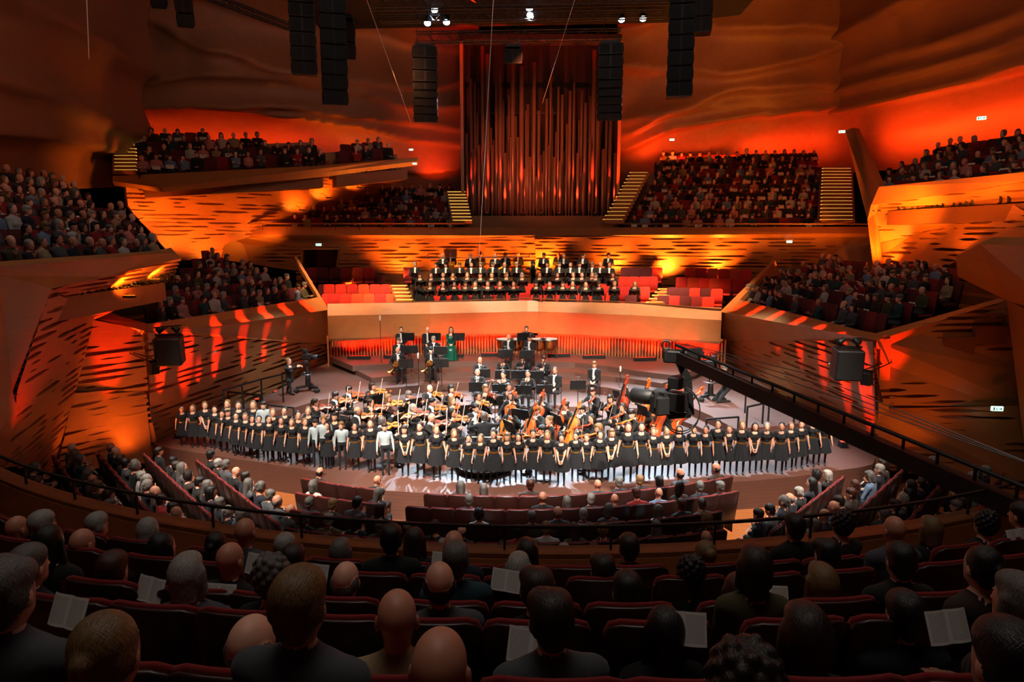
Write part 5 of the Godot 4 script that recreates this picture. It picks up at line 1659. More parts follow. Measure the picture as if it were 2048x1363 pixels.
	for r in 6:
		var list: Array = rows[r]
		list.sort_custom(func(a, b): return a[0] < b[0])
		var rad := 0.0
		for q in list: rad += q[1] / list.size()
		var pitch := 0.56 / rad
		var spots := []
		for i in list.size():
			if spots.is_empty() or list[i][0] - spots[-1] > pitch * 0.7:
				if not spots.is_empty():
					var gap: float = list[i][0] - spots[-1]
					var n := int(round(gap / pitch))
					var from: float = spots[-1]
					for k in range(1, n): spots.append(lerpf(from, list[i][0], float(k) / n))
				spots.append(list[i][0])
		for k in 4:
			spots.append(list[0][0] - pitch * (k + 1))
			spots.append(list[-1][0] + pitch * (k + 1))
		for t in spots:
			var p := c + Vector3(sin(t) * (rad + 0.02), near_floor[r], cos(t) * (rad + 0.02))
			var px := project(p + Vector3(0, 0.9, 0))
			if p.z > -1.2 or px.x < -120 or px.x > 2170: continue
			seat_full("balcony_chair", p, t + PI, "dark red", "dark red seat, brown shell, in the %s row of the near balcony" % ["last", "second to last", "third to last", "middle", "second", "front"][r], "theatre seat", "near balcony seats, row %d" % r).scale = Vector3(1.07, 1.085, 1.0)
	# floors of the rows, front wall and railing
	var t0 := -0.62
	var t1 := 0.62
	var ft := Node3D.new()
	ft.name = "floor_near_balcony"
	add_child(ft)
	tag(ft, "stepped wooden floor of the near balcony", "stepped floor", "", "structure")
	var arc := func(rad: float, a: float, b: float, n := 24) -> Array:
		var o := []
		for i in n + 1:
			var t := lerpf(a, b, float(i) / n)
			o.append(c + Vector3(sin(t) * rad, 0, cos(t) * rad))
		return o
	var edges := [14.15, 15.35, 16.2, 17.1, 17.95, 18.85, 24.0]
	for r in 6:
		var o: Array = arc.call(edges[5 - r] - (0.0 if r == 5 else 0.35), t0, t1)
		var o2: Array = arc.call(edges[6 - r], t0, t1)
		o2.reverse()
		o.append_array(o2)
		obj("step", prism_mesh(o, near_floor[r] - 0.6, near_floor[r]), M.parquet, ft)
	var wall_o: Array = arc.call(14.0, t0, t1)
	var wall_i: Array = arc.call(14.2, t0, t1)
	wall_i.reverse()
	wall_o.append_array(wall_i)
	struct("wall_near_balcony", prism_mesh(wall_o, -1.5, 2.52), M.veneer, "curved wooden front wall of the near balcony")
	var rl: Array = arc.call(14.08, t0, t1, 30)
	var rt := thing("balcony_railing", "dark railing on slim posts along the near balcony", "railing")
	var st := ST()
	for i in rl.size() - 1: beam(st, rl[i] + Vector3(0, 2.55, 0), rl[i + 1] + Vector3(0, 2.55, 0), 0.22, 0.05)
	obj("ledge", done(st), M.rail, rt)
	st = ST()
	for i in rl.size() - 1: beam(st, rl[i] + Vector3(0, 2.84, 0), rl[i + 1] + Vector3(0, 2.84, 0), 0.035, 0.03)
	obj("handrail", done(st), M.black, rt)
	for i in range(0, rl.size(), 2):
		st = ST()
		beam(st, rl[i] + Vector3(0, 2.57, 0), rl[i] + Vector3(0, 2.84, 0), 0.025, 0.025)
		obj("post", done(st), M.black, rt)
	# stalls floor
	struct("floor_stalls", prism_mesh([Vector3(-13.5, 0, -19.5), Vector3(13.5, 0, -18.5), Vector3(14, 0, -4), Vector3(-14, 0, -4)], -1.2, -0.72), M.parquet, "wooden floor of the stalls before the stage", "floor")

# ---------------------------------------------------------------- the children's choir at the front of the stage
func girl_mesh(style: String, clasp: bool, sing: bool, side: int) -> ArrayMesh:
	var key := "girl %s %s %s %d" % [style, clasp, sing, side]
	if lib.has(key): return lib[key]
	var o := {"female": true, "child": true, "trousers": false, "sleeve": "short", "skirt": "knee", "decollete": true, "cell": 0.0175, "head": style, "head_cell": 0.0095, "sing": sing, "head_size": 1.17, "look": Vector3(0.0, 0.22 * side, 0.05 * side)}
	if clasp: o.merge({"wrists": [Vector3(-0.07, 0.93, 0.24), Vector3(0.07, 0.92, 0.24)], "palms": [Vector3(0.6, 0.3, -1), Vector3(-0.6, 0.3, -1)]})
	else: o.merge({"wrists": [Vector3(-0.29, 0.88, 0.07), Vector3(0.29, 0.88, 0.07)], "poles": [Vector3(-0.5, 0, -1), Vector3(0.5, 0, -1)]})
	lib[key] = human(o)
	return lib[key]
func boy_mesh(style: String) -> ArrayMesh:
	var key := "boy " + style
	if lib.has(key): return lib[key]
	lib[key] = human({"child": true, "cell": 0.0175, "collar": true, "head": style, "head_cell": 0.0095, "sing": true, "head_size": 1.17, "wrists": [Vector3(-0.27, 0.87, 0.05), Vector3(0.27, 0.87, 0.05)]})
	return lib[key]
func build_children() -> void:
	# [x, top of the head, feet (0: hidden), hair style, hair colour, boy 1 / hands clasped 2]
	var kids := [
		[369, 809, 890, "pony", "brown", 0], [391, 807, 893, "long", "blond", 0], [416, 801, 895, "pony", "blond", 2], [435, 810, 897, "bun", "brown", 0], [449, 819, 901, "pony", "dark", 0], [461, 817, 903, "bob", "brown", 0], [477, 823, 909, "bun", "brown", 0], [495, 824, 913, "pony", "blond", 0], [509, 829, 915, "long", "dark", 0], [523, 829, 919, "pony", "brown", 0], [542, 829, 923, "long", "brown", 0], [567, 832, 924, "bun", "dark", 0], [588, 835, 927, "plaits", "blond", 0], [614, 834, 930, "bun", "blond", 0],
		[635, 836, 932, "full", "brown", 1], [658, 842, 935, "long", "brown", 0], [686, 841, 937, "parted", "blond", 1], [712, 843, 938, "pony", "dark", 0], [744, 836, 942, "plaits", "auburn", 0], [772, 843, 948, "full", "brown", 1], [811, 849, 949, "bob", "brown", 2], [842, 842, 952, "bun", "brown", 0], [874, 848, 956, "pony", "blond", 0], [910, 856, 958, "long", "blond", 0], [938, 867, 960, "pony", "brown", 0], [962, 866, 965, "long", "blond", 0], [988, 857, 967, "pony", "brown", 0], [1014, 863, 965, "bob", "blond", 0], [1037, 864, 962, "long", "brown", 0], [1066, 857, 963, "bun", "brown", 0], [1094, 859, 966, "long", "blond", 0],
		[1122, 866, 968, "curly", "brown", 2], [1150, 862, 960, "bun", "brown", 0], [1172, 866, 959, "bun", "blond", 0], [1198, 859, 962, "pony", "brown", 0], [1222, 855, 958, "bob", "blond", 2], [1254, 842, 960, "long", "auburn", 0], [1280, 842, 955, "pony", "brown", 0], [1304, 853, 955, "bun", "blond", 0], [1330, 851, 953, "plaits", "blond", 2], [1355, 849, 951, "long", "dark", 0], [1384, 848, 950, "bun", "brown", 0], [1408, 849, 948, "pony", "dark", 0], [1431, 837, 946, "bun", "brown", 0], [1454, 849, 945, "bun", "blond", 0], [1479, 839, 947, "plaits", "blond", 0], [1505, 843, 944, "long", "brown", 2], [1528, 843, 942, "bun", "white", 0], [1557, 842, 945, "bun", "dark", 0], [1577, 842, 938, "bun", "blond", 0], [1597, 838, 935, "pony", "brown", 0], [1620, 832, 931, "bun", "brown", 0], [1643, 833, 929, "bob", "blond", 0],
		[454, 796, 0, "plaits", "blond", 0], [476, 799, 0, "pony", "brown", 0], [506, 798, 0, "long", "blond", 0], [526, 799, 0, "full", "brown", 1], [545, 813, 0, "bun", "blond", 0], [568, 810, 0, "bun", "brown", 0], [596, 818, 0, "pony", "brown", 0], [616, 810, 0, "bun", "blond", 0], [647, 827, 0, "parted", "blond", 1], [669, 821, 0, "bob", "brown", 0]]
	rng.seed = 61
	var girl_pal := {0: skin_mat(1), 1: null, 2: M.dress, 3: M.shirt, 4: M.dress, 5: M.tights, 6: M.eye, 7: M.shirt, 8: M.lip}
	var boy_pal := {0: skin_mat(1), 1: null, 2: M.boy_shirt, 3: M.shirt, 4: M.boy_trousers, 5: M.shoe, 6: M.eye, 7: M.shirt, 8: M.lip}
	var bs := {}
	var ring := []
	for r in [[1.04, 0.132], [1.04, 0.146], [1.085, 0.146], [1.085, 0.132]]:
		var c := []
		for k in 20: c.append(Vector3(cos(TAU * k / 20) * r[1] * 1.06, r[0], -sin(TAU * k / 20) * r[1] * 0.92))
		ring.append(c)
	rings(bs, 0, ring)
	var belt := shape_mesh(bs)
	var words := {"long": "long loose hair", "pony": "a ponytail", "plaits": "plaits", "bun": "hair tied back", "bob": "shoulder hair", "curly": "curly hair", "full": "short hair", "parted": "parted hair"}
	for k in kids:
		var p: Vector3
		var h := 1.42
		if k[2] > 0:
			p = PY(k[0], k[2], 0.0)
			h = P(k[0], k[1], -p.z).y
		else:
			p = PY(k[0], k[1], 1.44)
			p.y = 0.0
		var turn := clampf(-p.x * 0.045, -0.5, 0.5) + rng.randf_range(-0.2, 0.2)
		var boy: bool = k[5] == 1
		var mesh := boy_mesh(k[3]) if boy else girl_mesh(k[3], k[5] == 2, rng.randf() < 0.6, rng.randi() % 3 - 1)
		var pal := (boy_pal if boy else girl_pal).duplicate()
		pal[1] = M["hair_" + k[4]]
		pal[0] = skin_mat(1 if k[4] != "dark" else 0)
		var where := "at the stage edge" if k[2] > 0 else "in the second line of singers"
		var lab := "boy in pale grey shirt with %s %s singing %s" % [k[4], words[k[3]], where] if boy else "girl in dark dress with %s %s%s %s" % [k[4], words[k[3]], ", hands clasped," if k[5] == 2 else "", where]
		var o := person("child_singer", mesh, pal, p, turn, lab, "person", "children's choir on stage", h / 1.80)
		if not boy:
			var b := obj("belt", belt, M.gold, o)
			b.set_meta("label", "narrow gold belt")

# ---------------------------------------------------------------- the adult choir
func chorist(man: bool, style: String, up: bool) -> ArrayMesh:
	var key := "chorist %s %s %s" % [man, style, up]
	if lib.has(key): return lib[key]
	var o := {"head": style, "head_cell": 0.0125, "hand_cell": 0.01, "cell": 0.026, "sing": up, "wrists": [Vector3(-0.13, 1.16, 0.33), Vector3(0.13, 1.16, 0.33)], "hands": ["grip", "grip"], "palms": [Vector3(1, 0.4, 0), Vector3(-1, 0.4, 0)], "look": Vector3(0.0 if up else 0.2, 0, 0)}
	if man: o.merge({"shirt": true})
	else: o.merge({"female": true, "trousers": false, "skirt": "long", "decollete": true, "legs": false})
	lib[key] = human(o)
	return lib[key]
var folder_mesh := {}
func folder(at: Vector3, turn: float, label: String, group: String) -> void:
	if folder_mesh.is_empty():
		var st := ST()
		for s in [-1, 1]: box(st, Vector3(s * 0.115, 0, 0), Vector3(0.23, 0.012, 0.31), Basis(Vector3(0, 0, 1), s * 0.25))
		folder_mesh.cover = done(st)
		st = ST()
		for s in [-1, 1]: box(st, Vector3(s * 0.112, 0.014, 0), Vector3(0.2, 0.006, 0.28), Basis(Vector3(0, 0, 1), s * 0.25))
		folder_mesh.sheet = done(st)
	var t := thing("music_folder", label, "folder", at, turn, group)
	for a in [["cover", M.black], ["sheet", M.paper]]:
		var o := obj(a[0], folder_mesh[a[0]], a[1], t)
		o.rotation.x = -0.75
func build_choir() -> void:
	var rows := [
		[2.22, 1.68, false, [[860, 562, "long", "auburn"], [884, 564, "bun", "brown"], [909, 561, "pony", "dark"], [931, 561, "bob", "brown"], [953, 558, "long", "blond"], [976, 560, "bun", "grey"], [1001, 557, "long", "blond"], [1027, 559, "long", "brown"], [1071, 558.6, "bob", "dark"], [1096, 557, "pony", "brown"], [1121, 557, "bob", "brown"], [1145, 561, "bun", "grey"], [1172, 563, "long", "blond"], [1198, 562, "bob", "auburn"], [1222, 558, "curly", "blond"], [1246, 552, "long", "blond"]]],
		[2.56, 1.68, false, [[837, 545.5, "bob", "auburn"], [860.5, 545, "long", "brown"], [887, 543, "bun", "brown"], [911, 540, "pony", "brown"], [935, 543, "long", "blond"], [960, 545, "bob", "brown"], [983.5, 544, "long", "blond"], [1013, 542, "bob", "blond"], [1044, 544, "bob", "white"], [1076, 539, "bun", "brown"], [1113, 542, "long", "brown"], [1138, 538, "curly", "grey"], [1158, 540, "bun", "dark"], [1179.5, 541, "long", "blond"], [1201, 549, "bob", "grey"], [1225.6, 544, "long", "auburn"]]],
		[2.88, 1.80, true, [[838, 520, "full", "white"], [867, 525, "parted", "brown"], [893, 522, "full", "brown"], [920, 522, "full", "blond"], [942.5, 523, "beard", "dark"], [964, 520, "parted", "grey"], [988, 519, "full", "grey"], [1009, 523, "fringe", "white"], [1032, 515, "full", "white"], [1093, 521, "parted", "brown"], [1113, 519, "full", "grey"], [1136, 520, "beard", "brown"], [1158, 522, "full", "brown"], [1180.5, 521, "parted", "grey"], [1199, 522, "bald", "grey"], [1222.5, 524, "curly", "dark"]]],
		[3.27, 1.80, true, [[880, 506.5, "fringe", "grey"], [910, 500, "full", "white"], [941, 504.5, "bald", "grey"], [965, 500, "full", "brown"], [988.6, 507, "fringe", "brown"], [1011, 503.5, "full", "auburn"], [1034, 495, "fringe", "brown"], [1088, 504.5, "parted", "dark"], [1113, 501, "bald", "brown"], [1133, 507, "fringe", "grey"], [1156, 502, "beard", "dark"], [1176, 508, "full", "auburn"], [1196, 513, "bald", "white"], [1217, 504, "parted", "brown"]]]]
	rng.seed = 62
	var t := Node3D.new()
	t.name = "floor_choir"
	add_child(t)
	tag(t, "stepped floor of the choir gallery above the stage", "stepped floor", "", "structure")
	var k := 0
	for r in rows:
		var zz := [-29.5, -30.55, -31.5, -32.4, -35.0]
		var st := ST()
		box(st, Vector3(0.6, r[0] - 0.3, (zz[k] + zz[k + 1]) * 0.5 - 0.0), Vector3(16.6, 0.6, zz[k] - zz[k + 1]))
		obj("step", done(st), M.parquet, t)
		for a in r[3]:
			var p := PY(a[0], a[1], r[0] + r[1])
			p.y = r[0]
			p.z = clampf(p.z, zz[k + 1] + 0.3, zz[k] - 0.3)
			var turn := -p.x * 0.03 + rng.randf_range(-0.12, 0.12)
			var pal := {0: skin_mat(rng.randi() % 2), 1: M["hair_" + a[3]], 2: M.suit if r[2] else M.cloth_black, 3: M.shirt, 4: M.suit, 5: M.shoe, 6: M.eye, 7: M.white, 8: M.lip}
			var who: String = ("man in tailcoat" if r[2] else "woman in black gown") + (", bald," if a[2] == "bald" else " with %s %s hair," % [{"long": "long", "bob": "bobbed", "bun": "tied up", "pony": "tied back", "curly": "curly", "full": "short", "parted": "parted", "fringe": "thinning", "beard": "bearded"}[a[2]], a[3]])
			person("choir_singer", chorist(r[2], a[2], rng.randf() < 0.5), pal, p, turn, "%s in the %s row of the choir" % [who, ["front", "second", "third", "last"][k]], "person", "adult choir", r[1] / 1.77)
			var f := Vector3(sin(turn), 0, cos(turn))
			folder(p + f * 0.42 + Vector3(0, 1.2, 0), turn, "black music folder held open in the %s row of the choir" % ["front", "second", "third", "last"][k], "choir folders, row %d" % k)
		k += 1
	# the coloured choir chairs, empty beside the singers: [row height px of the back top, list of x, colours]
	var names := {"o": "orange", "r": "red", "s": "scarlet", "w": "wine", "d": "dark red"}
	var chairs := [
		[0, 591, [[655, "s"], [667, "r"], [690, "s"], [713, "o"], [737, "o"], [760, "r"], [783, "o"]]], [1, 571.5, [[647, "w"], [658, "s"], [681, "s"], [704, "r"], [727, "o"], [750, "s"], [772, "s"]]], [2, 553, [[635, "w"], [650, "w"], [671, "d"], [694, "s"], [716, "r"], [739, "s"], [761, "w"]]], [3, 535, [[638, "d"], [660, "w"], [682, "w"], [704, "d"], [727, "o"], [748, "r"]]],
		[0, 594, [[1262, "w"], [1327, "w"], [1350, "r"], [1372, "w"], [1395, "d"], [1417, "s"]]], [1, 577, [[1250, "r"], [1270, "d"], [1289, "s"], [1346, "w"], [1368, "w"], [1391, "s"], [1413, "w"], [1434, "s"]]], [2, 556, [[1248, "s"], [1268, "s"], [1289, "s"], [1305, "s"], [1363, "s"], [1386, "o"], [1408, "s"], [1430, "o"], [1451, "s"], [1478, "r"]]], [3, 536, [[822, "d"], [1247, "w"], [1266, "w"], [1287, "w"], [1308, "s"], [1381, "s"], [1404, "r"], [1426, "o"], [1448, "s"], [1470, "o"], [1492, "s"]]]]
	for c in chairs:
		var fl: float = rows[c[0]][0] - (0.05 if c[0] > 0 else 0.0)
		for q in c[2]:
			var yy: float = c[1] + (maxf(0.0, q[0] - 1320) * 0.035 if q[0] > 1320 else 0.0)
			var p := PY(q[0], yy, fl + 1.05)
			p.y = fl
			p.z = clampf(p.z, -33.2, -28.0)
			seat_full("choir_chair", p, -p.x * 0.03, names[q[1]], "empty %s choir chair in the %s row" % [names[q[1]], ["front", "second", "third", "last"][c[0]]], "theatre seat", "empty choir chairs, row %d" % c[0])
	# chairs behind the singers show between them
	for i in 15:
		var px := 872.0 + i * 25.2
		for r in 2:
			var fl: float = rows[r][0]
			var p := P(px + 12 * r, 590, [30.15, 31.1][r])
			seat_full("choir_chair", Vector3(p.x, fl, p.z - 0.32), -p.x * 0.03, ["scarlet", "red"][(i + r) % 2], "%s choir chair behind the standing women" % ["scarlet", "red"][(i + r) % 2], "theatre seat", "choir chairs behind singers")

# ---------------------------------------------------------------- instruments
var ins := {}
func fiddle_parts(L: float) -> Dictionary:
	# a violin-shaped body of length L along +y from the tail, its face towards +z
	if ins.has("f%.2f" % L): return ins["f%.2f" % L]
	var half := [[0.0, 0.0], [0.01, 0.19], [0.05, 0.255], [0.16, 0.29], [0.27, 0.275], [0.36, 0.21], [0.42, 0.175], [0.52, 0.155], [0.6, 0.17], [0.68, 0.215], [0.8, 0.235], [0.9, 0.215], [0.97, 0.15], [1.0, 0.06], [1.0, 0.0]]
	var th := 0.1 * L * (1.0 if L < 0.5 else 1.5)
	var st := ST()
	for i in half.size() - 1:
		var a: Array = half[i]
		var b: Array = half[i + 1]
		for s in [-1.0, 1.0]:
			var p := func(q: Array, z: float, k: float) -> Vector3: return Vector3(s * q[1] * L * k, q[0] * L, z)
			var rows := [[th * 0.72, 0.0], [th * 0.68, 0.55], [th * 0.5, 0.92], [th * 0.42, 1.0], [-th * 0.42, 1.0], [-th * 0.5, 0.92], [-th * 0.66, 0.5], [-th * 0.7, 0.0]]
			for k in rows.size() - 1:
				var q := [p.call(a, rows[k][0], rows[k][1]), p.call(b, rows[k][0], rows[k][1]), p.call(b, rows[k + 1][0], rows[k + 1][1]), p.call(a, rows[k + 1][0], rows[k + 1][1])]
				if s < 0: quad(st, q[0], q[1], q[2], q[3], 1)
				else: quad(st, q[3], q[2], q[1], q[0], 1)
	var d := {"body": done(st, true)}
	st = ST()
	beam(st, Vector3(0, L * 0.55, th * 0.85), Vector3(0, L * 1.36, th * 0.75), 0.075 * L, 0.03 * L, Vector3(0, 0, 1))
	d.fingerboard = done(st)
	st = ST()
	beam(st, Vector3(0, L * 0.12, th * 0.85), Vector3(0, L * 0.36, th * 0.95), 0.09 * L, 0.02 * L, Vector3(0, 0, 1))
	d.tailpiece = done(st)
	st = ST()
	tube(st, [Vector3(0, L * 0.97, th * 0.3), Vector3(0, L * 1.36, th * 0.55), Vector3(0, L * 1.5, th * 0.4)], [0.05 * L, 0.036 * L, 0.04 * L], 8)
	var sc := []
	for i in 12:
		var t := i * 0.62
		var r := 0.07 * L * (1.0 - i / 15.0)
		sc.append(Vector3(0, L * 1.57 + cos(t) * r, th * 0.45 + sin(t) * r))
	tube(st, sc, 0.026 * L, 6, 5)
	for i in 4: tube(st, [Vector3(-0.11 * L, L * (1.42 + 0.03 * i), th * 0.4), Vector3(0.11 * L, L * (1.42 + 0.03 * i), th * 0.4)], 0.013 * L, 5, 9)
	d.neck = done(st, true)
	st = ST()
	box(st, Vector3(0, L * 0.44, th * 0.85), Vector3(0.14 * L, 0.015 * L, 0.1 * L))
	d.bridge = done(st)
	st = ST()
	for i in 4: tube(st, [Vector3((i - 1.5) * 0.02 * L, L * 0.3, th * 0.98), Vector3((i - 1.5) * 0.022 * L, L * 0.44, th * 1.2), Vector3((i - 1.5) * 0.012 * L, L * 1.4, th * 0.9)], 0.0022 * L + 0.0005, 4)
	d.strings = done(st, true)
	st = ST()
	for s in [-1, 1]:
		for i in 4: beam(st, Vector3(s * (0.10 + 0.012 * i) * L, L * (0.37 + 0.04 * i), th * 0.66), Vector3(s * (0.10 + 0.012 * (i + 1)) * L, L * (0.37 + 0.04 * (i + 1)), th * 0.65), 0.014 * L, 0.02 * L, Vector3(0, 0, 1))
	d.sound_holes = done(st)
	if L > 0.5:
		st = ST()
		tube(st, [Vector3.ZERO, Vector3(0, -0.3 if L < 0.9 else -0.2, 0)], 0.008, 6)
		d.endpin = done(st, true)
	ins["f%.2f" % L] = d
	return d
func fiddle(called: String, L: float, xf: Transform3D, label: String, group: String, varnish: Material) -> void:
	var t := thing(called, label, called.replace("_", " "), Vector3.ZERO, 0.0, group)
	t.transform = xf
	var d := fiddle_parts(L)
	for k in d: obj(k, d[k], {"body": varnish, "neck": varnish, "bridge": M.bridge_maple, "strings": M.steel, "endpin": M.steel}.get(k, M.black), t)
func bow(xf: Transform3D, a: Vector3, b: Vector3, label: String, group: String) -> void:
	var t := thing("bow", label, "bow", Vector3.ZERO, 0.0, group)
	t.transform = xf
	var st := ST()
	tube(st, [a, a.lerp(b, 0.5) + Vector3(0, 0, -0.006), b], [0.0055, 0.0055, 0.004], 5)
	obj("stick", done(st, true), M.bow_wood, t)
	st = ST()
	beam(st, a + Vector3(0.012, 0.0, 0.014), b + Vector3(0.004, 0, 0.006), 0.009, 0.002)
	obj("hair_ribbon", done(st), M.paper, t)
	st = ST()
	box(st, a.lerp(b, 0.05) + Vector3(0.006, 0, 0.006), Vector3(0.018, 0.04, 0.018))
	obj("frog", done(st), M.black, t)
func along(base: Vector3, tip: Vector3, face: Vector3) -> Transform3D:
	var y := (tip - base).normalized()
	var z := (face - y * face.dot(y)).normalized()
	return Transform3D(Basis(y.cross(z), y, z), base)
func stand(at: Vector3, turn: float, label: String, group: String, paper := true) -> void:
	if not ins.has("desk"):
		var st := ST()
		box(st, Vector3(0, 1.0, 0), Vector3(0.52, 0.34, 0.012), Basis(Vector3.RIGHT, -0.35))
		box(st, Vector3(0, 0.835, 0.075), Vector3(0.52, 0.012, 0.05), Basis(Vector3.RIGHT, -0.35))
		ins.desk = done(st)
		st = ST()
		tube(st, [Vector3(0, 0.1, -0.02), Vector3(0, 0.97, -0.02)], 0.013, 7)
		ins.pole = done(st, true)
		for i in 3:
			st = ST()
			var t := TAU * i / 3.0 + 0.5
			tube(st, [Vector3(0, 0.18, -0.02), Vector3(cos(t) * 0.24, 0.01, sin(t) * 0.24 - 0.02)], 0.009, 6)
			ins["leg%d" % i] = done(st, true)
		st = ST()
		box(st, Vector3(0, 1.01, 0.012), Vector3(0.42, 0.28, 0.004), Basis(Vector3.RIGHT, -0.35))
		ins.sheet = done(st)
		st = ST()
		tube(st, [Vector3(0, 1.15, -0.06), Vector3(0, 1.22, -0.05), Vector3(0, 1.25, 0.02)], 0.006, 5)
		box(st, Vector3(0, 1.255, 0.03), Vector3(0.16, 0.02, 0.035), Basis.IDENTITY, 0.004)
		ins.clip_lamp = done(st)
	var t := thing("music_stand", label, "music stand", at, turn, group)
	obj("desk", ins.desk, M.black, t)
	obj("pole", ins.pole, M.black, t)
	for i in 3: obj("leg", ins["leg%d" % i], M.black, t)
	if paper: obj("sheet_music", ins.sheet, M.paper, t)
	obj("clip_lamp", ins.clip_lamp, M.steel, t)
func stage_chair(at: Vector3, turn: float, group: String, label: String) -> void:
	if not ins.has("cseat"):
		var st := ST()
		box(st, Vector3(0, 0.44, 0.02), Vector3(0.42, 0.05, 0.42), Basis.IDENTITY, 0.015)
		ins.cseat = done(st)
		st = ST()
		bent_panel(st, 0.4, 0.6, 0.86, 0.03, -0.2, 0.05, 0.03, 0.12)
		ins.cback = done(st, true)
		for i in 4:
			st = ST()
			var x := 0.18 if i & 1 else -0.18
			var z := 0.2 if i & 2 else -0.17
			tube(st, [Vector3(x, 0.42 if z > 0 else 0.84, z if z > 0 else z - 0.05), Vector3(x, 0.42, z), Vector3(x, 0.0, z * 1.1)], 0.011, 6)
			ins["cleg%d" % i] = done(st, true)
	var t := thing("orchestra_chair", label, "chair", at, turn, group)
	obj("seat", ins.cseat, M.black, t)
	obj("backrest", ins.cback, M.black, t)
	for i in 4: obj("leg", ins["cleg%d" % i], M.black, t)
func wood_tube(called: String, xf: Transform3D, a: Vector3, b: Vector3, r: float, m: Material, label: String, flare: float) -> void:
	# clarinet, oboe, flute: bored tube with joints, keys and a bell or plain end
	var t := thing(called, label, called.replace("_", " "), Vector3.ZERO, 0.0, "woodwind instruments")
	t.transform = xf
	var st := ST()
	tube(st, [a, a.lerp(b, 0.1), a.lerp(b, 0.85), b], [r * 0.6, r, r * 1.05, r * flare], 8)
	obj("tube", done(st, true), m, t)
	st = ST()
	for i in 7:
		var c := a.lerp(b, 0.2 + 0.09 * i)
		box(st, c + Vector3(0, r * 0.7, r * 0.9), Vector3(r * 1.2, 0.02, 0.006), Basis(Vector3.RIGHT, 0.5))
	obj("keys", done(st), M.chrome, t)
func horn(xf: Transform3D, label: String) -> void:
	var t := thing("french_horn", label, "french horn", Vector3.ZERO, 0.0, "horns on the players' laps")
	t.transform = xf
	var st := ST()
	for k in 3:
		var c := []
		for i in 25: c.append(Vector3(cos(TAU * i / 24) * (0.14 - 0.025 * k), sin(TAU * i / 24) * (0.14 - 0.025 * k), 0.02 * k - 0.02))
		tube(st, c, 0.013, 6)
	for i in 4: tube(st, [Vector3(-0.06 + 0.04 * i, -0.05, 0.03), Vector3(-0.06 + 0.04 * i, 0.06, 0.03)], 0.014, 7)
	obj("tubing", done(st, true), M.brass, t)
	st = ST()
	lathe(st, [[0.02, 0.0], [0.03, 0.1], [0.06, 0.18], [0.15, 0.26], [0.152, 0.262], [0.055, 0.18], [0.02, 0.05]], Vector3(-0.12, -0.08, 0), 16, Basis(Vector3(0, 0, 1), 2.2))
	obj("bell", done(st, true), M.brass, t)
	st = ST()
	tube(st, [Vector3(0.12, 0.05, 0.02), Vector3(0.16, 0.2, 0.03)], [0.006, 0.01], 6)
	obj("mouthpiece", done(st, true), M.chrome, t)

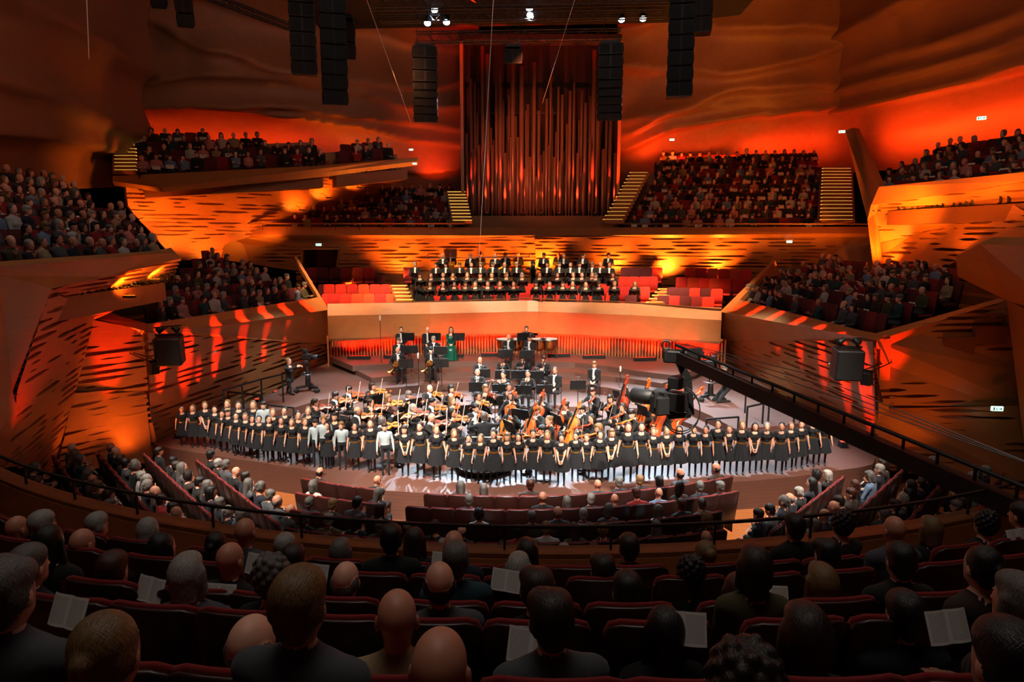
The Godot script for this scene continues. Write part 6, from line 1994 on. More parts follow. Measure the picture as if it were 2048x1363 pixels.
# ---------------------------------------------------------------- players
func player_mesh(pose: String, style: String, fem: bool) -> ArrayMesh:
	var key := "%s %s %s" % [pose, style, fem]
	if lib.has(key): return lib[key]
	var o := {"sit": true, "female": fem, "shirt": not fem, "decollete": fem, "cell": 0.022, "head": style, "head_cell": 0.0105, "hand_cell": 0.009, "hands": ["grip", "grip"], "sleeve": "long"}
	match pose:
		"violin": o.merge({"wrists": [Vector3(-0.06, 0.84, 0.42), Vector3(0.28, 0.95, 0.42)], "poles": [Vector3(-1, -0.35, 0.1), Vector3(0.6, -1, 0)], "palms": [Vector3(0.4, 0, -1), Vector3(-0.4, 1, 0)], "look": Vector3(0.15, 0.5, 0.12), "lean": 0.06})
		"cello": o.merge({"knees": [Vector3(-0.24, 0.5, 0.38), Vector3(0.24, 0.5, 0.38)], "ankles": [Vector3(-0.25, 0.09, 0.34), Vector3(0.25, 0.09, 0.34)], "wrists": [Vector3(-0.32, 0.62, 0.40), Vector3(0.17, 1.02, 0.24)], "poles": [Vector3(-1, -0.2, -0.3), Vector3(1, -0.6, 0)], "palms": [Vector3(0.2, -1, 0.2), Vector3(-1, 0, -0.4)], "look": Vector3(0.2, -0.1, 0)})
		"bass": o.merge({"sit": false, "wrists": [Vector3(-0.2, 1.0, 0.40), Vector3(0.22, 1.5, 0.2)], "poles": [Vector3(-1, -0.2, -0.2), Vector3(1, -0.6, -0.2)], "look": Vector3(0.25, -0.1, 0), "lean": 0.1})
		"reed": o.merge({"wrists": [Vector3(-0.05, 0.66, 0.36), Vector3(0.05, 0.82, 0.29)], "poles": [Vector3(-1, -0.4, 0), Vector3(1, -0.4, 0)], "palms": [Vector3(1, 0, 0), Vector3(-1, 0, 0)]})
		"flute": o.merge({"wrists": [Vector3(-0.36, 1.0, 0.20), Vector3(-0.1, 0.98, 0.27)], "poles": [Vector3(-0.6, -1, 0), Vector3(0.6, -0.8, 0.3)], "palms": [Vector3(0, 0.4, 1), Vector3(0, 0.4, -1)], "look": Vector3(0.05, -0.3, 0.1)})
		"bassoon": o.merge({"wrists": [Vector3(-0.16, 0.66, 0.26), Vector3(0.02, 0.86, 0.28)], "poles": [Vector3(-1, -0.3, -0.3), Vector3(1, -0.4, 0)], "palms": [Vector3(1, 0, 0), Vector3(-1, 0, 0)]})
		"lap": o.merge({"wrists": [Vector3(-0.07, 0.62, 0.30), Vector3(0.07, 0.62, 0.30)], "palms": [Vector3(0.2, -1, 0), Vector3(-0.2, -1, 0)], "hands": ["relaxed", "relaxed"]})
		"horn": o.merge({"wrists": [Vector3(-0.2, 0.66, 0.24), Vector3(0.0, 0.72, 0.28)], "palms": [Vector3(1, 0, 0.2), Vector3(-1, 0, 0.2)], "look": Vector3(0.2, 0, 0)})
		"brow": o.merge({"wrists": [Vector3(-0.06, 1.16, 0.15), Vector3(0.0, 0.72, 0.28)], "palms": [Vector3(0, 0, -1), Vector3(-1, 0, 0.2)], "look": Vector3(0.3, 0, 0)})
		"conduct": o.merge({"sit": false, "shirt": false, "collar": true, "wrists": [Vector3(-0.24, 1.08, 0.36), Vector3(0.26, 1.02, 0.34)], "poles": [Vector3(-1, -0.8, -0.2), Vector3(1, -0.8, -0.2)], "palms": [Vector3(0, -1, 0), Vector3(0, -1, 0)], "hands": ["relaxed", "relaxed"]})
		"timpani": o.merge({"sit": false, "wrists": [Vector3(-0.14, 0.98, 0.26), Vector3(0.14, 0.98, 0.26)], "look": Vector3(0.3, 0, 0)})
		"gown": o.merge({"trousers": false, "sleeve": "none", "legs": false, "wrists": [Vector3(-0.05, 0.64, 0.32), Vector3(0.05, 0.64, 0.32)], "palms": [Vector3(0.2, -1, 0), Vector3(-0.2, -1, 0)], "hands": ["relaxed", "relaxed"]})
		"camera": o.merge({"sit": false, "shirt": false, "collar": true, "decollete": false, "wrists": [Vector3(-0.16, 1.05, 0.42), Vector3(0.16, 1.0, 0.42)], "knees": [Vector3(-0.1, 0.5, 0.06), Vector3(0.1, 0.5, -0.04)], "ankles": [Vector3(-0.1, 0.09, 0.1), Vector3(0.1, 0.09, -0.16)]})
		"kneel": o.merge({"sit": true, "shirt": false, "collar": true, "wrists": [Vector3(-0.2, 0.78, 0.45), Vector3(0.16, 0.8, 0.45)], "knees": [Vector3(-0.13, 0.12, 0.38), Vector3(0.13, 0.12, 0.38)], "ankles": [Vector3(-0.12, 0.1, -0.06), Vector3(0.12, 0.1, -0.06)], "lean": 0.2})
	var m: ArrayMesh
	if pose == "gown":
		# the skirt falls over the knees to the floor
		m = human(o)
	else: m = human(o)
	lib[key] = m
	return m
func build_orchestra() -> void:
	M.bow_wood = mat(Color(0.62, 0.42, 0.28), 0.4)
	var varnish := [mat(Color(0.80, 0.36, 0.09), 0.22), mat(Color(0.72, 0.27, 0.07), 0.22), mat(Color(0.84, 0.45, 0.14), 0.22), mat(Color(0.56, 0.18, 0.06), 0.22)]
	for v in varnish:
		v.clearcoat_enabled = true
		v.clearcoat = 0.5
	M.bassoon = mat(Color(0.32, 0.08, 0.04), 0.25)
	var cond := PY(968, 801, 1.78)
	cond.y = 0.0
	var n := 0
	rng.seed = 63
	# [x, top of the head, level, what, woman, hair style, hair colour]
	var list := [
		[667, 781, 0.0, "violin", 0, "full", "dark"], [695, 769, 0.0, "violin", 0, "full", "brown"], [742, 762, 0.0, "violin", 1, "bob", "brown"], [627, 794, 0.0, "violin", 1, "pony", "brown"], [710, 811, 0.0, "violin", 0, "fringe", "grey"], [737, 794, 0.0, "violin", 1, "bun", "brown"], [773, 785, 0.0, "violin", 1, "bob", "blond"], [815, 779, 0.0, "violin", 0, "full", "grey"], [858, 767, 0.0, "violin", 0, "bald", "dark"], [901, 767, 0.0, "violin", 1, "bob", "dark"], [785, 811, 0.0, "violin", 0, "full", "auburn"], [823, 805, 0.0, "violin", 1, "pony", "white"], [861, 793, 0.0, "violin", 0, "parted", "dark"], [903, 790, 0.0, "violin", 1, "long", "blond"], [759, 831, 0.0, "violin", 0, "beard", "grey"], [858, 825, 0.0, "violin", 0, "bald", "grey"], [901, 813, 0.0, "violin", 1, "long", "dark"], [950, 804, 0.0, "violin", 0, "parted", "dark"], [956, 782, 0.0, "violin", 1, "pony", "brown"], [971, 766, 0.15, "violin", 1, "bob", "blond"], [1018, 764, 0.15, "violin", 1, "bun", "brown"],
		[1023, 782, 0.0, "cello", 0, "beard", "auburn"], [1085, 784, 0.0, "cello", 0, "bald", "brown"], [1021, 809, 0.0, "cello", 1, "long", "brown"], [1076, 810, 0.0, "cello", 0, "parted", "blond"], [1133, 801, 0.0, "cello", 1, "bun", "brown"], [1167, 808, 0.0, "cello", 0, "full", "dark"],
		[1188, 773, 0.15, "viola", 0, "full", "auburn"], [1224, 787, 0.0, "viola", 1, "bob", "brown"], [1250, 805, 0.0, "viola", 0, "curly", "brown"], [1269, 817, 0.0, "viola", 0, "full", "brown"], [1189, 826, 0.0, "viola", 1, "long", "dark"], [1203, 845, 0.0, "viola", 1, "bob", "blond"], [1103, 830, 0.0, "viola", 1, "bun", "blond"], [1090, 849, 0.0, "viola", 0, "full", "dark"],
		[1251, 749, 0.0, "bass", 0, "bald", "brown"], [1297, 756, 0.0, "bass", 0, "fringe", "brown"], [1337, 768, 0.0, "bass", 0, "fringe", "grey"],
		[955, 736, 0.15, "reed", 0, "fringe", "grey"], [1008, 741, 0.15, "flute", 1, "bun", "brown"], [1056, 739, 0.15, "reed", 1, "bun", "brown"], [1110, 733, 0.15, "lap", 0, "beard", "grey"], [960, 713, 0.15, "reed", 0, "bald", "white"], [1006, 710, 0.15, "reed", 1, "full", "dark"], [1047, 708, 0.15, "bassoon", 0, "curly", "auburn"], [1088, 711, 0.15, "bassoon", 0, "full", "brown"],
		[1017, 667, 0.62, "lap", 0, "bald", "grey"], [1059, 669, 0.62, "lap", 0, "full", "dark"], [1189, 721, 0.15, "lap", 0, "full", "blond"], [795, 692, 0.43, "horn", 0, "bald", "grey"], [861, 691, 0.43, "brow", 0, "full", "dark"], [797, 674, 0.62, "lap", 0, "full", "grey"], [867, 671, 0.62, "lap", 0, "full", "white"],
		[802, 645, 0.82, "lap", 0, "beard", "brown"], [855, 645, 0.82, "lap", 0, "bald", "brown"]]
	for a in list:
		var standing: bool = a[3] == "bass"
		var p := PY(a[0], a[1], a[2] + (1.77 if standing else 1.335))
		if a[1] == 645: p = P(a[0], a[1], 28.1)
		p.y = a[2]
		var to := cond - p
		var turn := atan2(to.x, to.z)
		if a[3] in ["reed", "flute", "bassoon", "lap", "horn", "brow"]: turn = clampf(turn, -0.3, 0.3)
		if a[1] == 645: turn = 0.1
		if a[3] == "violin" and p.z > cond.z + 0.4: turn = clampf(turn, -1.6, 1.6)
		var fem: bool = a[4] == 1
		var body: String = "violin" if a[3] == "viola" else a[3]
		var kind: String = {"violin": "violinist", "viola": "violist", "cello": "cellist", "bass": "double bass player", "reed": "woodwind player", "flute": "flautist", "bassoon": "bassoonist", "lap": "resting musician", "horn": "horn player", "brow": "horn player rubbing the brow"}[a[3]]
		var look: String = ("bald" if a[5] == "bald" else "%s %s haired" % [{"full": "short", "bob": "bobbed", "pony": "ponytailed", "fringe": "thinning", "bun": "tied up", "parted": "parted", "long": "long", "beard": "bearded", "curly": "curly"}[a[5]], a[6]])
		if a[1] == 645: kind = "seated soloist before the red slats"
		var pal := {0: skin_mat(rng.randi() % 2), 1: M["hair_" + a[6]], 2: M.suit if not fem else M.cloth_black, 3: M.shirt, 4: M.suit, 5: M.shoe, 6: M.eye, 7: M.white, 8: M.lip}
		person("musician", player_mesh(body, a[5], fem), pal, p, turn, "%s %s in %s among the orchestra" % [look, kind, "tailcoat" if not fem else "black dress"], "person", "orchestra players")
		var xf := Transform3D(Basis(Vector3.UP, turn), p)
		if not standing: stage_chair(p + xf.basis * Vector3(0, 0, -0.02), turn, "orchestra chairs", "black chair under a seated orchestra player")
		match a[3]:
			"violin", "viola":
				var L := 0.36 if a[3] == "violin" else 0.41
				fiddle(a[3], L, xf * along(Vector3(0.09, 1.035, 0.115), Vector3(0.34, 1.05, 0.52), Vector3(-0.45, 0.7, 0.55)), "%s under the chin of %s player" % [a[3], look], a[3] + "s", varnish[n % 4])
				bow(xf, Vector3(-0.05, 0.80, 0.49), Vector3(0.16, 1.48, 0.44), "bow drawn across the %s of %s player" % [a[3], look], a[3] + " bows")
			"cello":
				fiddle("cello", 0.76, xf * along(Vector3(-0.02, 0.30, 0.56), Vector3(0.15, 1.42, 0.16), Vector3(0, 0.2, 1)), "orange varnished cello of %s player" % look, "cellos", varnish[n % 3])
				bow(xf, Vector3(-0.34, 0.58, 0.52), Vector3(0.34, 0.74, 0.56), "bow on the cello of %s player" % look, "cello bows")
			"bass":
				fiddle("double_bass", 1.02, xf * along(Vector3(0.10, 0.2, 0.52), Vector3(0.30, 1.95, 0.08), Vector3(-0.3, 0.1, 1)), "tall double bass held by %s player" % look, "double basses", varnish[n % 4])
			"reed": wood_tube("clarinet", xf, Vector3(0, 1.06, 0.16), Vector3(0, 0.52, 0.44), 0.014, M.black, "black clarinet played by %s musician" % look, 2.2)
			"flute": wood_tube("flute", xf, Vector3(0.08, 1.07, 0.17), Vector3(-0.56, 1.03, 0.24), 0.01, M.chrome, "silver flute held sideways by a musician", 1.0)
			"bassoon": wood_tube("bassoon", xf, Vector3(0.14, 1.42, 0.22), Vector3(-0.24, 0.3, 0.22), 0.028, M.bassoon, "long dark red bassoon of %s player" % look, 1.1)
			"horn", "brow": horn(xf * Transform3D(Basis.from_euler(Vector3(0.2, 0.4, 0.3)), Vector3(-0.1, 0.70, 0.36)), "gold french horn on the lap of %s player" % look)
		n += 1
	# conductor, timpanist, soloist in green, spare double basses
	person("conductor", player_mesh("conduct", "full", false), {0: skin_mat(1), 1: M.hair_grey, 2: M.suit_blue, 3: M.shirt, 4: M.suit_blue, 5: M.shoe, 6: M.eye, 7: M.white, 8: M.lip}, cond + Vector3(0, 0.16, 0), PI + 0.15, "grey haired conductor in dark blue tailcoat, seen from behind", "person")
	var st := ST()
	lathe(st, [[0.0, 0.16], [0.74, 0.16], [0.75, 0.15], [0.75, 0.02], [0.7, 0.0]], Vector3.ZERO, 32)
	var pod := thing("conductor_podium", "round dark podium with chrome rim under the conductor", "podium", cond)
	obj("platform", done(st, true), M.black, pod)
	st = ST()
	lathe(st, [[0.755, 0.12], [0.765, 0.14], [0.755, 0.16], [0.75, 0.14]], Vector3.ZERO, 32)
	obj("rim", done(st, true), M.chrome, pod)
	for s in [-1, 1]:
		st = ST()
		tube(st, [Vector3(s * 0.45, 0.1, 0.6), Vector3(s * 0.45, 1.0, 0.6)], 0.018, 8)
		obj("rail_post", done(st, true), M.chrome, pod)
	st = ST()
	tube(st, [Vector3(-0.45, 1.0, 0.6), Vector3(0.45, 1.0, 0.6)], 0.02, 8)
	obj("back_rail", done(st, true), M.chrome, pod)
	var tp := P(1053, 638.5, 28.75)
	tp.y = 0.82
	person("musician", player_mesh("timpani", "beard", false), {0: skin_mat(1), 1: M.hair_brown, 2: M.suit, 3: M.shirt, 4: M.suit, 5: M.shoe, 6: M.eye, 7: M.white, 8: M.lip}, tp, 0.0, "bearded timpanist standing behind the copper drums", "person", "orchestra players", 0.97)
	for a in [[1010, 671, 0.36], [1034, 676, 0.32], [1078, 676, 0.31], [1098, 671, 0.37]]: timpano(P(a[0], a[1], 28.0), a[2])
	var g := P(902, 644, 28.1)
	g.y = 0.82
	green_singer(g)
	for a in [[1290, 862], [1330, 866]]: lying_bass(a[0], a[1])
	# stands: [x, y of the desk, level]
	for a in [[812, 726, 0.43], [883, 725, 0.43], [822, 698, 0.62], [881, 700, 0.62], [954, 773, 0.15], [1001, 777, 0.15], [1046, 779, 0.15], [1089, 778, 0.15], [966, 746, 0.15], [1005, 748, 0.15], [1037, 749, 0.15], [1073, 750, 0.15], [1011, 706, 0.62], [1053, 708, 0.62], [1047, 667, 0.82], [1156, 769, 0.15], [816, 664, 0.82], [869, 662, 0.82], [917, 660, 0.82], [990, 800, 0.0], [938, 819, 0.0], [1042, 828, 0.0], [1114, 838, 0.0], [1240, 791, 0.0], [1286, 820, 0.0], [752, 799, 0.0], [828, 806, 0.0], [795, 838, 0.0], [880, 842, 0.0], [1018, 852, 0.0]]:
		var p := PY(a[0], a[1], a[2] + 1.0)
		if a[2] > 0.8: p = P(a[0], a[1], 27.55)
		p.y = a[2]
		var to := p - cond
		stand(p, atan2(to.x, to.z) if a[2] < 0.4 and a[1] > 785 else PI + 0.05, "black music stand %s" % {0.0: "among the string players", 0.15: "before the woodwind players", 0.43: "before the horn players", 0.62: "on the middle stage platform", 0.82: "on the highest stage platform"}[a[2]], "music stands at level %.2f" % a[2])
func timpano(at: Vector3, r: float) -> void:
	var t := thing("timpani_drum", "copper kettledrum with pale head before the slatted wall", "timpani", Vector3(at.x, 0.82, at.z), 0.0, "four kettledrums")
	var st := ST()
	lathe(st, [[0.02, 0.32], [r * 0.5, 0.35], [r * 0.85, 0.5], [r * 0.97, 0.66], [r, 0.8]], Vector3.ZERO, 22)
	obj("bowl", done(st, true), M.copper, t)
	st = ST()
	lathe(st, [[r, 0.79], [r + 0.03, 0.79], [r + 0.03, 0.83], [r, 0.84]], Vector3.ZERO, 22)
	obj("hoop", done(st, true), M.steel, t)
	st = ST()
	lathe(st, [[0.001, 0.838], [r * 0.99, 0.838]], Vector3.ZERO, 22)
	obj("drumhead", done(st, true), M.paper, t)
	for i in 4:
		st = ST()
		var a := TAU * i / 4.0 + 0.4
		tube(st, [Vector3(cos(a) * r * 1.04, 0.8, sin(a) * r * 1.04), Vector3(cos(a) * r * 0.8, 0.35, sin(a) * r * 0.8), Vector3(cos(a) * r * 0.95, 0.02, sin(a) * r * 0.95)], 0.018, 6)
		obj("leg", done(st, true), M.steel, t)
func green_singer(at: Vector3) -> void:
	var o := person("musician", player_mesh("gown", "long", true), {0: skin_mat(1), 1: M.hair_dark, 2: M.gown_green, 3: M.gown_green, 4: M.gown_green, 5: M.shoe, 6: M.eye, 7: M.white, 8: M.lip}, at, 0.05, "dark haired woman soloist seated in a green satin gown", "person", "orchestra players")
	var sh := {}
	var list := []
	for r in 10:
		var f := r / 9.0
		var ring := []
		for k in 40:
			var t := TAU * k / 40
			var q := 1.0 + 0.07 * f * sin(t * 9.0)
			var c := Vector3(0, lerpf(0.6, 0.02, f * f), lerpf(0.18, 0.42, minf(1.0, f * 2.0)))
			ring.append(c + Vector3(cos(t) * lerpf(0.17, 0.27, f) * q, (0.05 if sin(t) > 0 else 0.0) * (1 - f), -sin(t) * lerpf(0.2, 0.24, f) * q))
		list.append(ring)
	rings(sh, 2, list)
	dress(obj("gown_skirt", shape_mesh(sh), null, o), {2: M.gown_green})
	stage_chair(at, 0.05, "orchestra chairs", "black chair under a seated orchestra player")
func lying_bass(px: float, py: float) -> void:
	var p := PY(px, py, 0.1)
	fiddle("double_bass", 1.1, Transform3D(Basis.IDENTITY, Vector3(p.x, 0.12, p.z)) * along(Vector3.ZERO, Vector3(0.85, 0.85, -0.3), Vector3(-0.6, 0.6, 0.55)), "double bass leaning at a slant beside the viola players", "double basses", mat(Color(0.70, 0.27, 0.08), 0.2))

# ---------------------------------------------------------------- sound, cameras, rigging
func line_array(top: Vector3, n: int, s: Vector3, first: float, step: float, turn: float, label: String, big := 0) -> void:
	# cabinets hung one below the other, each turned a little further down; grille, side edges and bumper of their own
	var t := thing("line_array_speaker", label, "loudspeaker", top, turn)
	var at := Vector3.ZERO
	var tilt := first
	for i in n:
		var h := s.y * (1.5 if i < big else 1.0)
		var b := Basis(Vector3.RIGHT, tilt)
		var c := at + b * Vector3(0, -h * 0.5, 0)
		var st := ST()
		box(st, c, Vector3(s.x, h * 0.96, s.z), b, 0.02)
		var cab := obj("cabinet", done(st), M.black, t)
		st = ST()
		for k in [-1, 1]: box(st, c + b * Vector3(k * s.x * 0.25, 0, s.z * 0.5 + 0.005), Vector3(s.x * 0.4, h * 0.78, 0.02), b, 0.004)
		obj("grille", done(st), M.grille, cab)
		st = ST()
		for k in [-1, 1]: box(st, c + b * Vector3(k * (s.x * 0.5 + 0.01), 0, s.z * 0.3), Vector3(0.02, h * 0.5, 0.08), b)
		obj("rigging_plate", done(st), M.black, cab)
		at += b * Vector3(0, -h, 0)
		tilt += step
	var st2 := ST()
	box(st2, Vector3(0, 0.06, 0), Vector3(s.x * 0.8, 0.1, s.z * 0.8))
	for k in [-1, 1]: tube(st2, [Vector3(k * s.x * 0.3, 0.1, 0), Vector3(k * s.x * 0.3, maxf(0.6, 18.8 - top.y), 0)], 0.012, 5)
	obj("bumper_frame", done(st2), M.black, t)
func speaker_box(px: float, py: float, z: float, w: float, h: float, turn: float, tip: float, label: String, lamps: bool) -> void:
	var t := thing("hanging_speaker", label, "loudspeaker", P(px, py, z), turn)
	var st := ST()
	var b := Basis(Vector3.RIGHT, tip)
	box(st, Vector3.ZERO, Vector3(w, h, w * 0.75), b, 0.02)
	var cab := obj("cabinet", done(st), M.black, t)
	st = ST()
	box(st, b * Vector3(0, 0, w * 0.38), Vector3(w * 0.9, h * 0.92, 0.02), b, 0.005)
	obj("grille", done(st), M.matte_black, cab)
	st = ST()
	beam(st, Vector3(-w * 0.5, h * 0.56, 0), Vector3(w * 0.5, h * 0.56, 0), 0.05, 0.05)
	for s in [-1, 1]: tube(st, [Vector3(s * w * 0.4, h * 0.5, 0), Vector3(s * w * 0.4, h * 0.56, 0), Vector3(s * w * 0.2, h * 0.75, -0.5 if w > 0.4 else -1.3)], 0.015, 6)
	obj("bracket", done(st), M.black, t)
	if lamps:
		for s in [-1, 1]:
			st = ST()
			lathe(st, [[0.0, 0.2], [0.06, 0.19], [0.08, 0.06], [0.09, 0.0], [0.07, 0.01]], Vector3(s * 0.26, h * 0.5 + 0.14, 0), 10, Basis(Vector3(0, 0, 1), s * 0.9))
			obj("clamped_lamp", done(st, true), M.black, t)
		st = ST()
		tube(st, [Vector3(-0.35, h * 0.5 + 0.24, 0), Vector3(0.35, h * 0.5 + 0.3, 0)], 0.02, 6)
		obj("lamp_bar", done(st, true), M.black, t)
func truss(a: Vector3, b: Vector3, s: float, label: String) -> void:
	var t := thing("lighting_truss", label, "truss", (a + b) * 0.5)
	var d := (b - a).normalized()
	var x := d.cross(Vector3.UP).normalized()
	var st := ST()
	var cs := []
	for i in 4: cs.append(x * s * (0.5 if i & 1 else -0.5) + Vector3.UP * s * (0.5 if i & 2 else -0.5))
	var mid := (a + b) * 0.5
	for c in cs: tube(st, [a + c - mid, b + c - mid], 0.028, 6)
	obj("chords", done(st, true), M.grey_box, t)
	st = ST()
	var n := int(a.distance_to(b) / s)
	for i in n:
		var p := a.lerp(b, float(i) / n) - mid
		var q := a.lerp(b, float(i + 1) / n) - mid
		for pr in [[0, 1], [2, 3], [0, 2], [1, 3]]:
			var u: Vector3 = cs[pr[0] if i % 2 == 0 else pr[1]]
			var w: Vector3 = cs[pr[1] if i % 2 == 0 else pr[0]]
			tube(st, [p + u, q + w], 0.014, 4)
	obj("braces", done(st, true), M.grey_box, t)
func railing(pts: Array, level: float, high: float, label: String) -> void:
	var t := thing("stage_railing", label, "railing")
	var top := []
	for a in pts: top.append(PY(a[0], a[1], level + high))
	var st := ST()
	for i in top.size() - 1: beam(st, top[i], top[i + 1], 0.05, 0.05)
	obj("top_bar", done(st), M.black, t)
	for p in top:
		st = ST()
		beam(st, Vector3(p.x, level, p.z), p, 0.045, 0.045)
		obj("post", done(st), M.black, t)
func camera_body(t: Node3D, at: Vector3, turn: float, k := 1.0) -> void:
	var b := Basis(Vector3.UP, turn)
	var st := ST()
	box(st, at, Vector3(0.2, 0.24, 0.42) * k, b, 0.02)
	var body := obj("camera_body", done(st), M.black, t)
	st = ST()
	lathe(st, [[0.0, 0.0], [0.085 * k, 0.0], [0.1 * k, 0.12 * k], [0.1 * k, 0.3 * k], [0.085 * k, 0.32 * k]], at + b * Vector3(0, 0, 0.2 * k), 14, b * Basis(Vector3.RIGHT, PI / 2))
	obj("lens", done(st, true), M.black, body)
	st = ST()
	box(st, at + b * Vector3(0.0, 0.24 * k, -0.08 * k), Vector3(0.2, 0.14, 0.16) * k, b, 0.01)
	tube(st, [at + b * Vector3(0, 0.12 * k, 0.05 * k), at + b * Vector3(0, 0.2 * k, -0.05 * k)], 0.02 * k, 6)
	obj("viewfinder", done(st), M.black, body)
	st = ST()
	lathe(st, [[0.0, 0.0], [0.075 * k, 0.004]], at + b * Vector3(0, 0, 0.525 * k), 14, b * Basis(Vector3.RIGHT, PI / 2))
	obj("front_glass", done(st, true), M.glass, body)
func pedestal_camera(p: Vector3, turn: float, label: String) -> void:
	var t := thing("studio_camera", label, "camera", p)
	var st := ST()
	lathe(st, [[0.07, 0.2], [0.1, 0.25], [0.09, 0.55], [0.07, 0.6], [0.06, 1.0]], Vector3.ZERO, 12)
	obj("column", done(st, true), M.black, t)
	st = ST()
	lathe(st, [[0.24, 0.62], [0.26, 0.64], [0.24, 0.66], [0.22, 0.64], [0.24, 0.62]], Vector3.ZERO, 20)
	for i in 3: tube(st, [Vector3(0, 0.64, 0), Vector3(cos(TAU * i / 3), 0, sin(TAU * i / 3)) * 0.24 + Vector3(0, 0.64, 0)], 0.012, 5)
	obj("steering_ring", done(st, true), M.steel, t)
	for i in 3:
		var a := TAU * i / 3.0 + 0.5
		var o := Vector3(cos(a), 0, sin(a))
		st = ST()
		beam(st, Vector3(0, 0.2, 0), o * 0.42 + Vector3(0, 0.17, 0), 0.09, 0.08)
		obj("base_arm", done(st), M.black, t)
		for s in [-1, 1]:
			st = ST()
			lathe(st, [[0.0, -0.025], [0.075, -0.025], [0.08, 0.0], [0.075, 0.025], [0.0, 0.025]], o * 0.42 + o.cross(Vector3.UP) * 0.05 * s + Vector3(0, 0.08, 0), 12, Basis(o, o.cross(Vector3.UP), Vector3.UP))
			obj("wheel", done(st, true), M.rubber, t)
	st = ST()
	box(st, Vector3(0, 1.06, 0), Vector3(0.16, 0.14, 0.2), Basis.IDENTITY, 0.02)
	for s in [-1, 1]: tube(st, [Vector3(0, 1.06, 0), Basis(Vector3.UP, turn) * Vector3(s * 0.2, 0.98, -0.5)], 0.013, 6)
	obj("pan_head", done(st), M.black, t)
	camera_body(t, Vector3(0, 1.26, 0), turn, 0.85)
func build_gear() -> void:
	# loudspeakers hung from the ceiling
	line_array(P(600, -60, 23.0), 7, Vector3(0.78, 0.42, 0.6), -0.05, 0.03, 0.25, "tall black loudspeaker column hanging behind the largest one", 1)
	line_array(P(660, -90, 21.0), 10, Vector3(0.72, 0.41, 0.6), -0.03, 0.02, 0.3, "longest black loudspeaker column hanging high over the seats")
	line_array(P(692, 40, 22.0), 2, Vector3(0.5, 0.55, 0.5), 0.5, 0.05, 0.2, "short tilted pair of black loudspeakers beside the longest column")
	line_array(P(849, 96, 28.5), 8, Vector3(0.95, 0.29, 0.7), -0.02, 0.055, 0.12, "curved black loudspeaker column hanging near the smaller gallery", 3)
	line_array(P(1222, 90, 28.0), 8, Vector3(0.95, 0.29, 0.7), -0.02, 0.055, -0.15, "curved black loudspeaker column hanging near the larger gallery", 3)
	line_array(P(1368, -80, 21.0), 9, Vector3(0.72, 0.42, 0.6), -0.03, 0.01, -0.2, "straight black loudspeaker column hanging over the crane side")
	line_array(P(1405, -60, 24.0), 4, Vector3(0.7, 0.5, 0.6), 0.0, 0.0, -0.2, "broad black speaker cluster high beside the straight column")
	line_array(P(1026, 96, 29.5), 1, Vector3(0.75, 0.6, 0.5), 0.25, 0.0, 0.0, "single grey loudspeaker hanging before the organ")
	line_array(P(316, -12, 24.0), 1, Vector3(0.45, 0.4, 0.5), 0.6, 0.0, 0.3, "small black speaker at the ceiling near the draped wall")
	line_array(P(366, -6, 24.0), 2, Vector3(0.5, 0.45, 0.5), 0.4, 0.1, 0.3, "bent pair of small black speakers at the ceiling")
	truss(P(832, 76, 32.6), P(1243, 69, 32.2), 0.42, "long grey lattice truss before the organ top")
	truss(P(390, -18, 24.0), P(590, 58, 30.0), 0.22, "slim dark lattice truss under the draped ceiling")
	truss(P(740, 8, 29.4), P(1340, -4, 29.0), 0.4, "dark lattice truss carrying spotlights above the stage")
	truss(P(760, 38, 31.6), P(1330, 28, 31.2), 0.3, "thin dark truss at the back edge of the rig")
	speaker_box(339, 700, 18.2, 0.66, 0.76, 0.2, 0.12, "black speaker box hanging before the striped wall corner", true)
	speaker_box(1694, 727, 17.6, 0.68, 0.80, -0.15, 0.1, "black speaker box hanging before the crane side wall corner", true)
	speaker_box(308, 735, 18.0, 0.24, 0.34, 0.9, 0.25, "small tilted speaker beside the hanging speaker box", false)
	speaker_box(1733, 756, 17.4, 0.26, 0.36, -0.9, 0.25, "small tilted speaker beside the crane side speaker box", false)
	# microphones: cables, bar over the choir, stands
	for a in [[990, 0, 24.0, 958, 516, 29.55, "thin white cable running down to the choir microphones"], [1168, 0, 22.0, 1085, 206, 33.0, "thin cable slanting before the organ pipes"], [712, 0, 20.0, 822, 245, 31.0, "thin cable slanting past the curved loudspeaker"], [171, 0, 19.0, 178, 118, 20.0, "thin wire holding a small microphone near the draped wall"]]:
		var st := ST()
		tube(st, [P(a[0], a[1] - 60, a[2]), P(a[3], a[4], a[5])], 0.011, 5)
		tag(obj("microphone_cable", done(st, true), M.paper), a[6], "cable")
	var mt := thing("choir_microphone_bar", "black microphone bar hanging over the choir", "microphone", P(958, 512, 29.6))
	var s2 := ST()
	tube(s2, [P(850, 516, 29.4) - mt.position, P(1060, 513, 29.6) - mt.position], 0.02, 6)
	obj("bar", done(s2, true), M.black, mt)
	for x in [853, 872, 905, 958, 1005, 1056]:
		s2 = ST()
		var q := P(x, 514, 29.5) - mt.position
		tube(s2, [q, q + Vector3(0.12, 0.18, 0.1), q + Vector3(0.2, 0.1, 0.3)], 0.014, 6)
		obj("microphone", done(s2, true), M.black, mt)
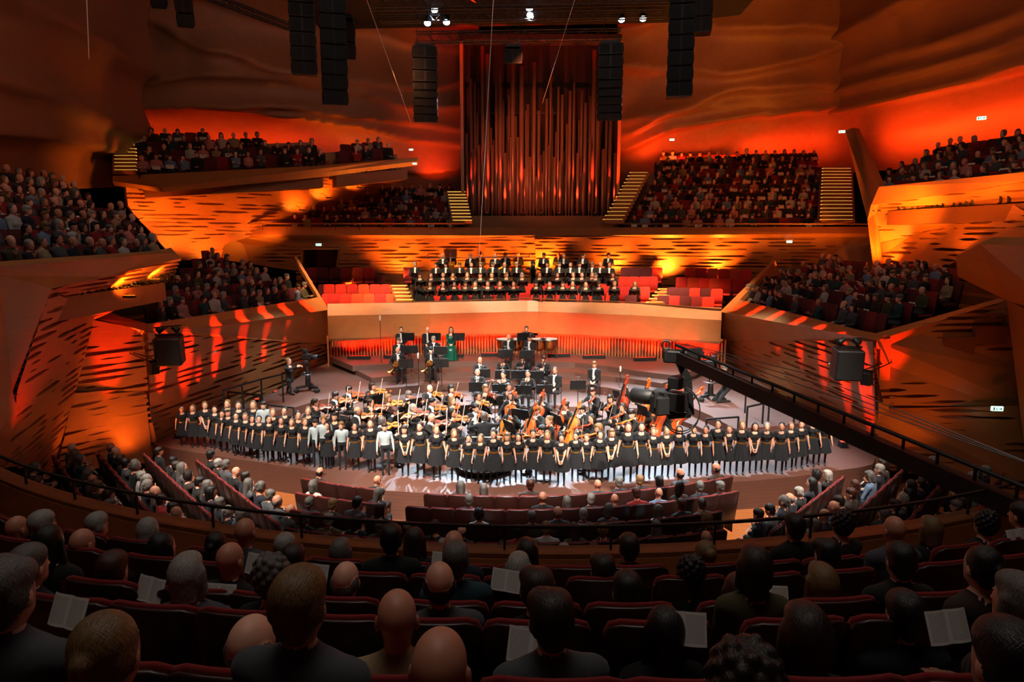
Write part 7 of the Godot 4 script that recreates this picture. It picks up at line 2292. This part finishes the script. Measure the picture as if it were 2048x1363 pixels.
	for a in [[763, 640, 735, 0.62, "tall thin microphone stand on the middle platform"], [838, 716, 792, 0.43, "microphone stand between the horn players"], [1240, 742, 768, 0.43, "low microphone stand beside the resting musician"]]:
		var foot := PY(a[0], a[2], a[3])
		var hd := P(a[0], a[1], -foot.z)
		var t := thing("microphone_stand", a[4], "microphone stand", foot)
		var st := ST()
		tube(st, [Vector3(0, 0.05, 0), Vector3(0, hd.y - foot.y, 0)], 0.012, 6)
		obj("pole", done(st, true), M.black, t)
		for i in 3:
			st = ST()
			tube(st, [Vector3(0, 0.2, 0), Vector3(cos(i * 2.1), 0, sin(i * 2.1)) * 0.25 + Vector3(0, 0.01, 0)], 0.009, 5)
			obj("leg", done(st, true), M.black, t)
		st = ST()
		lathe(st, [[0.0, -0.02], [0.03, 0.0], [0.035, 0.1], [0.03, 0.18], [0.0, 0.2]], Vector3(0, hd.y - foot.y, 0), 10)
		obj("microphone", done(st, true), M.paper, t)
	# stage rails
	railing([[446, 781], [484, 769], [522, 758], [564, 748]], 0.43, 0.95, "black rail rising along the steps at the striped wall")
	railing([[456, 783], [520, 790]], 0.2, 0.7, "short inner rail at the steps beside the singers")
	railing([[534, 809], [587, 815]], 0.0, 0.75, "low black rail behind the second line of singers")
	railing([[1413, 838], [1477, 833]], 0.0, 0.9, "low black rail behind the singers near the crane")
	railing([[1495, 813], [1527, 806]], 0.1, 0.95, "black rail post pair at the crane side steps")
	railing([[1493, 766], [1540, 780], [1590, 806]], 0.43, 0.95, "black rail partly hidden by the crane beam")
	# cameras and their operators
	var dark := {0: skin_mat(1), 1: M.hair_blond, 2: M.cloth_black, 3: M.cloth_black, 4: M.cloth_black, 5: M.shoe, 6: M.eye, 7: M.cloth_black, 8: M.lip}
	var p := PY(580, 788, 0.43)
	person("camera_operator", player_mesh("camera", "bun", true), dark, p, 1.35, "blond camera operator in black standing at the studio camera", "person", "", 0.98)
	pedestal_camera(PY(617, 782, 0.43), 1.3, "black studio camera on wheeled pedestal by the striped wall")
	var k := PY(1452, 802, 0.43)
	var dark2 := dark.duplicate()
	dark2[1] = M.hair_grey
	person("camera_operator", player_mesh("kneel", "full", false), dark2, k - Vector3(0, 0.07, 0), -1.3, "kneeling camera operator in black behind the crane beam", "person")
	pedestal_camera(PY(1420, 800, 0.43), -1.6, "black studio camera on wheeled pedestal behind the crane")
	var c := PY(1063, 501, 5.05)
	var dark3 := dark.duplicate()
	dark3[1] = M.hair_dark
	person("camera_operator", player_mesh("camera", "curly", false), dark3, Vector3(c.x, 3.27, maxf(c.z, -33.9)), 0.0, "dark clothed camera operator standing among the choir", "person")
	var ct := thing("choir_camera", "black camera on a tripod in the last choir row", "camera", Vector3(c.x - 0.05, 3.0, maxf(c.z, -33.9) + 0.75))
	for i in 3:
		var st := ST()
		tube(st, [Vector3(0, 1.2, 0), Vector3(cos(i * 2.1 + 0.5), 0, sin(i * 2.1 + 0.5)) * 0.25], 0.02, 6)
		obj("tripod_leg", done(st, true), M.black, ct)
	camera_body(ct, Vector3(0, 1.35, 0), 0.0, 1.0)
	build_crane()
func build_crane() -> void:
	var head := P(1352, 712, 14.2)
	var tail := P(2075, 1035, 7.6)
	var t := thing("camera_crane", "long black camera crane reaching from the stalls over the stage edge", "camera crane", tail)
	var o := -t.position
	var st := ST()
	beam(st, head + o, tail + o, 0.16, 0.24)
	obj("lower_boom", done(st), M.black, t)
	st = ST()
	tube(st, [head + o + Vector3(0, 0.24, 0), tail + o + Vector3(0, 0.3, 0)], 0.03, 6)
	for i in 14:
		var f := (i + 0.5) / 14.0
		var q := head.lerp(tail, f) + o
		beam(st, q + Vector3(0, 0.1, 0), q + Vector3(0, 0.28, 0), 0.03, 0.03)
	obj("tension_rod", done(st), M.black, t)
	st = ST()
	box(st, head + o, Vector3(0.5, 0.26, 0.3), Basis(Vector3.UP, -0.4), 0.03)
	beam(st, head + o + Vector3(-0.25, 0.02, 0.0), head + o + Vector3(0.55, 0.08, 0.0), 0.14, 0.2)
	var loop := []
	for i in 13: loop.append(head + o + Vector3(-0.22 + cos(i * 0.5) * 0.09, 0.24 + sin(i * 0.5) * 0.09, 0))
	tube(st, loop, 0.02, 6)
	obj("boom_nose", done(st), M.black, t)
	st = ST()
	var e1 := P(1374, 757, 14.2) + o
	var e2 := P(1380, 828, 14.2) + o
	beam(st, head + o + Vector3(0.05, -0.08, 0), e1, 0.16, 0.16, Vector3(0, 0, 1))
	beam(st, e1 + Vector3(0, 0.05, 0), e2, 0.15, 0.15, Vector3(0, 0, 1))
	beam(st, e2, e2 + Vector3(-0.5, -0.02, 0.05), 0.12, 0.12)
	obj("hanging_arm", done(st), M.black, t)
	camera_body(t, P(1340, 800, 14.2) + o, -2.2, 1.7)
	st = ST()
	box(st, P(1330, 808, 14.2) + o, Vector3(0.55, 0.4, 0.36), Basis(Vector3.UP, 0.3), 0.03)
	for i in 4: box(st, P(1312 + 18 * i, 800, 14.05) + o, Vector3(0.1, 0.34, 0.05), Basis(Vector3.UP, 0.3), 0.01)
	obj("remote_head", done(st), M.matte_black, t)
	st = ST()
	for k in 2:
		var c := []
		for i in 15: c.append(P(1362 + 38 * cos(-1.3 + i * 0.27), 820 + (42 + 5 * k) * sin(-1.3 + i * 0.27), 14.0) + o)
		tube(st, c, 0.014, 5)
	obj("cable_loop", done(st, true), M.rubber, t)
	st = ST()
	var base := Vector3(tail.x, -0.72, tail.z)
	tube(st, [base + o, tail + o], 0.12, 10)
	for i in 4: beam(st, base + o + Vector3(0, 0.35, 0), base + o + Vector3(cos(i * 1.57 + 0.4), 0, sin(i * 1.57 + 0.4)) * 0.8 + Vector3(0, 0.08, 0), 0.1, 0.1)
	obj("base_column", done(st), M.black, t)
	st = ST()
	for i in 3: tube(st, [head.lerp(tail, 0.02) + o + Vector3(0.05 * i, 0.3, 0), head.lerp(tail, 0.5) + o + Vector3(0.04 * i, 0.45 + 0.1 * i, 0), tail + o + Vector3(0, 0.6, 0)], 0.008, 5)
	obj("stay_cables", done(st, true), M.steel, t)

func _ready() -> void:
	setup_view()
	make_materials()
	stage_lights()
	colour_lights()
	build_shell()
	build_draped_walls()
	build_stage()
	build_side_walls()
	build_back()
	build_stairs()
	build_signs()
	make_people_materials()
	make_seat_meshes()
	build_audience()
	build_children()
	build_choir()
	build_orchestra()
	build_gear()
